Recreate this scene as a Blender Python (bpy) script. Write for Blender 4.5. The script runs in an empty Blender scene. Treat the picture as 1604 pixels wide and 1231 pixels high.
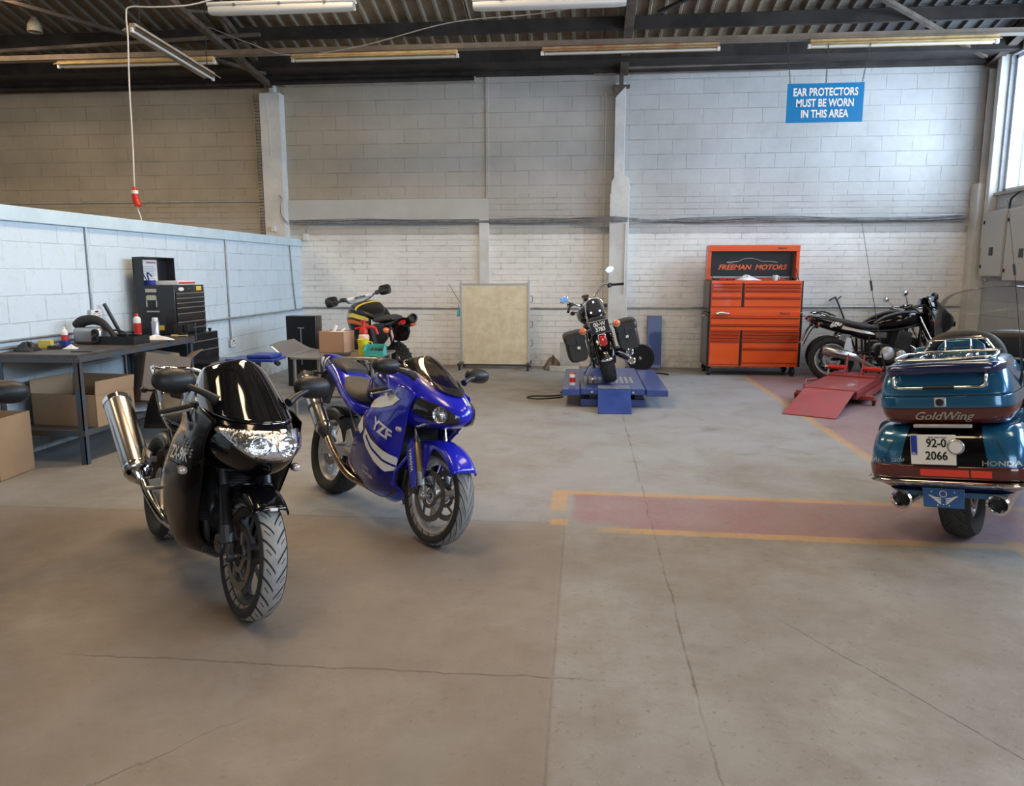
import bpy, bmesh, math, random
from mathutils import Vector as V, Matrix
from mathutils.bvhtree import BVHTree
random.seed(4)
R = math.radians
sc = bpy.context.scene
COL = sc.collection

# ------------------------------------------------------------------ camera
H = 1.55
F = 1180.0
cam = bpy.data.cameras.new('camera')
cam.sensor_fit = 'HORIZONTAL'; cam.sensor_width = 36.0
cam.lens = 36.0*F/1604.0
cam.clip_start = .05; cam.clip_end = 200
camo = bpy.data.objects.new('camera', cam); COL.objects.link(camo)
camo.location = (0, 0, H)
camo.rotation_euler = (R(90-9.147), 0, R(5.401))
sc.camera = camo
sc.view_settings.view_transform = 'Standard'
sc.view_settings.look = 'None'
sc.view_settings.exposure = 0.22
sc.view_settings.gamma = 1.0
sc.view_settings.use_curve_mapping = False
sc.cycles.max_bounces = 7; sc.cycles.diffuse_bounces = 3; sc.cycles.glossy_bounces = 4; sc.cycles.transmission_bounces = 6
sc.cycles.caustics_reflective = False; sc.cycles.caustics_refractive = False

# ------------------------------------------------------------------ world and daylight
W = bpy.data.worlds.new('world'); sc.world = W
W.use_nodes = True
bg = W.node_tree.nodes['Background']
bg.inputs[0].default_value = (.80, .89, 1.0, 1); bg.inputs[1].default_value = 2.2

def area(name, loc, rot, sx, sy, power, color, spread=180):
    l = bpy.data.lights.new(name, 'AREA'); l.shape = 'RECTANGLE'
    l.size = sx; l.size_y = sy; l.energy = power; l.color = color; l.spread = R(spread)
    o = bpy.data.objects.new(name, l); COL.objects.link(o)
    o.location = loc; o.rotation_euler = rot
    return o
COOL = (.60, .79, 1.0); WARM = (1.0, .74, .47)
# daylight through the tall side window bays in the right wall
area('daylight_side_window', (6.30, 9.75, 3.65), (0, R(90), 0), 1.8, 4.5, 400, COOL)
area('daylight_side_window', (6.30, 4.2, 3.65), (0, R(90), 0), 1.8, 4.5, 360, COOL)
area('daylight_side_window', (6.30, -1.4, 3.65), (0, R(90), 0), 1.8, 4.5, 260, COOL)
# daylight through the open vehicle door behind the camera
area('daylight_vehicle_door', (1.5, -7.75, 2.2), (R(90), 0, 0), 4.6, 4.2, 150, (.82, .90, 1.0))
# daylight under the yellowed rooflights
for lx, ly, pw in ((-7.9, 8.6, 130), (-2.2, 7.3, 150), (-7.9, 3.6, 60), (-2.2, 3.0, 115), (3.3, 7.3, 55), (3.3, 3.0, 55)):
    lz = 4.72+.245*(12.45-ly)-.14
    area('daylight_rooflight', (lx, ly, lz), (R(-13.8), 0, 0), 1.0, 2.6, pw, WARM)

# ------------------------------------------------------------------ materials
MATS = {}
def nodes_of(m): return m.node_tree.nodes, m.node_tree.links
def mat(name, col, rough=.5, metal=0, coat=0, bump=0, bscale=40, var=0, vscale=6, col2=None, spec=.5, trans=0, alpha=1, emit=None, es=1, ior=1.45, aniso=0):
    if name in MATS: return MATS[name]
    m = bpy.data.materials.new(name); m.use_nodes = True; MATS[name] = m
    N, L = nodes_of(m); b = N['Principled BSDF']
    b.inputs['Base Color'].default_value = (*col, 1)
    b.inputs['Roughness'].default_value = rough
    b.inputs['Metallic'].default_value = metal
    b.inputs['Coat Weight'].default_value = coat
    b.inputs['Coat Roughness'].default_value = .04
    b.inputs['Specular IOR Level'].default_value = spec
    b.inputs['Transmission Weight'].default_value = trans
    b.inputs['Alpha'].default_value = alpha
    b.inputs['IOR'].default_value = ior
    if emit:
        b.inputs['Emission Color'].default_value = (*emit, 1); b.inputs['Emission Strength'].default_value = es
    if var or bump:
        tc = N.new('ShaderNodeTexCoord')
    if var:
        n = N.new('ShaderNodeTexNoise'); n.inputs['Scale'].default_value = vscale; n.inputs['Detail'].default_value = 6
        n.inputs['Roughness'].default_value = .65
        L.new(tc.outputs['Object'], n.inputs['Vector'])
        r = N.new('ShaderNodeValToRGB'); c2 = col2 or tuple(c*(1-var) for c in col)
        r.color_ramp.elements[0].position = .38; r.color_ramp.elements[0].color = (*c2, 1)
        r.color_ramp.elements[1].position = .62; r.color_ramp.elements[1].color = (*col, 1)
        L.new(n.outputs['Fac'], r.inputs['Fac']); L.new(r.outputs['Color'], b.inputs['Base Color'])
    if bump:
        n = N.new('ShaderNodeTexNoise'); n.inputs['Scale'].default_value = bscale; n.inputs['Detail'].default_value = 4
        L.new(tc.outputs['Object'], n.inputs['Vector'])
        bp = N.new('ShaderNodeBump'); bp.inputs['Strength'].default_value = bump; bp.inputs['Distance'].default_value = .01
        L.new(n.outputs['Fac'], bp.inputs['Height']); L.new(bp.outputs['Normal'], b.inputs['Normal'])
    return m

def thin_glass(name, col, refl=.08, rough=.02):
    """thin sheet: tinted see-through with a fresnel reflection"""
    if name in MATS: return MATS[name]
    m = bpy.data.materials.new(name); m.use_nodes = True; MATS[name] = m; N, L = nodes_of(m)
    N.remove(N['Principled BSDF']); out = N['Material Output']
    t = N.new('ShaderNodeBsdfTransparent'); t.inputs[0].default_value = (*col, 1)
    g_ = N.new('ShaderNodeBsdfGlossy'); g_.inputs['Roughness'].default_value = rough
    f = N.new('ShaderNodeLayerWeight'); f.inputs['Blend'].default_value = .25
    a = N.new('ShaderNodeMath'); a.operation = 'MULTIPLY_ADD'; a.inputs[1].default_value = .6; a.inputs[2].default_value = refl; L.new(f.outputs['Fresnel'], a.inputs[0])
    x = N.new('ShaderNodeMixShader'); L.new(a.outputs[0], x.inputs[0]); L.new(t.outputs[0], x.inputs[1]); L.new(g_.outputs[0], x.inputs[2]); L.new(x.outputs[0], out.inputs['Surface'])
    return m
class G:
    """tiny node-graph helper"""
    def __init__(s, m): s.N, s.L = nodes_of(m); s.b = s.N['Principled BSDF']; s.tc = s.N.new('ShaderNodeTexCoord')
    def put(s, sock, v):
        if isinstance(v, (int, float)): sock.default_value = v
        elif isinstance(v, tuple): sock.default_value = (*v, 1) if len(v) == 3 and sock.type == 'RGBA' else v
        else: s.L.new(v, sock)
    def m(s, op, a, b=0, c=0):
        n = s.N.new('ShaderNodeMath'); n.operation = op
        for i, v in enumerate((a, b, c)): s.put(n.inputs[i], v)
        return n.outputs[0]
    def xyz(s, v):
        n = s.N.new('ShaderNodeSeparateXYZ'); s.L.new(v, n.inputs[0]); return n.outputs
    def comb(s, x, y, z):
        n = s.N.new('ShaderNodeCombineXYZ')
        for i, v in enumerate((x, y, z)): s.put(n.inputs[i], v)
        return n.outputs[0]
    def noise(s, v, scale, detail=4, rough=.6, dist=0):
        n = s.N.new('ShaderNodeTexNoise'); s.L.new(v, n.inputs['Vector'])
        n.inputs['Scale'].default_value = scale; n.inputs['Detail'].default_value = detail
        n.inputs['Roughness'].default_value = rough; n.inputs['Distortion'].default_value = dist
        return n.outputs['Fac']
    def ramp(s, f, lo, hi, a=0.0, b=1.0):
        n = s.N.new('ShaderNodeMapRange'); s.put(n.inputs[0], f)
        n.inputs[1].default_value = lo; n.inputs[2].default_value = hi; n.inputs[3].default_value = a; n.inputs[4].default_value = b
        return n.outputs[0]
    def mix(s, f, a, b, mode='MIX'):
        n = s.N.new('ShaderNodeMix'); n.data_type = 'RGBA'; n.blend_type = mode
        s.put(n.inputs['Factor'], f); s.put(n.inputs['A'], a); s.put(n.inputs['B'], b)
        return n.outputs['Result']
    def rect(s, x, y, x0, x1, y0, y1, e=.01):
        a = s.ramp(x, x0-e, x0+e); b = s.ramp(x, x1-e, x1+e, 1, 0)
        c = s.ramp(y, y0-e, y0+e); d = s.ramp(y, y1-e, y1+e, 1, 0)
        return s.m('MULTIPLY', s.m('MULTIPLY', a, b), s.m('MULTIPLY', c, d))
    def bump(s, h, strength, dist=.01):
        n = s.N.new('ShaderNodeBump'); s.put(n.inputs['Height'], h)
        n.inputs['Strength'].default_value = strength; n.inputs['Distance'].default_value = dist
        s.L.new(n.outputs[0], s.b.inputs['Normal'])

# ------------------------------------------------------------------ mesh builder
def cr(p0, p1, p2, p3, t):
    return .5*((2*p1)+(p2-p0)*t+(2*p0-5*p1+4*p2-p3)*t*t+(3*p1-p0-3*p2+p3)*t*t*t)
def spline(pts, n, closed=False):
    pts = [V(p) for p in pts]; k = len(pts); out = []
    if k == 2: return [pts[0].lerp(pts[1], i/n) for i in range(n+1)]
    segs = k if closed else k-1
    for i in range(segs):
        if closed: q = [pts[(i+j) % k] for j in (-1, 0, 1, 2)]
        else:
            a = pts[i-1] if i else pts[0]*2-pts[1]
            d = pts[i+2] if i+2 < k else pts[k-1]*2-pts[k-2]
            q = [a, pts[i], pts[i+1], d]
        for j in range(n): out.append(cr(*q, j/n))
    if not closed: out.append(pts[-1])
    return out
def perp(d):
    d = d.normalized(); a = V((0, 0, 1)) if abs(d.z) < .9 else V((1, 0, 0))
    u = d.cross(a).normalized(); return u, d.cross(u).normalized()
class MB:
    def __init__(s): s.v = []; s.f = []; s.uv = {}
    def add(s, vs, fs):
        o = len(s.v); s.v += [V(p) for p in vs]; s.f += [tuple(i+o for i in f) for f in fs]; return o
    def box(s, c, d, rz=0, M=None):
        x, y, z = d[0]/2, d[1]/2, d[2]/2
        vs = [V((a, b, e)) for a in (-x, x) for b in (-y, y) for e in (-z, z)]
        m = Matrix.Translation(V(c)) @ (M if M else Matrix.Rotation(rz, 4, 'Z'))
        s.add([m @ p for p in vs], [(0, 1, 3, 2), (4, 6, 7, 5), (0, 4, 5, 1), (2, 3, 7, 6), (0, 2, 6, 4), (1, 5, 7, 3)]); return s
    def bb(s, x0, x1, y0, y1, z0, z1): return s.box(((x0+x1)/2, (y0+y1)/2, (z0+z1)/2), (x1-x0, y1-y0, z1-z0))
    def rings(s, rs, cap=True, closed=False):
        n = len(rs[0]); o = s.add([p for r in rs for p in r], [])
        k = len(rs)
        for i in range(k if closed else k-1):
            a = o+i*n; b = o+((i+1) % k)*n
            for j in range(n): s.f.append((a+j, a+(j+1) % n, b+(j+1) % n, b+j))
        if cap and not closed: s.f.append(tuple(o+j for j in reversed(range(n)))); s.f.append(tuple(o+(k-1)*n+j for j in range(n)))
        return s
    def tube(s, pts, r, n=10, sub=0, closed=False, cap=True, flat=None):
        pts = [V(p) for p in pts]
        rr = r if isinstance(r, (list, tuple)) else [r]*len(pts)
        if sub:
            k = len(pts); q = spline(pts, sub, closed)
            rr = [rr[min(i//sub, k-1)]*(1-(i % sub)/sub)+rr[min(i//sub+1, k-1)]*((i % sub)/sub) for i in range(len(q))]; pts = q
        rs = []; u = None
        for i, p in enumerate(pts):
            if closed: d = pts[(i+1) % len(pts)]-pts[i-1]
            else: d = pts[min(i+1, len(pts)-1)]-pts[max(i-1, 0)]
            d = d.normalized() if d.length > 1e-9 else V((0, 0, 1))
            if u is None: u, w = perp(d)
            else: u = (u-d*u.dot(d)).normalized(); w = d.cross(u)
            if flat: rs.append([p+u*(math.cos(a)*rr[i])+w*(math.sin(a)*rr[i]*flat) for a in [2*math.pi*j/n for j in range(n)]])
            else: rs.append([p+(u*math.cos(a)+w*math.sin(a))*rr[i] for a in [2*math.pi*j/n for j in range(n)]])
        return s.rings(rs, cap, closed)
    def cyl(s, a, b, r1, r2=None, n=16): return s.tube([a, b], [r1, r1 if r2 is None else r2], n)
    def lathe(s, prof, o=(0, 0, 0), ax=(0, 1, 0), n=32, closed=True, uvn=0):
        o = V(o); ax = V(ax).normalized(); u, w = perp(ax); rs = []
        for i in range(n):
            a = 2*math.pi*i/n; d = u*math.cos(a)+w*math.sin(a)
            rs.append([o+d*r+ax*h for r, h in prof])
        k = len(prof); b = s.add([p for r in rs for p in r], [])
        for i in range(n):
            for j in range(k if closed else k-1):
                f = (b+i*k+j, b+((i+1) % n)*k+j, b+((i+1) % n)*k+(j+1) % k, b+i*k+(j+1) % k)
                if uvn:
                    q0, q1 = i*uvn/n, (i+1)*uvn/n
                    s.uv[len(s.f)] = [(q0, prof[j][1]), (q1, prof[j][1]), (q1, prof[(j+1) % k][1]), (q0, prof[(j+1) % k][1])]
                s.f.append(f)
        return s
    def loft(s, st, n=20, sub=5, ax='X'):
        """superellipse sections: (pos, c1, c2, half1, half2, exponent)"""
        st = [list(q)+[2.5]*(6-len(q)) for q in st]
        a = spline([q[:3] for q in st], sub); b = spline([q[3:] for q in st], sub); rs = []
        for p, q in zip(a, b):
            ring = []
            for j in range(n):
                t = 2*math.pi*j/n; e = 2/max(q.z, 1.2); c, d = math.cos(t), math.sin(t)
                y = p.y+max(q.x, .0015)*math.copysign(abs(c)**e, c); z = p.z+max(q.y, .0015)*math.copysign(abs(d)**e, d)
                ring.append((p.x, y, z) if ax == 'X' else ((y, p.x, z) if ax == 'Y' else (y, z, p.x)))
            rs.append(ring)
        return s.rings(rs)
    def surf(s, rows, nu=5, nv=5, mirror=False, flip=False):
        rows = [spline(r, nu) for r in rows]; cols = [spline(list(c), nv) for c in zip(*rows)]
        for sg in ((1, -1) if mirror else (1,)):
            g = [[V((p.x, p.y*sg, p.z)) for p in c] for c in cols]; n = len(g[0]); o = s.add([p for c in g for p in c], [])
            for i in range(len(g)-1):
                for j in range(n-1):
                    f = (o+i*n+j, o+(i+1)*n+j, o+(i+1)*n+j+1, o+i*n+j+1)
                    s.f.append(f if (sg > 0) != flip else f[::-1])
        return s
    def hull(s, rows, n=14, nv=5):
        """z rows (z, xfront, xrear, halfwidth, exponent, rear z shift), both sides"""
        g = []
        for z, xf, xr, w, e, dz in rows:
            r = []
            for j in range(-n, n+1):
                t = math.pi/2*j/n; c, d = math.cos(t), math.sin(t)
                r.append(V((xr+(xf-xr)*abs(c)**(2/e), w*math.copysign(abs(d)**(2/e), d), z+dz*(1-abs(c)))))
            g.append(r)
        cols = [spline(list(c), nv) for c in zip(*g)]; k = len(cols[0]); o = s.add([p for c in cols for p in c], [])
        for i in range(len(cols)-1):
            for j in range(k-1): s.f.append((o+i*k+j, o+(i+1)*k+j, o+(i+1)*k+j+1, o+i*k+j+1))
        return s
    def prism(s, poly, d, o=(0, 0, 0), u=(1, 0, 0), w=(0, 0, 1)):
        """polygon in the u,w plane, extruded d along u x w, centred"""
        o, u, w = V(o), V(u).normalized(), V(w).normalized(); nn = u.cross(w)
        a = [o+u*p[0]+w*p[1]-nn*d/2 for p in poly]; b = [p+nn*d for p in a]; n = len(poly)
        k = s.add(a+b, []); s.f.append(tuple(k+i for i in reversed(range(n)))); s.f.append(tuple(k+n+i for i in range(n)))
        for i in range(n): s.f.append((k+i, k+(i+1) % n, k+n+(i+1) % n, k+n+i))
        return s
    def ball(s, c, r, n=14, m=9):
        c = V(c); r = V(r) if not isinstance(r, (int, float)) else V((r, r, r)); rs = []
        for i in range(m+1):
            t = math.pi*i/m; q = max(math.sin(t), .02)
            rs.append([c+V((r.x*q*math.cos(2*math.pi*j/n), r.y*q*math.sin(2*math.pi*j/n), -r.z*math.cos(t))) for j in range(n)])
        return s.rings(rs)
    def bolt(s, c, ax, r=.008, h=.006): return s.cyl(c, V(c)+V(ax).normalized()*h, r, r, 6)
    def xf(s, M): s.v = [M @ p for p in s.v]; return s
    def build(s, name, m, par=None, bev=0, sm=40, solid=0, loc=None, rz=0, weld=True, seg=2, off=-1):
        me = bpy.data.meshes.new(name)
        if loc is not None: L0 = V(loc)
        me.from_pydata([tuple(p) for p in s.v], [], s.f)
        if s.uv:
            uv = me.uv_layers.new(name='UV')
            for fi, c in s.uv.items():
                for k, li in enumerate(me.polygons[fi].loop_indices): uv.data[li].uv = c[k]
        bm = bmesh.new(); bm.from_mesh(me)
        if weld: bmesh.ops.remove_doubles(bm, verts=bm.verts, dist=1e-5)
        bmesh.ops.recalc_face_normals(bm, faces=bm.faces)
        if s.uv: pass
        bm.to_mesh(me); bm.free()
        for mm in (m if isinstance(m, (list, tuple)) else [m]): me.materials.append(mm)
        if sm:
            me.shade_smooth(); me.set_sharp_from_angle(angle=R(sm))
        o = bpy.data.objects.new(name, me); COL.objects.link(o)
        if loc is not None:
            me.transform(Matrix.Translation(-L0)); o.location = L0
        if par is not None: o.parent = par
        if solid:
            q = o.modifiers.new('solid', 'SOLIDIFY'); q.thickness = solid; q.offset = off
        if bev:
            q = o.modifiers.new('bevel', 'BEVEL'); q.width = bev; q.segments = seg; q.limit_method = 'ANGLE'; q.angle_limit = R(35)
        return o
def tag(o, label=None, cat=None, group=None, kind=None):
    for k, v in (('label', label), ('category', cat), ('group', group), ('kind', kind)):
        if v: o[k] = v
    return o
def empty(name, loc, label, cat, group=None, rz=0, lean=0, sc_=1):
    o = bpy.data.objects.new(name, None); COL.objects.link(o); o.location = loc
    o.rotation_euler = (lean, 0, rz); o.scale = (sc_,)*3; o.empty_display_size = .1
    return tag(o, label, cat, group)
def struct(o): o['kind'] = 'structure'; return o
def copy_tree(o, par=None):
    c = o.copy(); COL.objects.link(c); c.parent = par
    for ch in list(o.children): copy_tree(ch, c)
    return c
def bvh(*objs):
    vs, fs = [], []
    for o in objs:
        k = len(vs); vs += [v.co.copy() for v in o.data.vertices]; fs += [tuple(i+k for i in p.vertices) for p in o.data.polygons]
    return BVHTree.FromPolygons(vs, fs)
def project(me, tree, d, off):
    d = V(d).normalized(); bm = bmesh.new(); bm.from_mesh(me); bad = []
    for v in bm.verts:
        h = tree.ray_cast(v.co-d*.5, d)
        if h[0] is None: bad.append(v); continue
        nn = h[1] if h[1].dot(d) < 0 else -h[1]
        v.co = h[0]+nn*off
    bmesh.ops.delete(bm, geom=bad, context='VERTS')
    bm.to_mesh(me); bm.free()
def text(s, size, m, par, o, u, w, name='lettering', ext=.0008, shear=0, bold=0, sx=1, tree=None, off=.0015, align='CENTER', sp=1, rot=0):
    """flat lettering standing at o, reading along u, up along w"""
    c = bpy.data.curves.new(name, 'FONT'); c.body = s; c.size = size; c.align_x = align; c.align_y = 'CENTER'
    c.shear = shear; c.offset = bold; c.space_character = sp; c.resolution_u = 3
    c.extrude = 0 if tree else ext
    t = bpy.data.objects.new('t', c); me = bpy.data.meshes.new_from_object(t)
    bpy.data.objects.remove(t); bpy.data.curves.remove(c)
    u, w = V(u).normalized(), V(w).normalized(); nn = u.cross(w).normalized(); w = nn.cross(u)
    M = Matrix(((u.x*sx, w.x, nn.x, o[0]), (u.y*sx, w.y, nn.y, o[1]), (u.z*sx, w.z, nn.z, o[2]), (0, 0, 0, 1)))
    me.transform(M)
    if tree:
        bm = bmesh.new(); bm.from_mesh(me)
        bmesh.ops.triangulate(bm, faces=bm.faces)
        for _ in range(2):
            e = [q for q in bm.edges if q.calc_length() > max(size*.2, .012)]
            if e: bmesh.ops.subdivide_edges(bm, edges=e, cuts=1); bmesh.ops.triangulate(bm, faces=bm.faces)
        bm.to_mesh(me); bm.free(); project(me, tree, -nn, off)
    me.materials.clear(); me.materials.append(m)
    ob = bpy.data.objects.new(name, me); COL.objects.link(ob); ob.parent = par
    return ob
def decal(poly, m, par, o, u, w, tree, name='stripe', off=.0015, res=.02, smooth=0, solid=.0006, th=0):
    """polygon in the u,w plane laid onto a surface"""
    if smooth: poly = [(p.x, p.y) for p in spline([(a, b, 0) for a, b in poly], smooth, True)]
    u, w = V(u).normalized(), V(w).normalized(); nn = u.cross(w).normalized(); o = V(o)
    bm = bmesh.new(); vs = [bm.verts.new(o+u*a+w*b) for a, b in poly]; bm.faces.new(vs)
    bmesh.ops.triangulate(bm, faces=bm.faces)
    for _ in range(6):
        e = [q for q in bm.edges if q.calc_length() > res]
        if not e: break
        bmesh.ops.subdivide_edges(bm, edges=e, cuts=1); bmesh.ops.triangulate(bm, faces=bm.faces)
    me = bpy.data.meshes.new(name); bm.to_mesh(me); bm.free(); project(me, tree, -nn, off)
    me.shade_smooth(); me.materials.append(m)
    ob = bpy.data.objects.new(name, me); COL.objects.link(ob); ob.parent = par
    if th:
        q = ob.modifiers.new('solid', 'SOLIDIFY'); q.thickness = th; q.offset = -1
    return ob
# ================================================================== MATERIALS OF THE ROOM
D = 12.45; LX = -4.74; RX = 6.05
def roofz(y): return 4.74+.245*(D-y)

def wall_mat(name, top, low, split, horiz='x', zb=99, stain=.5, warm=None, blockh=.225, bigh=None):
    """painted masonry: blocks above z=zb, bricks below; paint changes at z=split"""
    m = bpy.data.materials.new(name); m.use_nodes = True; g = G(m)
    x, y, z = g.xyz(g.tc.outputs['Object'])[:3]
    h = x if horiz == 'x' else y
    vec = g.comb(h, z, 0)
    nz = g.N.new('ShaderNodeTexNoise'); nz.inputs['Scale'].default_value = 14; g.L.new(vec, nz.inputs['Vector'])
    ad = g.N.new('ShaderNodeVectorMath'); ad.operation = 'MULTIPLY_ADD'
    g.L.new(nz.outputs['Color'], ad.inputs[0]); ad.inputs[1].default_value = (.012, .012, 0); g.L.new(vec, ad.inputs[2])
    def brick(w, hh, mort, off=.5, mc=.9):
        b = g.N.new('ShaderNodeTexBrick'); b.inputs['Scale'].default_value = 1; b.inputs['Mortar Size'].default_value = mort
        b.inputs['Mortar Smooth'].default_value = .4; b.inputs['Brick Width'].default_value = w; b.inputs['Row Height'].default_value = hh
        b.inputs['Color1'].default_value = (1, 1, 1, 1); b.inputs['Color2'].default_value = (.93, .93, .93, 1); b.inputs['Mortar'].default_value = (mc, mc, mc*.98, 1)
        b.offset = off; g.L.new(ad.outputs[0], b.inputs['Vector']); return b
    B1 = brick(.45, blockh, .007, mc=1.10 if horiz == 'x' else .90); B2 = brick(.45, .094, .008, mc=.84)
    jn = g.ramp(g.noise(vec, 2.6, 4, .6), .36, .62, .52, 1.12)
    for bb_ in (B1, B2): g.L.new(g.comb(jn, jn, jn), bb_.inputs['Mortar'])
    isb = g.ramp(z, zb-.002, zb+.002)      # 1 = blocks
    if zb >= 90: isb = 1.0
    fac = g.mix(isb, B2.outputs['Fac'], B1.outputs['Fac']); tone = g.mix(isb, B2.outputs['Color'], B1.outputs['Color'])
    n1 = g.noise(vec, 1.1, 6, .62); n2 = g.noise(vec, 9, 5, .65); n3 = g.noise(vec, 60, 3)
    up = g.ramp(g.m('ADD', z, g.m('MULTIPLY', n2, .03)), split-.012, split+.022)
    c = g.mix(up, low, top)
    if warm:
        wf = g.m('MULTIPLY', g.ramp(h, warm[0], warm[1], 1, 0), g.ramp(z, 1.9, 2.6))  # warm light on the upper left, tinted into its dingy beige paint
        c = g.mix(wf, c, warm[2])
    c = g.mix(g.ramp(n1, .35, .72, 0, stain), c, (.30, .26, .20), 'MULTIPLY')
    c = g.mix(g.ramp(n2, .56, .75, 0, .35), c, (.48, .43, .36))
    c = g.mix(g.m('MULTIPLY', g.m('MULTIPLY', tone, .0), 1), c, c)
    c = g.mix(g.m('MULTIPLY', g.ramp(n2, .40, .62, .45, 1), .72), c, tone, 'MULTIPLY')
    # darker mottling toward the foot of the wall
    ft = g.m('MULTIPLY', g.ramp(z, 0, .32, 1, 0), g.ramp(n2, .3, .6))
    c = g.mix(g.m('MULTIPLY', ft, .55), c, (.25, .22, .18))
    g.L.new(c, g.b.inputs['Base Color']); g.b.inputs['Roughness'].default_value = .72
    hgt = g.m('ADD', g.m('MULTIPLY', g.m('SUBTRACT', 1, fac), 1), g.m('ADD', g.m('MULTIPLY', n3, .22), g.m('MULTIPLY', n2, .3)))
    g.bump(hgt, .7, .011)
    return m
m_back = wall_mat('painted_block_wall', (.60, .585, .56), (.95, .92, .86), 2.16, 'x', 2.79, .30, (-5.4, .9, (.46, .385, .275)))
m_left = wall_mat('pale_blue_block_wall', (.66, .76, .82), (.66, .76, .82), 0, 'y', 99, .12, None)
m_right = wall_mat('side_wall_paint', (.56, .58, .61), (.56, .56, .56), 0, 'y', 99, .3)
m_pale = mat('pale_blue_paint', (.60, .74, .80), .55, bump=.15, bscale=30, var=.12, vscale=3)
m_grey_paint = mat('grey_wall_paint', (.50, .48, .45), .65, bump=.3, bscale=25, var=.3, vscale=3)
m_column = mat('column_paint', (.76, .74, .69), .6, bump=.35, bscale=18, var=.18, vscale=2.5)
m_darksteel = mat('sooty_steel', (.045, .036, .030), .75, bump=.3, bscale=20, var=.55, vscale=3)
m_raftsteel = mat('rusty_rafter_steel', (.135, .10, .075), .7, bump=.3, bscale=20, var=.5, vscale=4)
m_trunk = mat('old_trunking', (.20, .16, .125), .55, var=.35, vscale=3)
m_galv = mat('galvanised_conduit', (.45, .46, .47), .4, metal=.7, var=.25, vscale=8)
m_cable = mat('grey_cable', (.33, .33, .33), .55, var=.4, vscale=10)
m_black = mat('black_plastic', (.015, .015, .016), .45, bump=.1, bscale=60)
m_white = mat('white_plastic', (.74, .73, .70), .4)
m_red_p = mat('red_plastic', (.55, .03, .02), .35)

# floor
mf = bpy.data.materials.new('worn_concrete'); mf.use_nodes = True; g = G(mf)
P = g.tc.outputs['Object']; x, y, z = g.xyz(P)[:3]
n1 = g.noise(P, .55, 6, .6); n2 = g.noise(P, 3.2, 8, .68); n3 = g.noise(P, 26, 6, .7); n4 = g.noise(P, 120, 3, .6); n5 = g.noise(P, 1.3, 7, .7, .6)
c = g.mix(g.ramp(n1, .38, .66), (.205, .185, .162), (.285, .278, .262))
c = g.mix(g.ramp(n2, .42, .68, 0, .55), c, (.170, .140, .112))
c = g.mix(g.ramp(n5, .56, .70, 0, .45), c, (.345, .335, .31))
c = g.mix(g.ramp(n3, .585, .66, 0, .6), c, (.13, .115, .10))
c = g.mix(g.ramp(n4, .63, .72, 0, .5), c, (.46, .44, .40))
n6 = g.noise(P, 48, 4, .75)
c = g.mix(g.ramp(n6, .66, .70, 0, .8), c, (.085, .07, .06))
n7 = g.noise(g.comb(g.m('MULTIPLY', x, 1), g.m('MULTIPLY', y, 5), 0), 4.5, 5, .7, 1.2)
c = g.mix(g.ramp(n7, .63, .72, 0, .4), c, (.15, .13, .11))
# the slab left of the joint at x=-.1 is painted browner for the dim warm light there
c = g.mix(g.m('MULTIPLY', g.rect(x, y, -30, -.10, -20, 4.52, .02), .5), c, (.19, .142, .105))
# cool light on the far floor, painted in as a pale blue-grey tint
blue = g.m('MULTIPLY', g.m('MULTIPLY', g.m('MULTIPLY', g.rect(x, y, -9, 6.1, 4.5, 12.0, .15), g.ramp(x, -2.5, .8, .45, 1)), g.ramp(n5, .25, .55)), .78)
c = g.mix(blue, c, (.305, .325, .345))
wear = g.m('MAXIMUM', g.ramp(n3, .30, .55, 1, .45), 0)
wear2 = g.m('MULTIPLY', g.ramp(n2, .34, .60, 1, .62), g.ramp(n3, .40, .62, 1, .6))
ys = g.m('ADD', y, g.m('MULTIPLY', x, .035))
purple = g.m('MAXIMUM', g.rect(x, ys, -.05, 6.1, 4.47, 5.17, .02), g.rect(x, y, 2.42, 6.1, 5.0, 12.5, .02))
nick = g.ramp(g.m('ADD', g.m('MULTIPLY', g.ramp(x, -.1, .9, 1, 0), g.ramp(y, 4.4, 5.0, 1, 0)), g.m('MULTIPLY', n2, .9)), .95, 1.10, 1, 0)
c = g.mix(g.m('MULTIPLY', g.m('MULTIPLY', purple, nick), g.m('MULTIPLY', wear2, .92)), c, (.275, .135, .155))
yel = g.rect(x, ys, -.20, 6.1, 5.15, 5.24, .008)
yel = g.m('MAXIMUM', yel, g.m('MULTIPLY', g.rect(x, ys, .10, 6.1, 4.385, 4.475, .008), g.ramp(g.m('ADD', x, g.m('MULTIPLY', n2, .5)), .3, .55)))
yel = g.m('MAXIMUM', yel, g.rect(x, y, -.20, -.09, 4.78, 5.22, .008))
yel = g.m('MAXIMUM', yel, g.rect(x, y, -.19, -.08, 4.49, 4.61, .008))
yel = g.m('MAXIMUM', yel, g.rect(x, y, 2.36, 2.46, 5.2, 11.6, .01))
yel = g.m('MAXIMUM', yel, g.rect(x, y, 2.44, 2.54, 3.0, 4.44, .01))
c = g.mix(g.m('MULTIPLY', yel, g.m('MULTIPLY', wear2, .85)), c, (.50, .285, .10))
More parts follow.
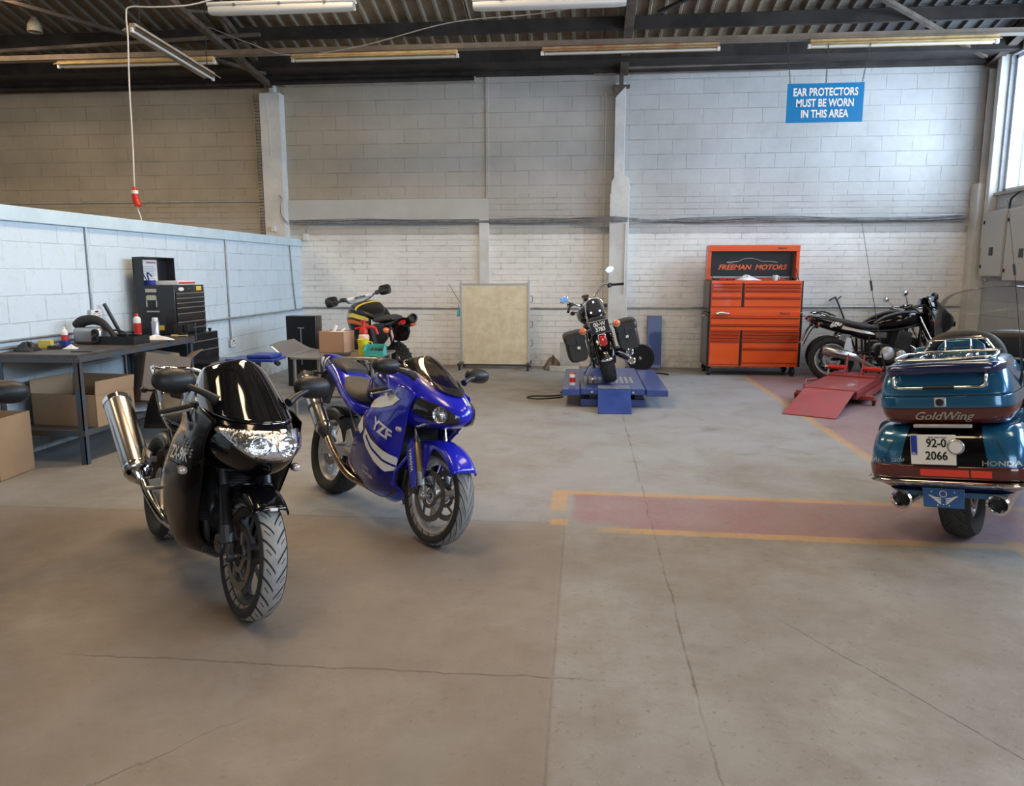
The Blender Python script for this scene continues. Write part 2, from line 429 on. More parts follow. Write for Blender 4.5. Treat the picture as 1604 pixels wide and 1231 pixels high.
# joints and cracks
def crack(coord, along, pos, wob, wid, lo, hi, amp):
    dd = g.m('ABSOLUTE', g.m('SUBTRACT', g.m('ADD', coord, g.m('MULTIPLY', g.m('SUBTRACT', g.noise(g.comb(g.m('MULTIPLY', along, 1), pos, 0), 2.2, 6, .7), .5), wob)), pos))
    k = g.ramp(dd, 0, wid, 1, 0); k = g.m('MULTIPLY', k, g.rect(along, along, lo, hi, lo, hi, .2))
    return g.m('MULTIPLY', g.m('MULTIPLY', k, g.ramp(n3, .35, .55, .4, 1)), amp)
ck = g.m('MULTIPLY', crack(x, y, .44, .07, .008, 1.5, 9.0, 1), g.ramp(n2, .38, .56, .15, .9))
ck = g.m('MAXIMUM', ck, crack(y, x, 2.70, .10, .008, -2.1, .1, .9))
ck = g.m('MAXIMUM', ck, crack(x, y, -.10, .01, .010, -3, 4.6, .35))
ck = g.m('MAXIMUM', ck, crack(y, x, 4.52, .012, .010, -6, -.1, .6))
ck = g.m('MAXIMUM', ck, crack(y, x, 5.55, .12, .008, -4, -2.2, .8))
ck = g.m('MAXIMUM', ck, crack(g.m('ADD', y, g.m('MULTIPLY', x, 1.75)), x, 4.86, .18, .012, .85, 2.4, .9))
ck = g.m('MAXIMUM', ck, crack(g.m('SUBTRACT', y, g.m('MULTIPLY', x, 1.1)), x, 3.6, .35, .010, -2.2, -1.2, .7))
c = g.mix(ck, c, (.10, .085, .07))
patch = g.rect(g.m('SUBTRACT', x, g.m('MULTIPLY', y, .14)), y, -.93, -.70, 1.4, 2.35, .02)
c = g.mix(g.m('MULTIPLY', patch, .5), c, (.20, .185, .165))
oil = g.noise(P, 1.9, 5, .6, .3)
c = g.mix(g.m('MULTIPLY', g.ramp(oil, .60, .74), .55), c, (.13, .11, .09))
g.L.new(c, g.b.inputs['Base Color'])
g.put(g.b.inputs['Roughness'], g.ramp(n2, .3, .7, .42, .72))
g.b.inputs['Specular IOR Level'].default_value = .35
g.bump(g.m('SUBTRACT', g.m('ADD', g.m('MULTIPLY', n3, .4), g.m('MULTIPLY', n2, .5)), g.m('MULTIPLY', ck, 2)), .35, .006)

# ================================================================== ROOM SHELL
struct(MB().bb(-12, 6.6, -9, 13, -.25, 0).build('floor', mf, sm=0))
struct(MB().bb(-12, 6.6, D, D+.3, 0, 4.86).build('wall_back', m_back, sm=0))
# right wall with window bays
RWIN = ((7.5, 12.02), (1.95, 6.45), (-3.65, .85))
w = MB(); w.bb(RX, RX+.3, -9, D, 0, 2.70); w.bb(RX, RX+.3, -9, D, 4.60, 9.2)
ys_ = [-9]+[v for p in sorted(RWIN) for v in p]+[D]
for a, b in zip(ys_[0::2], ys_[1::2]): w.bb(RX, RX+.3, a, b, 2.70, 4.60)
struct(w.build('wall_right', m_right, sm=0))
m_frame = mat('white_window_frame', (.62, .66, .70), .5)
m_glass = thin_glass('window_glass', (.97, .98, 1), .02)
for i, (a, b) in enumerate(RWIN):
    fr = MB(); t = .05
    for zz in (2.70, 4.60-t): fr.bb(RX+.06, RX+.14, a, b, zz, zz+t)
    for k in range(2):
        yy = a+(b-a-t)*k; fr.bb(RX+.06, RX+.14, yy, yy+t, 2.70, 4.60)
    fo = struct(fr.build('window_%d' % (i+1), m_frame, bev=.004))
    MB().bb(RX+.095, RX+.101, a+.03, b-.03, 2.73, 4.57).build('pane', m_glass, fo, sm=0)
    MB().bb(RX-.05, RX+.3, a-.05, b+.05, 2.655, 2.70).build('window_sill', m_grey_paint, fo, bev=.004)
# left partition wall with its capping board
struct(MB().bb(LX-.2, LX, 1.0, D, 0, 1.97).build('wall_left', m_left, sm=0))
struct(MB().bb(LX-.24, LX+.035, 1.0, D, 1.965, 2.09).build('trim_1', m_pale, bev=.006))
# outer shell further out
struct(MB().bb(-12.3, -12, -9, 13, 0, 9.2).build('wall_outer_left', m_back, sm=0))
w = MB(); w.bb(-12, -1.0, -9.3, -9, 0, 9.2); w.bb(4.0, 6.6, -9.3, -9, 0, 9.2); w.bb(-1, 4.0, -9.3, -9, 4.4, 9.2)
struct(w.build('wall_front', m_grey_paint, sm=0))

# roof: ribbed sheets rising from the back wall to a ridge
m_roof = bpy.data.materials.new('sooty_roof_sheet'); m_roof.use_nodes = True; g = G(m_roof)
P = g.tc.outputs['Object']
a = g.noise(P, 1.6, 7, .68); b = g.noise(P, 12, 6, .7)
xx = g.xyz(P)[0]
pan = g.noise(g.comb(g.m('FLOOR', g.m('DIVIDE', xx, .88)), 0, 0), 3.1, 0)
c = g.mix(g.ramp(a, .35, .62), (.13, .098, .064), (.34, .27, .185))
c = g.mix(g.ramp(pan, .3, .7, 0, .45), c, (.10, .085, .065))
c = g.mix(g.ramp(b, .55, .72, 0, .6), c, (.36, .30, .22))
# the sheets turn darker toward both ends, bluer on the right
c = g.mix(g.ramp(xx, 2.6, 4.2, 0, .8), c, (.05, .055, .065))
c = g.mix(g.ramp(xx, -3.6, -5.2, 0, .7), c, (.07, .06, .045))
g.L.new(c, g.b.inputs['Base Color']); g.b.inputs['Roughness'].default_value = .8; g.bump(b, .4, .01)
def ribs(x0, x1, y0, y1, zf):
    m = MB(); xs = []; p = .2075
    k = math.floor(x0/p)
    xx = x0; xs.append((x0, 0))
    while k*p < x1:
        c0 = k*p
        for dx, dz in ((-.035, 0), (-.016, -.045), (.016, -.045), (.035, 0)):
            if x0 < c0+dx < x1: xs.append((c0+dx, dz))
        k += 1
    xs.append((x1, 0))
    n = len(xs); o = m.add([(a, yy, zf(yy)+dz) for yy in (y0, y1) for a, dz in xs], [])
    for i in range(n-1): m.f.append((o+i, o+i+1, o+n+i+1, o+n+i))
    return m
RIDGE = .5
c = MB()
holes = ((-7.9, 8.6), (-2.2, 7.3), (-7.9, 3.6), (-2.2, 3.0), (3.3, 7.3), (3.3, 3.0))
xsn = [-12, -8.45, -7.35, -2.75, -1.65, 2.75, 3.85, 6.4]
def addm(a, b):
    a.add(b.v, b.f)
for i in range(7):
    x0, x1 = xsn[i], xsn[i+1]
    hs = sorted([q for q in holes if x0 < q[0] < x1 and x1-x0 < 1.2], key=lambda q: q[1])
    yb = RIDGE
    for q in hs:
        addm(c, ribs(x0, x1, yb, q[1]-1.35, roofz)); yb = q[1]+1.35
    addm(c, ribs(x0, x1, yb, D+.2, roofz))
    addm(c, ribs(x0, x1, -9, RIDGE, lambda yy: roofz(RIDGE)-.245*(RIDGE-yy)))
struct(c.build('ceiling', m_roof, sm=0, solid=.012, off=1))
m_rooflight = mat('yellowed_rooflight', (.8, .62, .35), .5, emit=(1.0, .76, .45), es=2.0)
for k, q in enumerate(holes):
    struct(ribs(q[0]-.55, q[0]+.55, q[1]-1.35, q[1]+1.35, roofz).build('window_%d' % (k+4), m_rooflight, sm=0, solid=.004))

# roof steel
k = 0
def steel(name, m, mtl, bev=.003): return struct(m.build(name, mtl, bev=bev))
def cchan(y, ztop, h=.17, t=.06, x0=-12, x1=RX):
    m = MB(); m.bb(x0, x1, y-t/2, y-t/2+.008, ztop-h, ztop); m.bb(x0, x1, y-t/2, y+t/2, ztop-h, ztop-h+.012); m.bb(x0, x1, y-t/2, y+t/2, ztop-.012, ztop); return m
for yy in (11.15, 9.1, 7.0, 4.9, 2.8):
    steel('roof_purlin', cchan(yy, roofz(yy)-.046), m_darksteel)
steel('eaves_beam', MB().bb(-12, RX, D-.16, D-.01, 4.58, 4.70), m_darksteel)
steel('eaves_shade_channel', MB().bb(-12, RX, 11.78, 12.28, 4.63, 4.64).bb(-12, RX, 11.78, 11.79, 4.63, 4.86), m_darksteel)  # added dark channel, stands in for the shade below the eaves
# tie rail the lights hang from
steel('lighting_rail', MB().bb(-12, RX, 10.33, 10.40, 4.43, 4.50).bb(-12, RX, 10.30, 10.43, 4.425, 4.437), m_trunk)
# rafters over the columns
def rafter(xc, b=.13, h=.22):
    m = MB(); t = .012
    for y0, y1, f in ((RIDGE, D-.1, roofz), ):
        for (dx0, dx1, z0, z1) in ((-b/2, b/2, -.06, -.06-t), (-b/2, b/2, -h, -h-t), (-t/2, t/2, -.06, -h)):
            o = m.add([(xc+dx, yy, f(yy)+dz) for yy in (y0, y1) for dx, dz in ((dx0, z0), (dx1, z0), (dx1, z1), (dx0, z1))], [(0, 1, 2, 3), (7, 6, 5, 4), (0, 4, 5, 1), (1, 5, 6, 2), (2, 6, 7, 3), (3, 7, 4, 0)])
    return m
steel('roof_rafter', rafter(.56), m_raftsteel)
steel('roof_rafter', rafter(RX-.14), m_raftsteel)
# lattice truss over the left column: two chords and web bars
tr = MB()
A = [(-5.07, yy, roofz(yy)-.13) for yy in (D-.25, RIDGE)]; B = [(-5.07, D-.15, 4.50), (-5.07, RIDGE, 5.75)]
def bar(m, a, b, s=.05, t=None):
    a, b = V(a), V(b); d = (b-a); L_ = d.length; q = d.to_track_quat('Y', 'Z').to_matrix().to_4x4()
    m.box((a+b)/2, (s, L_, t or s), M=q)
bar(tr, *A, .10, .08); bar(tr, *B, .09, .07)
zc = lambda yy: 4.50+(D-.15-yy)*(1.25/(D-.15-RIDGE))
zz = [D-.9-i*.95 for i in range(12)]
for i in range(11):
    y0, y1 = zz[i], zz[i+1]
    if i % 2 == 0: bar(tr, (-5.07, y0, zc(y0)), (-5.07, y1, roofz(y1)-.13), .035)
    else: bar(tr, (-5.07, y0, roofz(y0)-.13), (-5.07, y1, zc(y1)), .035)
steel('roof_truss', tr, m_raftsteel, 0)
br = MB(); bar(br, (5.72, 12.1, 4.62), (1.9, 9.2, 5.25), .07, .05); steel('roof_brace', br, m_raftsteel, 0)
br = MB(); bar(br, (.95, 10.9, 4.98), (3.7, 8.7, 5.55), .06, .04); steel('roof_brace', br, m_darksteel, 0)
br = MB(); bar(br, (-5.0, 12.0, 4.60), (-8.6, 9.2, 5.25), .06, .045); steel('roof_brace', br, m_raftsteel, 0)
br = MB(); bar(br, (-4.6, 10.9, 4.85), (-9.5, 10.9, 4.70), .05, .04); steel('roof_tie', br, m_trunk, 0)
# pipes and ledges along the wall head
p = MB().tube([(-12, D-.22, 4.52), (-1.75, D-.22, 4.52)], .035, 8).tube([(-12, D-.10, 4.50), (-5.2, D-.10, 4.50)], .022, 8)
steel('wall_head_pipe', p, m_darksteel, 0)
p = MB().tube([(.55, D-.20, 4.63), (5.6, D-.20, 4.69)], .035, 8).tube([(.1, D-.12, 4.56), (3.0, D-.12, 4.56)], .014, 8).tube([(2.1, D-.3, 4.80), (4.2, D-.3, 4.82)], .045, 8)
steel('wall_head_pipe', p, m_trunk, 0)
steel('wall_head_ledge', MB().bb(-4.85, -1.75, D-.10, D-.005, 4.55, 4.66).bb(-4.85, -1.75, D-.14, D-.005, 4.50, 4.535), m_grey_paint)

# columns
def trim(n, m, mtl, bev=.006): return struct(m.build('trim_%d' % n, mtl, bev=bev))
c = MB(); c.bb(-5.24, -4.90, D-.20, D, 0, 4.38)
trim(2, c, m_column)
trim(3, MB().bb(-5.10, -5.02, D-.12, D, 4.38, 4.62).bb(-5.16, -4.96, D-.14, D, 4.38, 4.40), m_column)
c = MB(); c.bb(.385, .685, D-.24, D, 0, 2.76); trim(4, c, m_column)
c = MB(); c.bb(.44, .60, D-.16, D-.145, 2.76, 4.42); c.bb(.512, .528, D-.15, D-.01, 2.76, 4.42); c.bb(.44, .60, D-.025, D-.01, 2.76, 4.42)
c.prism([(.40, 2.76), (.67, 2.76), (.70, 2.84), (.66, 3.0), (.60, 3.03), (.60, 3.2), (.44, 3.26), (.44, 3.0), (.40, 2.93)], .2, (0, D-.11, 0))
trim(5, c, m_column)
trim(6, MB().bb(.40, .66, D-.18, D-.01, 4.36, 4.385).prism([(.44, 4.2), (.60, 4.36), (.40, 4.36)], .02, (0, D-.17, 0)).bb(.50, .56, D-.17, D-.05, 4.385, 4.56), m_raftsteel)
c = MB(); c.bb(5.86, RX, D-.22, D, 0, 2.86); trim(7, c, m_column)
c = MB(); c.bb(5.90, 6.03, D-.15, D-.135, 2.86, 4.5); c.bb(5.955, 5.975, D-.14, D-.01, 2.86, 4.5); trim(8, c, m_column)
c = MB(); c.bb(5.93, RX, 12.06, 12.16, 1.9, 4.7); trim(9, c, m_column)
# concrete lintel of the bricked-up doorway, its jamb and the ragged plaster strip above
trim(10, MB().bb(-4.90, -1.56, D-.045, D, 2.39, 2.72), mat('lintel_paint', (.55, .54, .49), .6, var=.1, vscale=2), .004)
trim(11, MB().bb(-1.71, -1.55, D-.05, D, 0, 2.39), m_column, .004)
trim(12, MB().bb(-1.60, -1.545, D-.02, D, 2.72, 4.6), m_back, .004)
struct(MB().bb(-12, -5.24, D-.03, D, 2.70, 2.72).build('wall_ledge', m_grey_paint))
# perforated cable tray upright by the left column
cm = MB()
for zq in [2.1+.05*i for i in range(44)]:
    cm.bb(-5.40, -5.27, D-.02, D-.008, zq, zq+.022)
for xq in (-5.41, -5.34, -5.272): cm.bb(xq, xq+.012, D-.024, D-.006, 2.0, 4.3)
tag(cm.build('cable_tray', m_grey_paint), 'grey perforated upright cable tray fixed left of the leftmost wall column', 'cable tray')
# ================================================================== MOTORCYCLE PARTS
def tyre_mat(name, pitch_k, groove, dust, side=(.018, .017, .016), arrow=1, wid=.16, zone=.05):
    m = bpy.data.materials.new(name); m.use_nodes = True; g = G(m)
    uv = g.N.new('ShaderNodeUVMap').outputs[0]; u, v = g.xyz(uv)[:2]
    av = g.m('ABSOLUTE', v); half = g.m('MULTIPLY', g.m('GREATER_THAN', v, 0), .5)
    ph = g.m('FRACT', g.m('ADD', g.m('ADD', u, half), g.m('MULTIPLY', g.m('POWER', av, .8), pitch_k)))
    gr = g.m('LESS_THAN', ph, wid)
    gr = g.m('MULTIPLY', gr, g.m('MULTIPLY', g.m('GREATER_THAN', av, groove), g.m('LESS_THAN', av, zone*1.12)))
    if arrow: gr = g.m('MAXIMUM', gr, g.m('MULTIPLY', g.m('LESS_THAN', g.m('ABSOLUTE', g.m('SUBTRACT', ph, .5)), .04), g.m('MULTIPLY', g.m('GREATER_THAN', av, zone*.45), g.m('LESS_THAN', av, zone*.85))))
    n = g.noise(g.tc.outputs['Object'], 22, 5, .6)
    tr = g.mix(g.ramp(n, .3, .7), dust, tuple(q*.72 for q in dust))
    c = g.mix(g.ramp(av, zone*.98, zone*1.08), tr, side)
    c = g.mix(gr, c, (.008, .008, .008))
    g.L.new(c, g.b.inputs['Base Color']); g.b.inputs['Roughness'].default_value = .8
    g.bump(g.m('SUBTRACT', 1, gr), .7, .004)
    return m
m_tyre_road = tyre_mat('dusty_road_tyre', 10, .004, (.30, .28, .255))
m_tyre_fine = tyre_mat('dusty_sport_tyre', 22, .005, (.25, .24, .225), wid=.18)
m_tyre_dark = tyre_mat('dark_road_tyre', 12, .012, (.035, .033, .031), zone=.06)
m_chrome = mat('chrome', (.78, .77, .75), .08, metal=1)
m_alloy = mat('cast_alloy', (.42, .42, .42), .35, metal=.85, bump=.05, bscale=60)
m_alloyw = mat('silver_wheel_paint', (.52, .52, .52), .35, metal=.4, coat=.3)
m_dkalloy = mat('dark_alloy', (.07, .07, .072), .4, metal=.6)
m_steelexh = mat('brushed_can', (.50, .48, .46), .24, metal=1)
m_heatpipe = mat('heat_stained_pipe', (.62, .48, .30), .22, metal=1, var=.5, vscale=14, col2=(.36, .26, .22))
m_engine = mat('engine_black', (.028, .028, .029), .5, metal=.4, bump=.1, bscale=50)
m_bolt = mat('steel_bolt', (.5, .5, .5), .35, metal=1)
m_disc = mat('brake_disc_steel', (.22, .20, .19), .3, metal=.9)
m_gold = mat('gold_anodised', (.58, .42, .20), .32, metal=.9)
m_seat = mat('seat_vinyl', (.040, .038, .037), .55, bump=.25, bscale=160)
m_seatg = mat('worn_seat_vinyl', (.085, .075, .066), .6, bump=.25, bscale=120, var=.3, vscale=5)
m_rub = mat('rubber', (.02, .02, .02), .7)
m_blackgloss = mat('gloss_black_paint', (.003, .003, .004), .14, coat=.45, spec=.25)
m_blackmat = mat('satin_black_trim', (.012, .012, .013), .32)
m_bluegloss = mat('gloss_royal_blue', (.014, .018, .46), .22, coat=.6, spec=.4)
m_bluedeep = mat('gloss_deep_blue', (.010, .010, .15), .22, coat=.4, spec=.3)
m_blackside = mat('black_fairing_paint', (.0025, .0025, .003), .2, coat=.1, spec=.18)
m_decwhite = mat('decal_white', (.78, .77, .74), .35, coat=.5)
m_decsilver = mat('decal_silver', (.50, .47, .42), .3, metal=.5)
m_champ = mat('champagne_panel', (.66, .60, .47), .3, metal=.3, coat=.6)
m_amber = mat('amber_lens', (.75, .22, .04), .12, coat=1)
m_clearlens = mat('clear_indicator_lens', (.60, .50, .44), .12, coat=1, metal=.3)
m_redlens = mat('red_lens', (.50, .008, .008), .12, coat=1)
m_reflector = mat('reflector_chrome', (.9, .9, .92), .10, metal=1, bump=.6, bscale=55)
m_lensglass = thin_glass('lens_glass', (.95, .97, 1), .06)
m_tint = mat('tinted_screen', (.004, .004, .005), .06, coat=1)
m_smoke = thin_glass('smoked_screen', (.74, .69, .62), .04, .04)
m_clear = thin_glass('clear_screen', (.95, .965, .965), .015, .03)
m_mirror = mat('mirror_glass', (.45, .55, .70), .03, metal=1)

def tyre_prof(w, r, ri):
    h = w/2
    return [(ri, -h*.62), (ri+.015, -h*.86), (ri+(r-ri)*.45, -h), (r-.022, -h*.93), (r-.008, -h*.66), (r-.001, -h*.30), (r, 0),
            (r-.001, h*.30), (r-.008, h*.66), (r-.022, h*.93), (ri+(r-ri)*.45, h), (ri+.015, h*.86), (ri, h*.62)]
def wheel(root, name, x, r, w, mt, mr, spokes=3, ri=.225, discs=(1, -1), dr=.15, y=0, steer=0, wire=False, sprocket=False, n=56, uvn=22, z=None, md=None):
    """cast wheel: rim (the part) with tyre and discs below it"""
    z = r if z is None else z
    m = MB(); h = w/2*.62
    m.lathe([(ri+.006, -h), (ri+.006, -h+.012), (ri-.022, -h+.022), (ri-.03, 0), (ri-.022, h-.022), (ri+.006, h-.012), (ri+.006, h), (ri-.01, h), (ri-.036, h-.03), (ri-.042, 0), (ri-.036, -h+.03), (ri-.01, -h)], n=44)
    m.lathe([(.018, -.055), (.045, -.055), (.05, -.02), (.05, .02), (.045, .055), (.018, .055)], n=20)
    if wire:
        for k in range(28):
            a = 2*math.pi*k/28; s = 1 if k % 2 else -1; b = a+(.5 if k % 4 < 2 else -.5)
            m.tube([(.045*math.cos(a), s*.045, .045*math.sin(a)), ((ri-.03)*math.cos(b), 0, (ri-.03)*math.sin(b))], .0022, 5)
    else:
        for k in range(spokes):
            a = 2*math.pi*k/spokes+.35; c, s = math.cos(a), math.sin(a)
            st = []
            for q, wd, th in ((.035, .042, .034), (.10, .026, .026), (ri-.07, .024, .022), (ri-.03, .040, .030)):
                st.append([(q*c-wd*s*e1, th*e2, q*s+wd*c*e1) for e1, e2 in ((-.5, -.7), (.5, -.7), (.62, 0), (.5, .7), (-.5, .7), (-.62, 0))])
            m.rings(st)
    wo = m.build(name, mr, root, bev=.0015, sm=35); wo.location = (x, y, z); wo.rotation_euler = (0, 0, steer)
    t = MB().lathe(tyre_prof(w, r, ri), n=n, uvn=uvn).build('tyre', mt, wo, sm=50)
    for s in discs:
        d = MB(); yy = s*.062
        d.lathe([(dr-.036, yy-.0025), (dr, yy-.0025), (dr, yy+.0025), (dr-.036, yy+.0025)], n=36)
        d.lathe([(.05, yy-.004), (.075, yy-.004), (.075, yy+.004), (.05, yy+.004)], n=24)
        for k in range(6):
            a = k*math.pi/3; d.cyl((.07*math.cos(a), yy, .07*math.sin(a)), ((dr-.03)*math.cos(a+.25), yy, (dr-.03)*math.sin(a+.25)), .009, .009, 6)
        for k in range(18):
            a = k*math.pi/9; q = dr-.018+.009*math.sin(k*2.1); d.cyl((q*math.cos(a), yy-.0032, q*math.sin(a)), (q*math.cos(a), yy+.0032, q*math.sin(a)), .0045, .0045, 6)
        d.build('brake_disc', md or m_disc, wo, sm=35)
    if sprocket:
        MB().lathe([(.05, .085), (.10, .085), (.104, .09), (.10, .095), (.05, .095)], n=40).build('sprocket', m_disc, wo, sm=35)
    return wo
def fork(root, xa, za, y, top, m_up, m_low, m_foot=None, r1=.021, r2=.029, split=.5, rake=24, foot=.12):
    """one fork leg from the axle (xa,za) up to height top"""
    dx = -math.tan(R(rake)); P = lambda z: (xa-.02+dx*(z-za), y, z)
    zs = za+(top-za)*split
    leg = MB().cyl(P(zs-.02), P(top), r1, r1, 16).build('fork_leg', m_up, root, bev=.001)
    MB().tube([P(za+foot), P(zs), P(zs+.008)], [r2, r2, r2*.8], 16).build('fork_slider', m_low, leg, bev=.002)
    f = MB().tube([P(za+foot+.005), P(za+.05)], [r2*1.04, r2*.95], 14); f.cyl((xa, y-.016, za), (xa, y+.016, za), .026, .026, 14)
    f.box((xa-.012, y, za+.03), (.045, .028, .06)); f.cyl((xa, y-.02, za), (xa, y+.02, za), .014, .014, 10)
    f.build('fork_foot', m_foot or m_low, leg, bev=.003)
    return leg
def caliper(root, x, y, z, m, s=1):
    c = MB(); c.prism([(-.05, -.03), (-.02, -.045), (.04, -.04), (.055, -.005), (.045, .03), (-.01, .045), (-.05, .03)], .055, (x, y, z)); c.xf(Matrix.Identity(4))
    for a in (-.028, .002, .03): c.cyl((x+a, y+.03*s, z), (x+a, y+.034*s, z), .012, .010, 12)
    return c.build('brake_caliper', m, root, bev=.004)
def lever_set(root, x, y, z, s, sweep=.12, drop=.03, m_l=None, L=.12, grip=.017):
    """grip, lever and switch block; s=+1 left, -1 right"""
    a = V((x, y, z)); b = a+V((-sweep, s*L, -drop))
    MB().tube([a, a.lerp(b, .9), b], [grip, grip, grip*1.15], 14).build('grip', m_rub, root, bev=.002)
    c = a+V((.02, 0, .0)); p = [c, c+V((.045, s*.02, -.004)), c+V((.035-sweep*.5, s*L*.55, -drop*.6)), c+V((.03-sweep, s*L*1.02, -drop-.005))]
    MB().tube(p, [.007, .007, .006, .0055], 8, sub=4, flat=.6).ball(p[-1], .008, 8, 6).build('lever', m_l or m_alloy, root)
    MB().box(a-V((0, s*.025, 0)), (.045, .045, .05)).box(a+V((.035, s*.0, .012)), (.04, .05, .03)).build('switch_block', m_black, root, bev=.006)
def mirror(root, base, c, rad, s, m_case=None, tilt=.0, stalk=.008, ell=(1, 1), glass=None):
    """mirror on a stalk: the head faces backward"""
    m_case = m_case or m_black; base, c = V(base), V(c)
    st = MB().tube([base, base.lerp(c, .35)+V((0, 0, .008)), c], [stalk*1.8, stalk*1.2, stalk], 10, sub=4).build('mirror', m_case, root)
    h = MB(); rx, ry, rz = .035, rad*ell[0], rad*ell[1]
    rs = []
    for t, k in ((-.022, .93), (-.020, 1.0), (-.002, 1.0), (.018, .86), (.034, .60), (.043, .28), (.045, .03)):
        rs.append([c+V((t, ry*k*math.copysign(abs(math.cos(a))**.85, math.cos(a)), rz*k*math.copysign(abs(math.sin(a))**.85, math.sin(a)))) for a in [2*math.pi*j/24 for j in range(24)]])
    h.rings(rs).build('mirror_shell', m_case, st, sm=50)
    MB().rings([[c+V((t, ry*.88*math.copysign(abs(math.cos(a))**.85, math.cos(a)), rz*.88*math.copysign(abs(math.sin(a))**.85, math.sin(a)))) for a in [2*math.pi*j/24 for j in range(24)]] for t in (-.026, -.022)]).build('mirror_glass', glass or m_mirror, st, sm=30)
    return st
def indicator(root, base, tip, r=.022, m=None, L=.05, front=1):
    base, tip = V(base), V(tip)
    st = MB().tube([base, tip], [.009, .008], 8).build('turn_signal', m_black, root)
    MB().loft([(tip.x-.5*L*front, tip.y, tip.z, .6*r, .6*r, 2.2), (tip.x-.1*L*front, tip.y, tip.z, r*1.15, r, 2.4), (tip.x+.02*front, tip.y, tip.z, r*1.15, r, 2.4)][::1], 14, 3).build('indicator_housing', m_black, st)
    MB().loft([(tip.x+.02*front, tip.y, tip.z, r*1.12, r*.97, 2.4), (tip.x+.034*front, tip.y, tip.z, r*.9, r*.8, 2.2), (tip.x+.04*front, tip.y, tip.z, r*.2, r*.2, 2)], 14, 3).build('indicator_lens', m or m_amber, st)
    return st
def footpeg(root, x, y, z, s, m=None, plate=True):
    p = MB().cyl((x, y, z), (x, y+s*.085, z-.004), .011, .012, 10).box((x, y, z), (.03, .03, .03)).build('footpeg', m or m_alloy, root, bev=.002)
    return p
def engine_block(root, x=0.05, z=.42, w=.22, m=None, mc=None, fins=0, cyl_tilt=-15):
    m = m or m_engine; mc = mc or m_dkalloy
    e = MB()
    e.loft([(x-.20, 0, z-.02, w*.62, .10, 4), (x-.14, 0, z-.04, w*.85, .14, 4), (x+.10, 0, z-.06, w*.85, .13, 4), (x+.17, 0, z-.05, w*.7, .08, 3.5)], 24, 3)
    q = Matrix.Rotation(R(cyl_tilt), 4, 'Y') if False else Matrix.Rotation(R(-cyl_tilt), 4, 'Y')
    e.box((x+.10, 0, z+.12), (.20, w*1.5, .22), M=q)
    e.box((x+.125, 0, z+.25), (.18, w*1.45, .07), M=q)
    if fins:
        for k in range(fins): e.box((x+.075+.012*k, 0, z+.03+.2*k/fins), (.24, w*1.62, .006), M=q)
    eo = e.build('engine', m, root, bev=.008, sm=35)
    for s in (1, -1):
        cv = MB().lathe([(.001, s*(w*.92)), (.075, s*(w*.92)), (.092, s*(w*.88)), (.097, s*w*.78)], (x-.10, 0, z-.03), n=28, closed=False)
        cv.lathe([(.001, s*(w*.90)), (.055, s*(w*.90)), (.068, s*(w*.86)), (.07, s*w*.76)], (x+.08, 0, z-.05), n=24, closed=False)
        for k in range(8):
            a = k*math.pi/4; cv.bolt((x-.10+.083*math.cos(a), s*w*.88, z-.03+.083*math.sin(a)), (0, s, 0), .006, .008)
        cv.build('engine_cover', mc, eo, sm=35, bev=.002)
    return eo
def twin_shock(root, x0, z0, x1, z1, y, ms=None):
    a, b = V((x0, y, z0)), V((x1, y, z1)); d = (b-a)
    s = MB().cyl(a, b, .012, .012, 10).cyl(a, a+d*.12, .024, .024, 12).cyl(b-d*.22, b, .022, .022, 12).build('shock_absorber', m_dkalloy, root, bev=.002)
    u, w = perp(d); n = 90; L = d.length
    pts = [a+d*(.12+.70*i/n)+(u*math.cos(i*.62)+w*math.sin(i*.62))*.026 for i in range(n+1)]
    MB().tube(pts, .0045, 6).build('coil_spring', ms or m_chrome, s)
    return s
def front_fender(m, x, z, r, a0, a1, w, side, n=12, drop=None):
    """mudguard hugging a wheel from angle a0 to a1 (degrees, 0 = forward)"""
    rows = []
    for i in range(n+1):
        a = R(a0+(a1-a0)*i/n); dd = side if not drop else side+drop(i/n)
        c, s = math.cos(a), math.sin(a)
        rows.append([(x+c*(r), 0, z+s*r), (x+c*(r-.004), w*.55, z+s*(r-.004)), (x+c*(r-.022), w*.93, z+s*(r-.022)), (x+c*(r-dd), w, z+s*(r-dd))])
    m.surf(rows, 3, 2, mirror=True); return m
def licence(root, o, u, w, lines, W_=.34, H_=.24, bgc=None, fg=None, size=.085, band=None, name='number_plate'):
    o, u, w = V(o), V(u).normalized(), V(w).normalized(); nn = u.cross(w)
    p = MB().prism([(-W_/2, -H_/2), (W_/2, -H_/2), (W_/2, H_/2), (-W_/2, H_/2)], .004, o, u, w).build(name, bgc or m_decwhite, root, bev=.002)
    for i, t in enumerate(lines):
        q = o+w*((len(lines)-1)/2-i)*H_*.42+nn*.003+u*(.0 if not band else band*.35)
        text(t, size, fg or m_black, p, q, u, w, ext=.0006, sx=.85, bold=.0015)
    return p
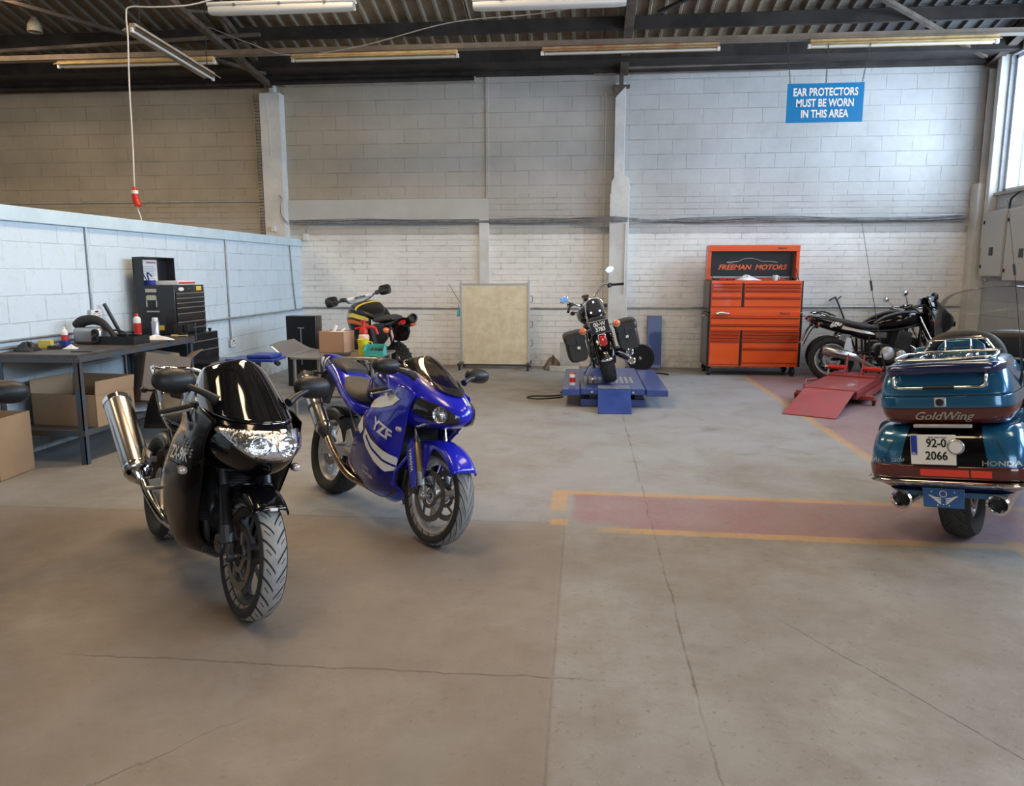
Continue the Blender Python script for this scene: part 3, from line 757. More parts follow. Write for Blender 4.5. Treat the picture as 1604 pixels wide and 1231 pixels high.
# ================================================================== SPORT BIKES
def sport_core(root, mt_f, mt_r, mr, fork_m, spokes=3, steer=0, gold=False):
    wheel(root, 'front_wheel', .70, .30, .125, mt_f, mr, spokes, dr=.155, steer=steer)
    wheel(root, 'rear_wheel', -.70, .315, .185, mt_r, mr, spokes, discs=(-1,), dr=.11, sprocket=True)
    for s in (1, -1):
        fork(root, .70, .30, s*.103, .86, fork_m[0], fork_m[1], fork_m[2], split=.52)
        caliper(root, .60, s*.10, .335, m_dkalloy if not gold else m_gold, s)
    MB().cyl((.70, -.13, .30), (.70, .13, .30), .010, .010, 10).build('front_axle', m_bolt, root)
    # swingarm, chain, frame, radiator, subframe
    m = MB()
    for s in (1, -1):
        m.rings([[(-.16, s*.11+a, .40+b) for a, b in ((-.02, -.04), (.02, -.04), (.02, .04), (-.02, .04))], [(-.45, s*.12+a, .37+b) for a, b in ((-.018, -.04), (.018, -.04), (.018, .05), (-.018, .05))], [(-.74, s*.12+a, .315+b) for a, b in ((-.015, -.03), (.015, -.03), (.015, .03), (-.015, .03))]])
    m.bb(-.30, -.22, -.12, .12, .36, .44); m.build('swingarm', m_alloy, root, bev=.006)
    MB().tube([(-.70, .09, .315+.10), (-.20, .09, .43), (-.14, .09, .38), (-.2, .09, .33), (-.70, .09, .315-.10)], .007, 6).build('chain', m_disc, root)
    f = MB()
    for s in (1, -1):
        f.rings([[(x, s*y+a, z+b) for a, b in ((-.012, -h), (.012, -h), (.012, h), (-.012, h))] for x, y, z, h in ((.42, .06, .82, .05), (.25, .16, .76, .05), (0, .17, .66, .05), (-.16, .14, .50, .07), (-.20, .13, .38, .06))])
    f.cyl((.40, 0, .74), (.45, 0, .90), .035, .035, 16); f.build('frame', m_alloy, root, bev=.006)
    sf = MB()
    for s in (1, -1):
        sf.tube([(-.14, s*.13, .62), (-.45, s*.11, .78), (-.80, s*.07, .86)], .012, 8); sf.tube([(-.17, s*.13, .50), (-.45, s*.11, .76)], .010, 8)
    sf.build('subframe', m_dkalloy, root)
    engine_block(root, .06, .42, .20)
    r = MB().box((.36, 0, .54), (.035, .34, .30), M=Matrix.Rotation(R(-12), 4, 'Y'))
    for k in range(22): r.box((.384-.0125*(k-11)*.22, 0, .40+k*.0127), (.004, .31, .0035), M=Matrix.Rotation(R(-12), 4, 'Y'))
    r.build('radiator', m_engine, root, bev=.003)
    h = MB()
    for y in (-.12, -.04, .04, .12): h.tube([(.27, y, .56), (.36, y, .46), (.33, y*.8, .26), (.15, y*.5, .18), (-.1, -.03+y*.2, .18)], .019, 10, sub=5)
    h.build('exhaust_header', m_dkalloy, root)
    MB().tube([(.36, -.05, .86), (.40, 0, .87), (.36, .05, .86)], .02, 10).box((.40, 0, .88), (.10, .26, .03)).build('top_yoke', m_alloy, root, bev=.005)
    MB().cyl((-.70, -.14, .315), (-.70, .14, .315), .012, .012, 10).build('rear_axle', m_bolt, root)
    MB().tube([(-.08, .14, .30), (-.10, .26, .06), (-.12, .29, .035)], [.012, .011, .011], 8).box((-.12, .29, .032), (.06, .04, .008)).build('side_stand', m_dkalloy, root)
    hg = MB()
    hg.tube([(-.30, 0, .52), (-.33, 0, .75)], .03, 12); hg.build('rear_shock', m_dkalloy, root)
def rear_hugger(root, m, r=.335, a0=60, a1=150, w=.09):
    return front_fender(MB(), -.70, .315, r, a0, a1, w, .05).build('rear_mudguard', m, root, solid=.003)

def black_bike():
    t = empty('sport_motorcycle', (-1.975, 3.583, 0), 'gloss black sport motorcycle with one wide headlight, parked nearest the camera on the left', 'motorcycle', None, R(-46.2), R(-8), .97)
    sport_core(t, m_tyre_road, m_tyre_road, m_dkalloy, (m_dkalloy, m_blackmat, m_dkalloy))
    G_ = m_blackgloss
    nose = MB().hull([(.655, .64, .32, .10, 2.1, .02), (.69, .76, .31, .165, 2.2, .0), (.75, .83, .30, .215, 2.3, .0), (.82, .85, .29, .238, 2.4, 0), (.90, .80, .25, .232, 2.3, .0), (.965, .70, .22, .205, 2.2, 0), (1.01, .60, .20, .18, 2.1, .0)], 14, 5).build('nose_fairing', G_, t, sm=60, solid=.004)
    T = bvh(nose)
    # screen
    sc_ = MB().hull([(.925, .775, .40, .208, 2.2, .01), (1.0, .66, .30, .196, 2.2, .0), (1.08, .545, .24, .170, 2.2, -.01), (1.14, .455, .22, .140, 2.1, -.02), (1.175, .395, .25, .095, 2.0, -.03), (1.185, .37, .30, .04, 2, -.02)], 14, 5).build('windscreen', m_tint, t, sm=60, solid=.003)
    # headlight: reflector bowls under a lens laid into the nose
    poly = [(-.185, .045), (-.13, .058), (0, .060), (.13, .058), (.185, .045), (.15, -.005), (.10, -.042), (.04, -.060), (-.04, -.060), (-.10, -.042), (-.15, -.005)]
    lamp = decal(poly, m_reflector, t, (1.4, 0, .835), (0, 1, 0), (0, 0, 1), T, 'headlight', .003, .018, 4, th=.002)
    for y in (-.062, .062):
        b = MB()
        rs = []
        for rr, xx in ((.046, .868), (.040, .852), (.028, .842), (.014, .838), (.012, .856), (.002, .858)):
            rs.append([(xx-abs(y+rr*math.cos(a))*.17, y+rr*math.cos(a), .838+rr*math.sin(a)) for a in [2*math.pi*j/20 for j in range(20)]])
        b.rings(rs, cap=False).build('headlight_bulb_bowl', m_chrome, lamp, sm=50)
    decal([(a*1.02, b*1.03) for a, b in poly], m_lensglass, lamp, (1.4, 0, .835), (0, 1, 0), (0, 0, 1), T, 'headlight_lens', .016, .018, 4)
    # side fairings
    rows = [[(.66, .205, .92), (.48, .215, .955), (.30, .205, .93), (.14, .185, .88), (.02, .17, .80)],
            [(.60, .222, .80), (.45, .238, .80), (.26, .235, .77), (.08, .222, .73), (-.06, .20, .66)],
            [(.55, .205, .66), (.42, .228, .64), (.22, .245, .60), (.02, .235, .56), (-.14, .205, .52)],
            [(.475, .185, .49), (.37, .215, .46), (.18, .225, .43), (-.02, .215, .40), (-.22, .185, .38)],
            [(.40, .14, .31), (.28, .175, .26), (.12, .18, .22), (-.05, .16, .25), (-.27, .145, .27)],
            [(.33, .0, .20), (.22, .0, .14), (.08, .0, .13), (-.08, .0, .165), (-.27, .0, .20)]]
    side = MB().surf(rows, 5, 5, mirror=True).build('side_fairing', m_blackside, t, sm=60, solid=.004)
    S = bvh(side)
    # grille of round holes and lettering on the flank, right side seen from the front
    for s in (-1, 1):
        gp = decal([(-.10, .045), (.085, -.03), (.03, -.045), (-.03, -.03)], m_dkalloy, side, (.40, s*.6, .765), (s*-1, 0, 0) if s > 0 else (1, 0, 0), (0, 0, 1), S, 'vent_mesh', .003, .015)
        hl = MB()
        for i in range(4):
            for j in range(3):
                px, pz = .355+.03*i+.012*j, .752+.018*j-.012*i
                h = S.ray_cast(V((px, s*.6, pz)), V((0, -s, 0)))
                if h[0]: hl.cyl(h[0], h[0]+V((0, s*.006, 0)), .0055, .0055, 8)
        hl.build('vent_hole', m_decsilver, side)
        u = (1, 0, .10) if s < 0 else (-1, 0, -.10)
        text('ZX-9R', .088, m_decwhite, side, (.27, s*.6, .70), u, (0, 0, 1), shear=.35, bold=.003, tree=S, off=.003, sx=1.05)
        indicator(t, (.44, s*.225, .665), (.46, s*.275, .66), .020, m_clearlens, .05)
        decal([(-.10, .02), (.09, .032), (.10, .005), (0, -.028), (-.09, -.02)], m_blackmat, side, (.20, s*.6, .62), (1, 0, 0) if s < 0 else (-1, 0, 0), (0, 0, 1), S, 'cooling_vent', .004, .02)
    # nose seam and mesh duct trim
    ff = front_fender(MB(),   .70, .30, .335, 52, 168, .085, .05, drop=lambda q: .09*math.exp(-((q-.62)/.16)**2)).build('front_mudguard', G_, t, sm=60, solid=.003)
    MB().box((.905, .0, .565), (.02, .035, .012)).build('mudguard_plate', m_decwhite, ff, bev=.002)
    for s in (1, -1):
        MB().loft([(.36, s*.115, .60, .030, .06, 2.5), (.44, s*.115, .52, .034, .07, 2.5), (.50, s*.115, .44, .03, .06, 2.5)], 14, 4).build('fork_guard', m_blackmat, t)
        mirror(t, (.56, s*.17, 1.0), (.46, s*.335, 1.07), .085, s, m_black, ell=(1.12, .68), stalk=.013)
        lever_set(t, (.30), s*.20, .935, s, .10, .05)
        footpeg(t, -.22, s*.17, .42, s); footpeg(t, -.50, s*.16, .52, s)
        MB().prism([(-.06, -.06), (.05, -.09), (.07, 0), (0, .08), (-.05, .06)], .008, (-.20, s*.165, .45)).build('footrest_plate', m_alloy, t, bev=.002)
    MB().tube([(.32, -.20, .935), (.36, -.12, .90), (.38, 0, .885), (.36, .12, .90), (.32, .20, .935)], .013, 10, sub=3).build('handlebar', m_black, t)
    MB().loft([(.30, 0, .86, .10, .05), (.24, 0, .88, .165, .10), (.08, 0, .92, .185, .125, 2.6), (-.10, 0, .89, .15, .12), (-.22, 0, .84, .10, .07)], 24, 5).build('fuel_tank', G_, t)
    MB().cyl((.10, 0, 1.04), (.10, 0, 1.052), .04, .038, 24).build('fuel_cap', m_chrome, t, bev=.002)
    MB().loft([(-.17, 0, .82, .08, .04), (-.27, 0, .80, .145, .05, 2.8), (-.42, 0, .82, .155, .05, 2.8), (-.55, 0, .88, .13, .035)], 24, 5).build('rider_seat', m_seatg, t)
    MB().loft([(-.52, 0, .91, .10, .03), (-.60, 0, .945, .125, .05, 2.8), (-.78, 0, .965, .11, .05, 2.8), (-.88, 0, .96, .07, .03)], 24, 5).build('pillion_seat', m_seatg, t)
    tail = MB().loft([(-.16, 0, .74, .10, .05), (-.35, 0, .77, .155, .07, 2.8), (-.60, 0, .85, .14, .085, 2.6), (-.85, 0, .905, .10, .07, 2.4), (-1.0, 0, .935, .06, .03), (-1.04, 0, .94, .03, .012)], 24, 5).build('tail_fairing', G_, t)
    for s in (1, -1):
        MB().tube([(-.55, s*.13, .93), (-.66, s*.15, 1.00), (-.85, s*.12, 1.02), (-.93, s*.05, 1.01), (-.93, 0, 1.01)], .012, 10, sub=4).build('grab_rail', m_chrome, t)
    rear_hugger(t, m_blackmat)
    MB().surf([[(-.95, 0, .90), (-1.05, 0, .78), (-1.12, 0, .60)], [(-.95, .07, .89), (-1.05, .08, .77), (-1.12, .08, .60)]], 4, 2, mirror=True).build('number_plate_holder', m_blackmat, t, solid=.004)
    MB().loft([(-1.0, 0, .915, .065, .022), (-1.045, 0, .92, .03, .012)], 14, 3).build('tail_light', m_redlens, t)
    for s in (1, -1): indicator(t, (-.98, s*.04, .86), (-1.0, s*.12, .86), .018, m_amber, .04, -1)
    # exhaust on the right
    e = MB().tube([(-.08, -.05, .19), (-.22, -.14, .23), (-.36, -.20, .34), (-.46, -.225, .43)], .026, 14, sub=6).build('exhaust_pipe', m_chrome, t)
    a, b = V((-.47, -.235, .44)), V((-.90, -.29, .80)); d = (b-a).normalized(); u, w = perp(d)
    def oval(c, r1, r2): return [c+u*r1*math.cos(q)+w*r2*math.sin(q) for q in [2*math.pi*j/28 for j in range(28)]]
    can = MB().rings([oval(a, .06, .06), oval(a+d*.02, .077, .077), oval(b-d*.02, .077, .077), oval(b, .073, .073)]).build('muffler', m_steelexh, t, sm=35)
    MB().rings([oval(a-d*.05, .030, .030), oval(a-d*.01, .066, .066), oval(a+d*.05, .0795, .0795), oval(a+d*.055, .0775, .0775)]).build('muffler_collar', m_chrome, can, sm=35)
    MB().rings([oval(b, .0795, .0795), oval(b-d*.03, .0795, .0795)]).rings([oval(b, .066, .066), oval(b+d*.02, .036, .036), oval(b+d*.035, .032, .032)]).build('muffler_cap', m_chrome, can, sm=35)
    MB().prism([(-.25, 0), (.02, -.02), (.03, .02), (-.24, .03)], .01, (-.42, -.20, .56)).build('muffler_hanger', m_alloy, t, bev=.002)
    return t

def blue_bike():
    t = empty('sport_motorcycle', (-1.308, 4.571, 0), 'royal blue and white sport motorcycle with twin cat-eye headlights, behind the black one', 'motorcycle', None, R(-46.9), R(-10), .95)
    sport_core(t, m_tyre_fine, m_tyre_dark, m_alloyw, (m_chrome, m_gold, m_alloy), 3, R(3))
    B = m_bluegloss
    nose = MB().hull([(.70, .68, .34, .15, 2.3, -.02), (.745, .83, .32, .205, 2.1, -.01), (.79, .885, .32, .225, 1.9, .0), (.85, .865, .30, .225, 1.85, .02), (.90, .79, .27, .215, 1.9, .03), (.95, .69, .25, .20, 1.9, .02), (.99, .60, .26, .18, 1.9, .0), (1.01, .54, .28, .165, 2, 0)], 16, 5).build('nose_fairing', B, t, sm=60, solid=.004)
    T = bvh(nose)
    for s in (1, -1):
        o = (1.4, s*.118, .805); u = (0, 1, 0)
        poly = [(s*a, b) for a, b in ((-.090, -.058), (-.030, -.060), (.040, -.042), (.092, .010), (.104, .075), (.066, .072), (-.010, .040), (-.075, -.010))]
        if s < 0: poly = poly[::-1]
        lamp = decal(poly, m_engine, t, o, u, (0, 0, 1), T, 'headlight', .002, .014, 4)
        h = T.ray_cast(V((1.4, s*.118, .800)), V((-1, 0, 0))); c = h[0]
        b = MB(); rs = []
        nn = (h[1] if h[1].x > 0 else -h[1]); uu, ww = perp(nn)
        for rr, dd in ((.048, .006), (.043, .002), (.02, .004), (.012, .010), (.001, .012)):
            rs.append([c+nn*dd+(uu*math.cos(a)+ww*math.sin(a))*rr for a in [2*math.pi*j/20 for j in range(20)]])
        b.rings(rs, cap=False).build('headlight_bulb_bowl', m_reflector, lamp, sm=50)
        decal([(a*1.02, b*1.03) for a, b in poly], m_lensglass, lamp, o, u, (0, 0, 1), T, 'headlight_lens', .013, .016, 4)
    ram = MB().hull([(.695, .60, .42, .14, 2.4, 0), (.715, .74, .42, .16, 2.4, 0), (.735, .76, .42, .165, 2.4, 0)], 12, 3).build('nose_intake', m_blackmat, t, sm=60)
    text('R1', .05, m_decwhite, nose, (1.4, .045, .885), (0, 1, 0), (0, 0, 1), shear=.25, bold=.002, tree=T, off=.003)
    MB().hull([(.925, .765, .60, .115, 1.9, .05), (.96, .70, .50, .125, 2.0, .045), (1.01, .61, .38, .14, 2.1, .02), (1.07, .50, .31, .13, 2.1, -.01), (1.11, .42, .28, .10, 2.1, -.03), (1.125, .385, .29, .05, 2, -.03)], 14, 5).build('windscreen', m_smoke, t, sm=60, solid=.003)
    MB().hull([(.915, .785, .62, .10, 1.9, .05), (.94, .745, .58, .108, 1.9, .05), (.955, .715, .55, .112, 1.9, .05)], 12, 3).build('screen_base_trim', m_blackmat, t, sm=60)
    MB().loft([(.46, 0, .93, .12, .03), (.40, 0, .955, .12, .05), (.36, 0, .955, .10, .04)], 16, 3).build('instrument_pod', m_black, t)
    rows = [[(.62, .20, .90), (.48, .21, .935), (.34, .20, .90), (.20, .19, .845), (.10, .175, .80)],
            [(.60, .222, .80), (.46, .235, .80), (.30, .235, .77), (.14, .222, .73), (.02, .20, .68)],
            [(.56, .20, .69), (.44, .232, .67), (.26, .24, .63), (.08, .23, .59), (-.06, .205, .55)],
            [(.47, .155, .54), (.38, .20, .51), (.20, .225, .47), (.02, .21, .43), (-.14, .185, .41)],
            [(.415, .14, .34), (.30, .18, .28), (.14, .18, .24), (-.03, .16, .26), (-.26, .14, .29)],
            [(.35, .0, .21), (.24, .0, .15), (.10, .0, .135), (-.06, .0, .165), (-.28, .0, .215)]]
    side = MB().surf(rows, 6, 6, mirror=True).build('side_fairing', B, t, sm=60, solid=.004)
    S = bvh(side)
    for s in (-1, 1):
        sx = 1 if s < 0 else -1
        U = (sx, 0, 0); O = (0, s*.7, 0)
        def P(pts): return [(a*sx, b) for a, b in pts] if s < 0 else [(a*sx, b) for a, b in pts][::-1]
        dk = decal(P([(.02, .70), (.20, .60), (.40, .49), (.47, .40), (.40, .25), (.1, .2), (-.32, .19), (-.30, .36), (-.08, .52)]), m_bluedeep, side, O, U, (0, 0, 1), S, 'dark_blue_panel', .002, .022)
        decal(P([(.42, .865), (.50, .845), (.44, .80), (.30, .765), (.14, .745), (.06, .76), (.10, .79), (.24, .83)]), m_champ, side, O, U, (0, 0, 1), S, 'champagne_panel', .0045, .018)
        decal(P([(.13, .61), (.22, .555), (.34, .505), (.455, .475), (.44, .40), (.36, .375), (.25, .42), (.16, .49), (.105, .55)]), m_decwhite, side, O, U, (0, 0, 1), S, 'white_flash', .0045, .018)
        decal(P([(.155, .575), (.24, .50), (.34, .45), (.448, .425), (.446, .413), (.335, .437), (.23, .485), (.145, .56)]), m_bluedeep, side, O, U, (0, 0, 1), S, 'dark_pinstripe', .006, .014)
        decal(P([(-.02, .70), (.05, .66), (.10, .60), (.06, .56), (-.03, .60), (-.06, .66)]), m_decwhite, side, O, U, (0, 0, 1), S, 'white_flash', .0045, .018)
        text('YZF', .105, m_decwhite, side, (.33, s*.7, .635), (sx, 0, -.28*sx), (0, 0, 1), shear=-.35 if False else .1, bold=.004, tree=S, off=.005, sx=1.15)
        text('GENESIS', .026, m_decsilver, side, (.15, s*.7, .36), (sx, 0, -.22*sx), (0, 0, 1), tree=S, off=.004)
        text('EXUP1000', .03, m_decsilver, side, (.17, s*.7, .32), (sx, 0, -.22*sx), (0, 0, 1), shear=.3, bold=.001, tree=S, off=.004)
        q = S.ray_cast(V((.50, s*.7, .665)), V((0, -s, 0)))
        if q[0]: MB().loft([(q[0].y-s*.004, q[0].x, q[0].z, .030, .018, 2), (q[0].y+s*.012, q[0].x, q[0].z, .022, .013, 2), (q[0].y+s*.016, q[0].x, q[0].z, .008, .005, 2)], 14, 3, 'Y').build('turn_signal', m_clearlens, t)
    for s in (1, -1):
        MB().tube([(.52, s*.135, .50), (.45, s*.165, .40), (.40, s*.15, .30)], .010, 6).build('fairing_duct', B, t)
    ff = front_fender(MB(), .70, .30, .335, 36, 160, .088, .05, drop=lambda q: .16*math.exp(-((q-.62)/.14)**4)).build('front_mudguard', B, t, sm=60, solid=.003)
    for s in (1, -1):
        fg = MB().prism([(.50, .62), (.56, .62), (.635, .44), (.66, .34), (.62, .325), (.57, .40), (.51, .52)], .010, (0, s*.138, 0)).build('fork_guard', B, t, bev=.004)
        text('YAMAHA', .034, m_decwhite, fg, (.575, s*.1445, .49), (.40, 0, -.915), (1, 0, .43) if s < 0 else (-1, 0, -.43), bold=.001, sx=1.0)
        mirror(t, (.56, s*.175, .985), (.48, s*.335, 1.035), .078, s, m_black, ell=(1.15, .62), stalk=.012)
        lever_set(t, .32, s*.18, .90, s, .10, .05)
        footpeg(t, -.24, s*.17, .44, s); footpeg(t, -.50, s*.15, .54, s)
        MB().prism([(-.06, -.06), (.05, -.09), (.07, 0), (0, .08), (-.05, .06)], .008, (-.22, s*.165, .47)).build('footrest_plate', m_alloy, t, bev=.002)
    MB().tube([(.34, -.18, .90), (.38, -.12, .885), (.40, 0, .88), (.38, .12, .885), (.34, .18, .90)], .013, 10, sub=3).build('handlebar', m_black, t)
    tank = MB().loft([(.31, 0, .84, .10, .05), (.24, 0, .86, .165, .10), (.10, 0, .895, .185, .115, 2.6), (-.06, 0, .87, .15, .115), (-.19, 0, .81, .10, .07)], 28, 6).build('fuel_tank', m_bluedeep, t)
    TT = bvh(tank)
    text('YAMAHA', .075, m_decwhite, tank, (.04, -.5, .955), (1, 0, .1), (0, .55, 1), bold=.003, tree=TT, off=.003, shear=.15)
    for pp in ([(.10, .03), (.20, .06), (.26, .045), (.20, .03), (.14, .0)], [(.02, -.045), (.10, -.03), (.2, -.055), (.1, -.06)], [(-.10, .03), (-.05, .07), (.04, .085), (-.02, .055)]):
        decal([(a, b) for a, b in pp], m_decwhite, tank, (.02, -.5, .93), (1, 0, 0), (0, .5, 1), TT, 'white_flash', .003, .02)
    MB().cyl((.12, 0, 1.005), (.12, 0, 1.018), .04, .038, 24).build('fuel_cap', m_alloy, t, bev=.002)
    MB().loft([(-.12, 0, .80, .08, .04), (-.22, 0, .775, .145, .05, 2.8), (-.40, 0, .795, .155, .05, 2.8), (-.52, 0, .86, .12, .035)], 24, 5).build('rider_seat', m_seatg, t)
    MB().loft([(-.56, 0, .925, .09, .02), (-.64, 0, .94, .105, .04, 2.8), (-.80, 0, .965, .095, .04, 2.8), (-.90, 0, .965, .05, .02)], 24, 5).build('pillion_seat', m_seat, t)
    tail = MB().loft([(-.14, 0, .68, .10, .05), (-.25, 0, .70, .165, .06, 2.8), (-.45, 0, .78, .165, .08, 2.6), (-.65, 0, .865, .135, .085, 2.5), (-.90, 0, .935, .10, .075, 2.4), (-1.02, 0, .96, .085, .055, 2.4), (-1.05, 0, .965, .06, .03)], 26, 6).build('tail_fairing', B, t)
    TL = bvh(tail)
    decal([(-1.03, .93), (-.94, .90), (-.80, .94), (-.72, 1.0), (-.9, 1.03), (-1.03, 1.02)], m_bluedeep, tail, (0, -.7, 0), (1, 0, 0), (0, 0, 1), TL, 'dark_blue_panel', .002, .02)
    text('R1', .11, m_decwhite, tail, (-.93, -.7, .945), (1, 0, .1), (0, 0, 1), bold=.005, tree=TL, off=.004)
    rear_hugger(t, m_blackmat)
    MB().surf([[(-.95, 0, .90), (-1.05, 0, .78), (-1.12, 0, .62)], [(-.95, .07, .89), (-1.05, .08, .77), (-1.12, .08, .62)]], 4, 2, mirror=True).build('number_plate_holder', m_blackmat, t, solid=.004)
    MB().loft([(-1.03, 0, .95, .07, .03), (-1.065, 0, .955, .04, .015)], 14, 3).build('tail_light', m_redlens, t)
    for s in (1, -1): indicator(t, (-.98, s*.04, .86), (-1.0, s*.12, .86), .018, m_amber, .04, -1)
    MB().tube([(-.06, -.06, .19), (-.20, -.15, .24), (-.34, -.205, .36), (-.44, -.225, .46)], .026, 14, sub=6).build('exhaust_pipe', m_heatpipe, t)
    a, b = V((-.47, -.235, .49)), V((-.84, -.27, .84)); d = (b-a).normalized(); u, w = perp(d)
    def oval(c, r1, r2): return [c+u*r1*math.cos(q)+w*r2*math.sin(q) for q in [2*math.pi*j/28 for j in range(28)]]
    can = MB().rings([oval(a, .045, .045), oval(a+d*.02, .056, .056), oval(b-d*.02, .056, .056), oval(b, .052, .052)]).build('muffler', m_steelexh, t, sm=35)
    MB().rings([oval(a-d*.05, .028, .028), oval(a-d*.01, .046, .046), oval(a+d*.05, .0585, .0585), oval(a+d*.055, .0565, .0565)]).build('muffler_collar', m_dkalloy, can, sm=35)
    MB().rings([oval(a+d*.20, .0590, .0590), oval(a+d*.225, .0590, .0590)]).build('muffler_strap', m_dkalloy, can, sm=35)
    MB().rings([oval(b, .0585, .0585), oval(b-d*.03, .0585, .0585)]).rings([oval(b, .045, .045), oval(b+d*.02, .026, .026), oval(b+d*.035, .024, .024)]).build('muffler_cap', m_dkalloy, can, sm=35)
    return t
bb = black_bike(); blue_bike()
nb = copy_tree(bb); nb.location.x -= 1.40; nb.location.y -= .28
tag(nb, 'black motorcycle at the left edge of the view, only its mirror and lever in sight', 'motorcycle')
# ================================================================== TOURING BIKE WITH TOP BOX
m_teal = mat('metallic_teal_paint', (.012, .115, .235), .22, metal=.35, coat=1)
m_navy = mat('metallic_navy_paint', (.012, .022, .085), .2, metal=.3, coat=1)
m_smokered = mat('smoked_red_lens', (.095, .012, .010), .12, coat=1)
m_brightred = mat('bright_red_reflector', (.85, .045, .02), .15, coat=1)
m_bluetag = mat('blue_badge_plate', (.03, .11, .30), .4, coat=.3)
m_plateblue = mat('plate_blue_band', (.02, .05, .35), .4)
m_plate = mat('plate_white', (.80, .78, .70), .4)
def tourer():
    t = empty('touring_motorcycle', (2.286+.85*.95*math.cos(R(54)), 4.535+.85*.95*math.sin(R(54)), 0), 'metallic teal full-dress touring motorcycle seen from behind, with top box, rack and whip aerials', 'motorcycle', None, R(54), R(-7.5), .95)
    wheel(t, 'rear_wheel', -.85, .325, .17, m_tyre_dark, m_alloyw, 5, ri=.20, discs=(-1,), dr=.15)
    wheel(t, 'front_wheel', .84, .315, .13, m_tyre_dark, m_alloyw, 5, discs=(1, -1), dr=.15)
    for s in (1, -1): fork(t, .84, .315, s*.11, .88, m_chrome, m_alloy, split=.5)
    front_fender(MB(), .84, .315, .35, 20, 170, .09, .08).build('front_mudguard', m_teal, t, sm=60, solid=.004)
    def L(name, m, rows, e=5, par=t, n=40, sub=4, bev=0, sm=45): return MB().loft([(z, x, 0, hx, hy, e) for z, x, hx, hy in rows], n, sub, 'Z').build(name, m, par, sm=sm, bev=bev)
    # ---- top box
    tb = L('top_box', m_teal, [(.862, -1.0, .292, .350), (.87, -1.0, .296, .353), (.925, -1.0, .294, .350), (.931, -1.0, .290, .347)], 6)
    L('top_box_base', m_smokered, [(.765, -.99, .22, .29), (.772, -.995, .25, .315), (.82, -1.0, .28, .34), (.860, -1.0, .290, .348)], 6, tb)
    L('top_box_lid', m_teal, [(.936, -1.0, .290, .348), (.945, -1.0, .293, .350), (1.0, -.995, .282, .340), (1.06, -.985, .265, .322), (1.105, -.975, .245, .300), (1.125, -.97, .22, .275), (1.132, -.97, .18, .24)], 6, tb)
    L('box_seam', m_black, [(.928, -1.0, .286, .343), (.939, -1.0, .286, .343)], 6, tb)
    B = bvh(*[c for c in tb.children])
    MB().loft([(-.31, -1.14, 1.085, .05, .022, 3), (-.25, -1.225, 1.085, .06, .032, 3), (0, -1.250, 1.09, .06, .036, 3), (.25, -1.225, 1.085, .06, .032, 3), (.31, -1.14, 1.085, .05, .022, 3)], 16, 5, 'Y').build('lid_spoiler', m_navy, tb)
    for s in (1, -1):
        MB().tube([(-1.25, s*.225, 1.055), (-1.305, s*.235, 1.045), (-1.31, s*.225, .99), (-1.315, s*.16, .985), (-1.315, s*.075, .985)], .009, 10, sub=4).build('grab_bar', m_chrome, tb)
    MB().cyl((-1.315, -.08, .985), (-1.315, .08, .985), .011, .011, 12).build('grab_bar_sleeve', m_black, tb)
    lk = MB().box((-1.298, 0, .898), (.012, .062, .055)).build('lock_plate', m_alloyw, tb, bev=.006)
    MB().lathe([(.001, 0), (.020, 0), (.021, -.004), (.001, -.007)], (-1.305, 0, .898), (1, 0, 0), n=20, closed=False).build('lock_barrel', m_black, lk)
    text('GoldWing', .068, m_decsilver, tb, (-1.9, 0, .815), (0, -1, 0), (0, 0, 1), shear=.5, bold=.0006, tree=B, off=.003, sx=1.05)
    # luggage rack
    rk = MB()
    for s in (1, -1):
        rk.tube([(-.80, s*.12, 1.15), (-1.12, s*.12, 1.15), (-1.155, s*.12, 1.14)], .008, 8, sub=3)
        rk.tube([(-.86, s*.05, 1.15), (-1.14, s*.05, 1.15)], .006, 8)
        for x in (-.86, -1.10): rk.cyl((x, s*.12, 1.15), (x, s*.12, 1.12), .007, .007, 8)
    rk.tube([(-.84, -.19, 1.155), (-1.02, -.255, 1.155), (-1.17, -.25, 1.14), (-1.20, -.12, 1.135), (-1.20, .12, 1.135), (-1.17, .25, 1.14), (-1.02, .255, 1.155), (-.84, .19, 1.155)], .009, 10, sub=5, closed=True)
    rk.tube([(-.95, -.24, 1.155), (-.95, .24, 1.155)], .006, 8)
    rk.build('luggage_rack', m_chrome, tb)
    # ---- rear body, lamps and bumper
    rb = L('saddlebag_body', m_teal, [(.455, -1.0, .30, .415), (.52, -1.0, .31, .425), (.62, -.995, .30, .415), (.70, -.985, .272, .39), (.740, -.97, .235, .36), (.750, -.97, .20, .33)], 5.5)
    RB = bvh(rb)
    for s in (1, -1):
        sm_ = RB.ray_cast
        pts = []
        for z in (.54, .60, .66, .72, .755):
            h = sm_(V((-1.9, s*(.33-.11*(z-.54)/.22), z)), V((1, 0, 0)))
            if h[0]: pts.append(h[0]+V((-.001, 0, 0)))
        MB().tube(pts, .0022, 6, sub=3).build('bag_lid_seam', m_black, rb)
    decal([(-.20, -.13), (.20, -.13), (.225, -.09), (.185, .11), (.165, .13), (-.165, .13), (-.185, .11), (-.225, -.09)], m_blackgloss, rb, (-1.9, 0, .635), (0, -1, 0), (0, 0, 1), RB, 'plate_recess', .003, .03)
    MB().box((-1.275, 0, .757), (.03, .30, .020)).build('number_plate_lamp', m_alloyw, rb, bev=.004)
    pl = licence(rb, (-1.322, .045, .625), (0, -1, 0), (.06, 0, 1), ['92-0', '2066'], .235, .175, m_plate, m_black, .068, .05)
    MB().box((-1.324, .143, .625), (.004, .032, .165)).build('country_band', m_plateblue, pl)
    text('IRL', .02, m_decwhite, pl, (-1.328, .143, .60), (0, -1, 0), (0, 0, 1), ext=.0004)
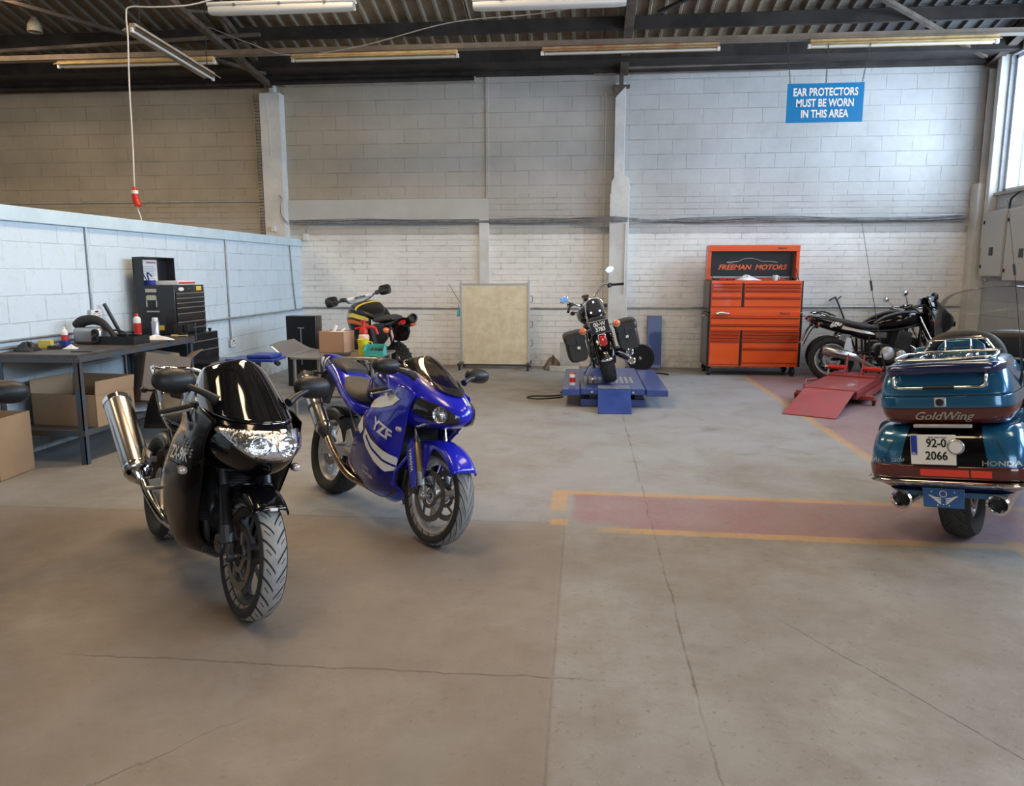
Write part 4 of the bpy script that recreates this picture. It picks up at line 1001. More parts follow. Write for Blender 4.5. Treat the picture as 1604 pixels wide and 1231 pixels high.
    text('Baile Átha Cliath', .014, m_black, pl, (-1.3205, .02, .697), (0, -1, 0), (.06, 0, 1), ext=.0004)
    MB().lathe([(.001, -.006), (.038, -.006), (.044, 0), (.044, .006), (.001, .006)], (-1.333, -.075, .645), (1, 0, 0), n=28, closed=False).build('tax_disc_holder', m_alloy, rb, sm=35)
    MB().lathe([(.001, -.0075), (.034, -.0075), (.034, -.006)], (-1.333, -.075, .645), (1, 0, 0), n=24, closed=False).build('tax_disc', m_decwhite, rb, sm=35)
    text('HONDA', .038, m_alloy, rb, (-1.9, -.285, .55), (0, -1, 0), (0, 0, 1), bold=.001, tree=RB, off=.003, sx=1.3)
    text('Aspencade', .042, m_chrome, rb, (-1.9, .30, .555), (0, -1, .05), (0, 0, 1), shear=.4, tree=RB, off=.003)
    st = L('tail_lamp_strip', m_smokered, [(.452, -1.0, .302, .422), (.458, -1.0, .312, .430), (.52, -1.0, .316, .432), (.528, -1.0, .306, .422)], 5.5, rb)
    ST = bvh(st)
    decal([(-.16, -.02), (.09, -.02), (.09, .02), (-.16, .02)], m_brightred, st, (-1.9, -.04, .489), (0, -1, 0), (0, 0, 1), ST, 'brake_lamp', .003, .03)
    decal([(.10, -.02), (.20, -.02), (.20, .02), (.10, .02)], m_brightred, st, (-1.9, -.04, .489), (0, -1, 0), (0, 0, 1), ST, 'brake_lamp', .003, .03)
    bp = MB()
    bp.rings([[V((-1.0+x*hx*1.05, y*hy, z)) for x, y in [(math.copysign(abs(math.cos(q))**.4, math.cos(q)), math.copysign(abs(math.sin(q))**.4, math.sin(q))) for q in [math.pi/2+math.pi*j/40 for j in range(41)]]] for z, hx, hy in ((.412, .30, .42), (.418, .32, .435), (.430, .333, .445), (.442, .32, .435), (.448, .30, .42))], cap=False)
    bp.f = [f for f in bp.f if max(bp.v[i].x for i in f)-min(bp.v[i].x for i in f) < .5 and max(abs(bp.v[i].y-bp.v[f[0]].y) for i in f) < .3]
    bp.build('rear_bumper', m_chrome, t, sm=50, solid=.004)
    L('rear_valance', m_navy, [(.335, -.98, .22, .27), (.35, -.98, .25, .30), (.375, -.99, .26, .36), (.41, -1.0, .29, .41), (.418, -1.0, .29, .41)], 5)
    L('valance_trim', m_teal, [(.330, -.985, .255, .30), (.365, -.985, .275, .33)], 6)
    fl = MB().prism([(-.105, -.055), (.105, -.055), (.11, .06), (-.11, .06)], .006, (-1.30, .01, .335), (0, -1, 0), (.05, 0, 1)).build('mud_flap', m_bluetag, t, bev=.003)
    wg = MB(); X = -1.305
    for s in (1, -1):
        for k in range(4):
            z0 = .345-.011*k; L_ = .078-.014*k
            wg.prism([(s*.012, z0-.006), (s*(L_*.55), z0-.002), (s*L_, z0+.012), (s*L_*.9, z0+.001), (s*L_*.5, z0-.010), (s*.012, z0-.012)], .002, (X, .01, 0), (0, -1, 0), (0, 0, 1))
    wg.lathe([(.016, -.001), (.020, -.001), (.020, .001), (.016, .001)], (X, .01, .363), (1, 0, 0), n=20)
    for yy, zz in ((-.06, .375), (.06, .375), (-.03, .295), (.03, .295), (0, .30)): wg.cyl((X-.001, .01+yy, zz), (X+.001, .01+yy, zz), .004, .004, 8)
    wg.build('wings_emblem', m_decwhite, fl, sm=0)
    for s in (1, -1):
        mf_ = MB().tube([(-.30, s*.22, .26), (-.85, s*.24, .285), (-1.20, s*.25, .305)], [.045, .055, .055], 24).build('muffler', m_chrome, t, sm=35)
        MB().lathe([(.055, 0), (.061, -.006), (.061, -.05), (.05, -.056), (.034, -.03), (.034, .05)], (-1.20, s*.25, .305), (1, 0, .06), n=28, closed=False).build('muffler_tip', m_chrome, mf_, sm=35)
        MB().lathe([(.001, .0), (.034, .0)], (-1.21, s*.25, .304), (1, 0, .06), n=20, closed=False).build('muffler_bore', m_black, mf_, sm=0)
        # saddlebag sides continue forward as fairing
        MB().loft([(-1.0, s*.33, .60, .10, .15, 4), (-.62, s*.31, .60, .10, .16, 4), (-.42, s*.27, .58, .08, .12, 3)], 20, 4).build('side_case', m_teal, t)
        # whip aerials
        a = MB().tube([(-.98, s*.34, .93), (-1.0, s*.36, 1.02)], [.010, .008], 8).tube([(-1.0, s*.36, 1.02), (-1.045, s*.365, 1.18)], [.005, .005], 6).build('aerial', m_black, t)
        MB().tube([(-1.045, s*.365, 1.18), (-1.15, s*.37, 1.58)], .0022, 5).tube([(-1.15, s*.37, 1.58), (-1.165, s*.37, 1.64)], .007, 8).tube([(-1.165, s*.37, 1.64), (-1.26, s*.37, 1.98)], .0015, 5).build('aerial_whip', m_dkalloy, a)
    # ---- seats
    MB().loft([(-.62, 0, .80, .20, .06, 3), (-.45, 0, .83, .21, .07, 3), (-.28, 0, .80, .20, .06, 3)], 24, 4).build('pillion_seat', m_seatg, t)
    MB().loft([(-.30, 0, .80, .17, .10, 3), (-.22, 0, .74, .20, .07, 3), (-.02, 0, .72, .19, .06, 3), (.12, 0, .76, .13, .05)], 24, 4).build('rider_seat', m_seat, t)
    # padded backrest arch with chrome hoop
    bk = MB().tube([(-.62, .205, 1.03), (-.63, .19, 1.14), (-.64, .14, 1.205), (-.645, .06, 1.232), (-.645, -.06, 1.232), (-.64, -.14, 1.205), (-.63, -.19, 1.14), (-.62, -.205, 1.03)], .042, 14, sub=5, flat=.8).build('backrest', m_seat, t)
    MB().prism([(-.15, 0), (.15, 0), (.13, .10), (.09, .14), (-.09, .14), (-.13, .10)], .03, (-.68, 0, 1.08), (0, -1, 0), (0, 0, 1)).build('backrest_panel', m_teal, bk, bev=.01)
    hp = MB().tube([(-.76, .21, 1.11), (-.76, .155, 1.205), (-.76, .12, 1.228), (-.76, -.12, 1.228), (-.76, -.155, 1.205), (-.76, -.21, 1.11)], .010, 8, sub=4)
    for y in (-.07, .07): hp.tube([(-.76, y, 1.228), (-.765, y, 1.16), (-.83, y, 1.12)], .006, 8, sub=3)
    hp.build('backrest_hoop', m_chrome, bk)
    for s in (1, -1):
        MB().loft([(-.60, s*.30, .93, .07, .04, 3), (-.45, s*.32, .94, .07, .045, 3), (-.30, s*.31, .93, .05, .035, 3)], 16, 4).build('armrest', m_seat, t)
    MB().box((-.85, 0, .79), (.5, .30, .05)).build('top_box_bracket', m_dkalloy, t, bev=.01)
    # ---- body, engine, fairing and screen
    MB().loft([(.02, 0, .72, .12, .08), (.12, 0, .80, .20, .12, 3), (.32, 0, .84, .22, .15, 3), (.50, 0, .84, .20, .13, 3)], 26, 4).build('dummy_tank', m_teal, t)
    e = MB(); e.loft([(-.25, 0, .42, .16, .16, 4), (-.1, 0, .42, .30, .16, 4), (.35, 0, .42, .33, .14, 4), (.45, 0, .42, .2, .12, 4)], 28, 3).build('engine', m_dkalloy, t)
    fr = MB()
    for s in (1, -1):
        fr.tube([(.55, s*.04, .92), (.20, s*.15, .74), (-.30, s*.16, .66), (-.90, s*.12, .72)], .022, 10); fr.tube([(.52, s*.04, .80), (.42, s*.14, .26), (-.30, s*.16, .24), (-.36, s*.16, .68)], .020, 10)
        fr.tube([(-.35, s*.13, .36), (-.85, s*.13, .325)], .024, 10)
    fr.build('frame', m_dkalloy, t)
    MB().hull([(.42, .56, .30, .30, 2.6, 0), (.60, .80, .36, .38, 2.5, 0), (.80, .88, .34, .42, 2.4, 0), (.98, .82, .32, .43, 2.4, 0), (1.06, .70, .34, .40, 2.4, 0), (1.10, .62, .38, .37, 2.3, 0)], 16, 5).build('front_fairing', m_teal, t, sm=60, solid=.006)
    MB().loft([(-.36, .50, 1.07, .09, .09, 4), (0, .52, 1.09, .12, .12, 4), (.36, .50, 1.07, .09, .09, 4)], 20, 4, 'Y').build('dashboard', m_black, t)
    MB().hull([(1.08, .66, .46, .37, 2.3, -.05), (1.20, .58, .38, .375, 2.3, -.05), (1.35, .48, .30, .36, 2.3, -.04), (1.46, .41, .26, .32, 2.3, -.03), (1.52, .37, .28, .25, 2.3, -.02), (1.535, .355, .30, .16, 2.2, -.01)], 16, 5).build('windscreen', m_clear, t, sm=60, solid=.003)
    MB().hull([(.86, .90, .70, .19, 2.2, 0), (.96, .87, .68, .185, 2.2, 0)], 12, 3).build('headlight', m_reflector, t)
    for s in (1, -1):
        MB().loft([(.30, s*.42, 1.05, .06, .05, 3), (.38, s*.45, 1.06, .085, .065, 3), (.46, s*.44, 1.06, .05, .04, 3)], 18, 4).build('mirror', m_teal, t)
        lever_set(t, .25, s*.30, .97, s, .10, .02)
        MB().tube([(.46, 0, .98), (.40, s*.12, 1.0), (.25, s*.30, .97)], .013, 10, sub=4).build('handlebar', m_chrome, t)
        MB().tube([(.25, s*.30, .20), (.25, s*.40, .24), (.30, s*.42, .40), (.34, s*.36, .50)], .016, 10, sub=4).build('crash_bar', m_chrome, t)
    MB().tube([(.10, .20, .26), (.06, .36, .05), (.04, .40, .02)], .013, 8).build('side_stand', m_dkalloy, t)
    return t
tourer()
# ================================================================== CRUISER ON THE LIFT
m_leather = mat('black_leather', (.022, .021, .020), .42, bump=.4, bscale=45)
m_knob = mat('knobbly_rubber', (.025, .024, .023), .85)
m_orange = mat('orange_lens', (.80, .16, .03), .15, coat=1)
def cruiser():
    t = empty('cruiser_motorcycle', (.30, 9.85, .232), 'black and chrome cruiser motorcycle with leather saddlebags, leaning on the blue lift', 'motorcycle', None, R(93), R(-14), .95)
    wheel(t, 'rear_wheel', -.82, .32, .17, m_tyre_dark, m_chrome, 5, ri=.20, discs=(-1,), dr=.14, sprocket=True)
    wheel(t, 'front_wheel', .80, .33, .11, m_tyre_dark, m_chrome, 5, ri=.24, discs=(1,), dr=.14, steer=R(14))
    for s in (1, -1):
        fork(t, .80, .33, s*.10, .98, m_chrome, m_alloy, split=.4, rake=30)
    front_fender(MB(), .80, .33, .36, 30, 200, .075, .07).build('front_mudguard', m_blackgloss, t, sm=60, solid=.003)
    rf = front_fender(MB(), -.82, .32, .365, 40, 182, .115, .09, n=18).build('rear_mudguard', m_blackgloss, t, sm=60, solid=.004)
    MB().surf([[(-1.14, -.08, .43), (-1.18, -.08, .33)], [(-1.17, 0, .44), (-1.205, 0, .32)], [(-1.14, .08, .43), (-1.18, .08, .33)]], 4, 3).build('mudguard_trim', m_chrome, rf, solid=.004)
    tl = MB().loft([(-1.17, 0, .60, .055, .085, 4), (-1.195, 0, .59, .05, .078, 4)], 20, 2).build('tail_light', m_chrome, t, bev=.003)
    MB().loft([(-1.19, 0, .59, .045, .07, 4), (-1.225, 0, .58, .042, .065, 4), (-1.235, 0, .58, .030, .05, 3)], 20, 3).build('tail_lens', m_redlens, tl)
    pl = licence(t, (-1.22, 0, .755), (0, -1, .0), (.22, 0, 1), ['00-W', '3783'], .23, .15, m_blackmat, m_decwhite, .072)
    MB().tube([V((-1.222, y, .755+z)) for y, z in ((-.115, -.075), (.115, -.075), (.115, .075), (-.115, .075))], .005, 6, closed=True).build('plate_frame', m_alloy, pl)
    MB().tube([(-1.16, -.20, .74), (-1.17, 0, .76), (-1.16, .20, .74)], .009, 8, sub=3).build('indicator_bar', m_chrome, t)
    for s in (1, -1):
        o = MB().loft([(-1.13, s*.21, .745, .03, .03, 2), (-1.16, s*.21, .745, .042, .042, 2)], 16, 3).build('turn_signal', m_chrome, t)
        MB().loft([(-1.16, s*.21, .745, .040, .040, 2), (-1.185, s*.21, .745, .032, .032, 2), (-1.195, s*.21, .745, .012, .012, 2)], 16, 3).build('indicator_lens', m_orange, o)
        b = MB().loft([(-1.10, s*.31, .53, .105, .14, 4), (-1.02, s*.325, .54, .125, .165, 4), (-.72, s*.325, .55, .125, .165, 4), (-.62, s*.31, .55, .09, .14, 4)], 26, 4).build('saddlebag', m_leather, t)
        MB().loft([(-1.115, s*.31, .66, .115, .05, 4), (-1.03, s*.325, .68, .135, .06, 4), (-.72, s*.325, .69, .135, .06, 4), (-.61, s*.31, .68, .10, .05, 4)], 26, 4).build('bag_flap', m_leather, b)
        for x in (-1.12,):
            MB().tube([(x, s*.30, .68), (x-.012, s*.30, .60), (x-.004, s*.30, .50)], .011, 6, flat=.35).build('bag_strap', m_black, b)
            MB().box((x-.018, s*.30, .555), (.006, .035, .03)).build('bag_buckle', m_chrome, b, bev=.001)
        m = MB().tube([(-.10, -.10, .30), (-.40, -.24, .30+.05*s), (-1.16, -.29, .31+.055*s)], [.022, .040, .042], 20).build('muffler', m_chrome, t, sm=35)
        MB().lathe([(.041, 0), (.046, -.01), (.038, -.015), (.03, .05)], (-1.16, -.29, .31+.055*s), (1, 0, 0), n=22, closed=False).build('muffler_tip', m_chrome, m, sm=35)
        MB().lathe([(.001, .01), (.036, .01)], (-1.16, -.29, .31+.055*s), (1, 0, 0), n=16, closed=False).build('muffler_bore', m_black, m, sm=0)
        twin_shock(t, -.80, .36, -.62, .66, s*.145)
        footpeg(t, .25, s*.22, .30, s); footpeg(t, -.32, s*.20, .36, s)
        lever_set(t, .18, s*.34, 1.13, s, .13, .05, m_chrome)
    # sissy bar and pad
    MB().tube([(-.95, .12, .76), (-1.00, .115, .93), (-1.03, .09, 1.06), (-1.035, 0, 1.10), (-1.03, -.09, 1.06), (-1.00, -.115, .93), (-.95, -.12, .76)], .010, 10, sub=5).build('sissy_bar', m_chrome, t)
    pad = MB().loft([(-.985, 0, .98, .05, .08), (-.975, 0, .985, .085, .105, 3), (-.945, 0, .98, .085, .105, 3), (-.93, 0, .98, .06, .08)], 22, 3).build('backrest_pad', m_seat, t)
    for y, z in ((.055, .93), (-.055, .93), (0, 1.05)): MB().cyl((-.99, y, z), (-1.02, y, z), .013, .012, 10).build('pad_bolt', m_chrome, pad)
    MB().loft([(-.96, 0, .80, .10, .05, 3), (-.75, 0, .80, .13, .05, 3), (-.58, 0, .77, .13, .05, 3)], 22, 4).build('pillion_seat', m_seat, t)
    MB().loft([(-.60, 0, .77, .13, .06, 3), (-.45, 0, .72, .17, .055, 3), (-.25, 0, .70, .16, .05, 3), (-.10, 0, .73, .09, .04)], 22, 4).build('rider_seat', m_seat, t)
    MB().loft([(-.12, 0, .76, .08, .06), (.0, 0, .80, .16, .11, 2.3), (.20, 0, .84, .20, .13, 2.3), (.42, 0, .86, .14, .10, 2.2), (.50, 0, .87, .06, .05)], 26, 5).build('fuel_tank', m_blackgloss, t)
    eng = MB()
    eng.loft([(-.30, 0, .36, .12, .12, 3), (-.1, 0, .34, .17, .15, 3), (.20, 0, .34, .15, .13, 3), (.28, 0, .34, .08, .08)], 22, 3)
    for k in range(9):
        for an, x0 in ((-22, .16), (24, -.05)):
            q = Matrix.Rotation(R(an), 4, 'Y'); p = V((x0, 0, .46))+q.to_3x3() @ V((0, 0, .02+.022*k)); eng.box(p, (.15, .19, .008), M=q)
    eng.build('engine', m_dkalloy, t, sm=35, bev=.002)
    MB().lathe([(.001, -.19), (.08, -.19), (.10, -.17), (.10, -.12)], (.02, 0, .34), n=26, closed=False).build('engine_cover', m_chrome, t, sm=35)
    fr = MB()
    for s in (1, -1):
        fr.tube([(.50, 0, .92), (.42, s*.10, .30), (.35, s*.14, .17), (-.30, s*.14, .17), (-.42, s*.13, .50), (-.85, s*.13, .70)], .018, 8, sub=3)
        fr.tube([(-.38, s*.13, .32), (-.82, s*.12, .32)], .02, 8)
    fr.build('frame', m_blackmat, t)
    MB().tube([(.18, .36, 1.13), (.32, .30, 1.16), (.44, .12, 1.04), (.46, 0, 1.02), (.44, -.12, 1.04), (.32, -.30, 1.16), (.18, -.36, 1.13)], .013, 10, sub=5).build('handlebar', m_chrome, t)
    hl = MB().loft([(.52, 0, .94, .05, .05, 2), (.60, 0, .94, .085, .085, 2), (.66, 0, .94, .088, .088, 2)], 22, 3).build('headlight', m_chrome, t)
    MB().loft([(.662, 0, .94, .08, .08, 2), (.68, 0, .94, .06, .06, 2), (.685, 0, .94, .01, .01, 2)], 22, 3).build('headlight_lens', m_lensglass, hl)
    MB().lathe([(.001, .0), (.045, .0), (.05, .012), (.05, .05), (.001, .06)], (.40, 0, 1.08), (-.6, 0, 1), n=22, closed=False).build('speedometer', m_chrome, t)
    for s in (1, -1): mirror(t, (.25, s*.32, 1.17), (.18, s*.40, 1.33 if s < 0 else 1.24), .058, s, m_chrome, ell=(1.1, .75), stalk=.006, glass=mat('blue_mirror_glass', (.16, .24, .40), .15, metal=1))
    for s in (1, -1): indicator(t, (.55, s*.10, .88), (.52, s*.24, .88), .028, m_orange, .05)
    piv = V((.36, 0, 1.06)); Q = Matrix.Translation(piv+V((0, 0, -.04))) @ Matrix.Rotation(R(22), 4, 'Z') @ Matrix.Rotation(R(-11), 4, 'X') @ Matrix.Translation(-piv)
    for o in t.children:
        if o.name.split('.')[0] in ('handlebar', 'grip', 'lever', 'switch_block', 'mirror', 'speedometer'): o.matrix_basis = Q
    MB().tube([(.05, .14, .20), (.0, .30, .04), (-.04, .36, -.038)], .012, 8).build('side_stand', m_chrome, t)
    return t
cruiser()

# ================================================================== ENDURO BIKE
def enduro():
    h = 124
    t = empty('enduro_motorcycle', (-2.64, 9.98, 0), 'black enduro motorcycle with knobbly tyre, hand guards and orange-yellow stripes, behind the steel table', 'motorcycle', None, R(h), R(-12), 1.04)
    def kw(name, x, r, w, n):
        wo = wheel(t, name, x, r, w, m_knob, m_dkalloy, 3, ri=.25, discs=(1,), dr=.12, wire=True, uvn=0)
        k = MB()
        for i in range(n):
            a = 2*math.pi*i/n
            for off, y, tilt in ((0, -.28, 0), (0, .28, 0), (.5, 0, 0), (0, -.85, .55), (0, .85, -.55), (.5, -.62, .3), (.5, .62, -.3)):
                b = a+off*2*math.pi/n; rr = r-(.0 if abs(y) < .5 else .012 if abs(y) < .7 else .028)
                M_ = Matrix.Translation((rr*math.cos(b), y*w/2, rr*math.sin(b))) @ Matrix.Rotation(-b, 4, 'Y') @ Matrix.Rotation(-tilt, 4, 'Z')
                kb = MB().box((0, 0, 0), (.030, .026, .026)); kb.xf(M_); k.add(kb.v, kb.f)
        k.build('tyre_knobs', m_knob, wo, sm=0); return wo
    kw('rear_wheel', -.72, .325, .14, 26); kw('front_wheel', .74, .345, .10, 30)
    for s in (1, -1): fork(t, .74, .345, s*.10, 1.05, m_gold, m_dkalloy, split=.4, rake=26)
    front_fender(MB(), .66, .42, .42, 40, 120, .08, .03).build('front_mudguard', m_blackmat, t, sm=60, solid=.004)
    MB().loft([(-.20, 0, .92, .07, .03), (-.45, 0, .94, .12, .035, 3), (-.70, 0, .96, .11, .035, 3), (-.95, 0, .98, .07, .02)], 20, 4).build('seat', m_seat, t)
    tl = MB().surf([[(-.60, 0, .95), (-.85, 0, .96), (-1.12, 0, .99)], [(-.60, .09, .92), (-.85, .10, .93), (-1.10, .08, .97)], [(-.58, .13, .80), (-.85, .12, .86), (-1.06, .09, .95)]], 4, 3, mirror=True).build('rear_mudguard', m_blackmat, t, sm=60, solid=.004)
    MB().loft([(-1.08, 0, .93, .05, .03), (-1.12, 0, .94, .035, .02)], 14, 3).build('tail_light', m_redlens, tl)
    sh = MB().surf([[(.42, .16, 1.06), (.20, .20, 1.06), (-.10, .17, 1.02), (-.35, .13, .96)], [(.44, .21, .92), (.22, .25, .92), (-.08, .21, .90), (-.32, .15, .86)], [(.40, .20, .74), (.22, .23, .74), (-.02, .19, .76), (-.25, .13, .76)], [(.36, .16, .58), (.22, .18, .58), (.06, .15, .62), (-.18, .11, .66)]], 5, 5, mirror=True).build('tank_shroud', m_blackmat, t, sm=60, solid=.004)
    MB().loft([(-.30, 0, .96, .08, .04), (-.15, 0, 1.0, .15, .07), (.10, 0, 1.04, .19, .09), (.32, 0, 1.05, .16, .08), (.45, 0, 1.03, .08, .05)], 22, 5).build('fuel_tank', m_blackmat, t)
    S = bvh(sh)
    m_y = mat('stripe_yellow', (.80, .66, .06), .4); m_o = mat('stripe_orange', (.85, .22, .04), .4); m_dr = mat('dark_red_tube', (.22, .015, .02), .4)
    # the stripes cross the tank: seen from behind on the left flank
    for k, (z0, mm) in enumerate(((1.02, m_y), (.945, m_o))):
        for s in (1, -1):
            u = (-1, 0, 0) if s > 0 else (1, 0, 0)
            q = [(.36, z0), (.10, z0+.01), (-.30, z0-.04), (-.30, z0-.085), (.10, z0-.04), (.36, z0-.05)]
            decal([((-a if s > 0 else a), b) for a, b in q][::(1 if s < 0 else -1)], mm, sh, (0, s*.8, 0), u, (0, 0, 1), S, 'side_stripe', .003, .025)
    # stripes over the back of the tank
    TB = bvh([c for c in t.children if c.name.startswith('fuel_tank')][0])
    ft = [c for c in t.children if c.name.startswith('fuel_tank')][0]
    for x0, mm in ((.02, m_y),):
        decal([(-.22, x0), (.22, x0+.02), (.22, x0+.075), (-.22, x0+.055)], mm, ft, (0, 0, 1.6), (0, -1, 0), (1, 0, 0), TB, 'tank_stripe', .003, .025)
    for s in (1, -1):
        h_ = MB()
        gc = (.30, s*.37, 1.20)
        h_.loft([(gc[0]-.05, gc[1], gc[2]-.01, .03, .03, 3), (gc[0]+.03, gc[1], gc[2], .075, .06, 3.5), (gc[0]+.07, gc[1], gc[2]+.005, .085, .065, 3.5), (gc[0]+.10, gc[1], gc[2]+.01, .06, .045, 3)], 18, 3).build('hand_guard', m_black, t)
        lever_set(t, .27, s*.25, 1.20, s, .03, .01)
        footpeg(t, -.12, s*.15, .40, s)
        indicator(t, (-.92, s*.06, .86), (-.95, s*.17, .87), .034, m_orange, .05, -1)
        sf = MB().tube([(-.30, s*.10, .82), (-.95, s*.08, .93)], .011, 8).tube([(-.28, s*.10, .58), (-.62, s*.10, .86)], .011, 8).build('subframe', m_dr, t)
        MB().loft([(-.30, s*.14, .74, .015, .13, 3), (-.60, s*.17, .78, .025, .15, 3), (-.88, s*.14, .85, .012, .09, 3)], 14, 3).build('side_panel', m_blackmat, t)
    MB().tube([(.27, .33, 1.20), (.30, .22, 1.20), (.42, .12, 1.13), (.42, -.12, 1.13), (.30, -.22, 1.20), (.27, -.33, 1.20)], .012, 10, sub=4).build('handlebar', m_alloy, t)
    pad = MB().tube([(.34, .17, 1.185), (.34, -.17, 1.185)], .026, 14).build('crossbar_pad', m_decwhite, t)
    text('RENTHAL', .035, m_black, pad, (.30, 0, 1.19), (0, -1, 0), (.15, 0, 1), ext=.002, bold=.002)
    MB().loft([(.46, 0, 1.02, .10, .08, 3), (.54, 0, 1.0, .11, .10, 3), (.60, 0, .98, .08, .07)], 18, 3).build('headlight_cowl', m_blackmat, t)
    m = MB().tube([(.10, -.12, .35), (-.15, -.18, .40), (-.38, -.17, .70)], .02, 10, sub=4).build('exhaust_pipe', m_dkalloy, t)
    can = MB().tube([(-.42, -.17, .74), (-.98, -.175, .93)], [.052, .058], 20).build('muffler', m_engine, t, sm=35)
    MB().lathe([(.03, .02), (.055, .0), (.056, -.03), (.04, -.035), (.03, .03)], (-.98, -.175, .93), (1, 0, -.34), n=22, closed=True).build('muffler_tip', m_black, can, sm=35)
    engine_block(t, .05, .45, .13)
    fr = MB()
    for s in (1, -1):
        fr.tube([(.45, 0, 1.02), (.10, s*.09, .90), (-.25, s*.10, .80), (-.25, s*.10, .42)], .016, 8); fr.tube([(.45, 0, .95), (.35, s*.07, .50), (.20, s*.09, .26), (-.20, s*.09, .26), (-.25, s*.10, .42)], .015, 8, sub=3)
        fr.tube([(-.22, s*.09, .40), (-.72, s*.085, .325)], .022, 8)
    fr.build('frame', m_dr, t)
    MB().tube([(-.20, .08, .38), (-.68, .09, .42), (-.78, .09, .33), (-.68, .09, .24), (-.20, .08, .33)], .006, 6, closed=True).build('chain', m_disc, t)
    MB().tube([(-.05, .12, .30), (-.10, .34, .02)], .012, 8).build('side_stand', m_dkalloy, t)
    return t
enduro()

# ================================================================== THE TWO ROADSTERS BY THE RIGHT CORNER
def roadster(loc, rz, label, half_fairing, sc_=1.0):
    t = empty('road_motorcycle', loc, label, 'motorcycle', None, rz, R(-9), sc_)
    P_ = m_blackgloss
    wheel(t, 'rear_wheel', -.72, .31, .15, m_tyre_dark, m_alloyw if half_fairing else m_dkalloy, 3 if half_fairing else 5, discs=(-1,), dr=.12, sprocket=True)
    wheel(t, 'front_wheel', .72, .30, .12, m_tyre_dark, m_alloyw if half_fairing else m_dkalloy, 3, discs=(1, -1), dr=.15)
    for s in (1, -1):
        fork(t, .72, .30, s*.10, .93, m_chrome, m_alloy, split=.45, rake=26)
        if not half_fairing: twin_shock(t, -.70, .36, -.52, .72, s*.14)
        footpeg(t, -.12, s*.18, .36, s)
        lever_set(t, .30, s*.30, 1.04, s, .10, .03)
    front_fender(MB(), .72, .30, .33, 40, 175, .085, .06).build('front_mudguard', P_, t, sm=60, solid=.003)
    MB().loft([(-.12, 0, .78, .10, .04), (-.30, 0, .78, .14, .045, 3), (-.50, 0, .82, .14, .05, 3), (-.75, 0, .87, .12, .045, 3), (-.88, 0, .88, .07, .03)], 22, 4).build('seat', m_seat, t)
    MB().loft([(-.18, 0, .80, .08, .05), (-.05, 0, .84, .14, .10), (.15, 0, .89, .185, .12, 2.4), (.34, 0, .90, .15, .11, 2.3), (.46, 0, .88, .07, .05)], 26, 5).build('fuel_tank', P_, t)
    tail = MB().loft([(-.14, 0, .66, .12, .05), (-.30, 0, .68, .155, .07, 3), (-.60, 0, .77, .14, .08, 3), (-.90, 0, .85, .10, .07, 3), (-1.02, 0, .88, .07, .04)], 22, 5).build('tail_fairing', P_, t)
    TL = bvh(tail)
    if half_fairing:
        text('600', .085, m_decwhite, tail, (-.70, -.7, .80), (1, 0, .22), (0, 0, 1), shear=.35, bold=.004, tree=TL, off=.003, sx=1.2)
        decal([(-.62, .74), (-.40, .70), (-.18, .66), (-.18, .69), (-.40, .735), (-.60, .78)], m_decsilver, tail, (0, -.7, 0), (1, 0, 0), (0, 0, 1), TL, 'silver_stripe', .003, .02)
    MB().loft([(-1.00, 0, .875, .075, .035, 3), (-1.05, 0, .88, .05, .02)], 14, 3).build('tail_light', m_redlens, t)
    MB().surf([[(-.92, 0, .84), (-1.02, 0, .72), (-1.10, 0, .52)], [(-.92, .09, .82), (-1.02, .09, .70), (-1.10, .09, .52)]], 4, 2, mirror=True).build('number_plate_holder', m_blackmat, t, solid=.004)
    if half_fairing: licence(t, (-1.115, 0, .62), (0, -1, 0), (.35, 0, 1), ['96-D', '4127'][:0], .22, .16)
    MB().tube([(-.70, .13, .92), (-.85, .12, .98), (-.96, .06, .97), (-.97, 0, .97), (-.96, -.06, .97), (-.85, -.12, .98), (-.70, -.13, .92)], .010, 8, sub=4).build('grab_rail', m_black if half_fairing else m_chrome, t)
    for s in (1, -1): indicator(t, (-.88, s*.08, .80), (-.90, s*.19, .80), .026, m_orange, .05, -1)
    for s in (1, -1): indicator(t, (.50, s*.12, .86), (.50, s*.24, .86), .026, m_orange, .05, 1)
    e = engine_block(t, .08, .44, .20, m_engine, m_alloy, fins=9)
    MB().box((-.10, 0, .66), (.16, .30, .10)).build('carburettor', m_dkalloy, t, bev=.02)
    fr = MB()
    for s in (1, -1):
        fr.tube([(.46, 0, .92), (.30, s*.13, .80), (-.15, s*.13, .72), (-.80, s*.10, .80)], .017, 8, sub=3); fr.tube([(.44, 0, .84), (.38, s*.12, .30), (.28, s*.14, .20), (-.18, s*.14, .22), (-.26, s*.13, .68)], .017, 8, sub=4)
        fr.tube([(-.20, s*.13, .36), (-.72, s*.12, .31)], .022, 8)
    fr.build('frame', m_blackmat, t)
    h = MB()
    for y in (-.12, -.04, .04, .12): h.tube([(.24, y, .56), (.38, y, .44), (.36, y*.8, .24), (.18, y*.4-.05, .18), (-.15, -.12, .20)], .018, 10, sub=4)
    h.build('exhaust_header', m_chrome, t)
    mf_ = MB().tube([(-.15, -.13, .21), (-.32, -.20, .28), (-.42, -.225, .33), (-.46, -.23, .340), (-.86, -.25, .44), (-.88, -.25, .445)], [.026, .03, .046, .062, .064, .05], 22).build('muffler', m_steelexh, t, sm=35)
    MB().tube([(-.85, -.25, .438), (-.895, -.252, .449)], .054, 18).build('muffler_cap', m_black, mf_, sm=35)
    MB().prism([(-.07, 0), (.05, -.04), (.02, .16), (-.04, .16)], .006, (-.52, -.21, .45)).build('muffler_hanger', m_alloy, t)
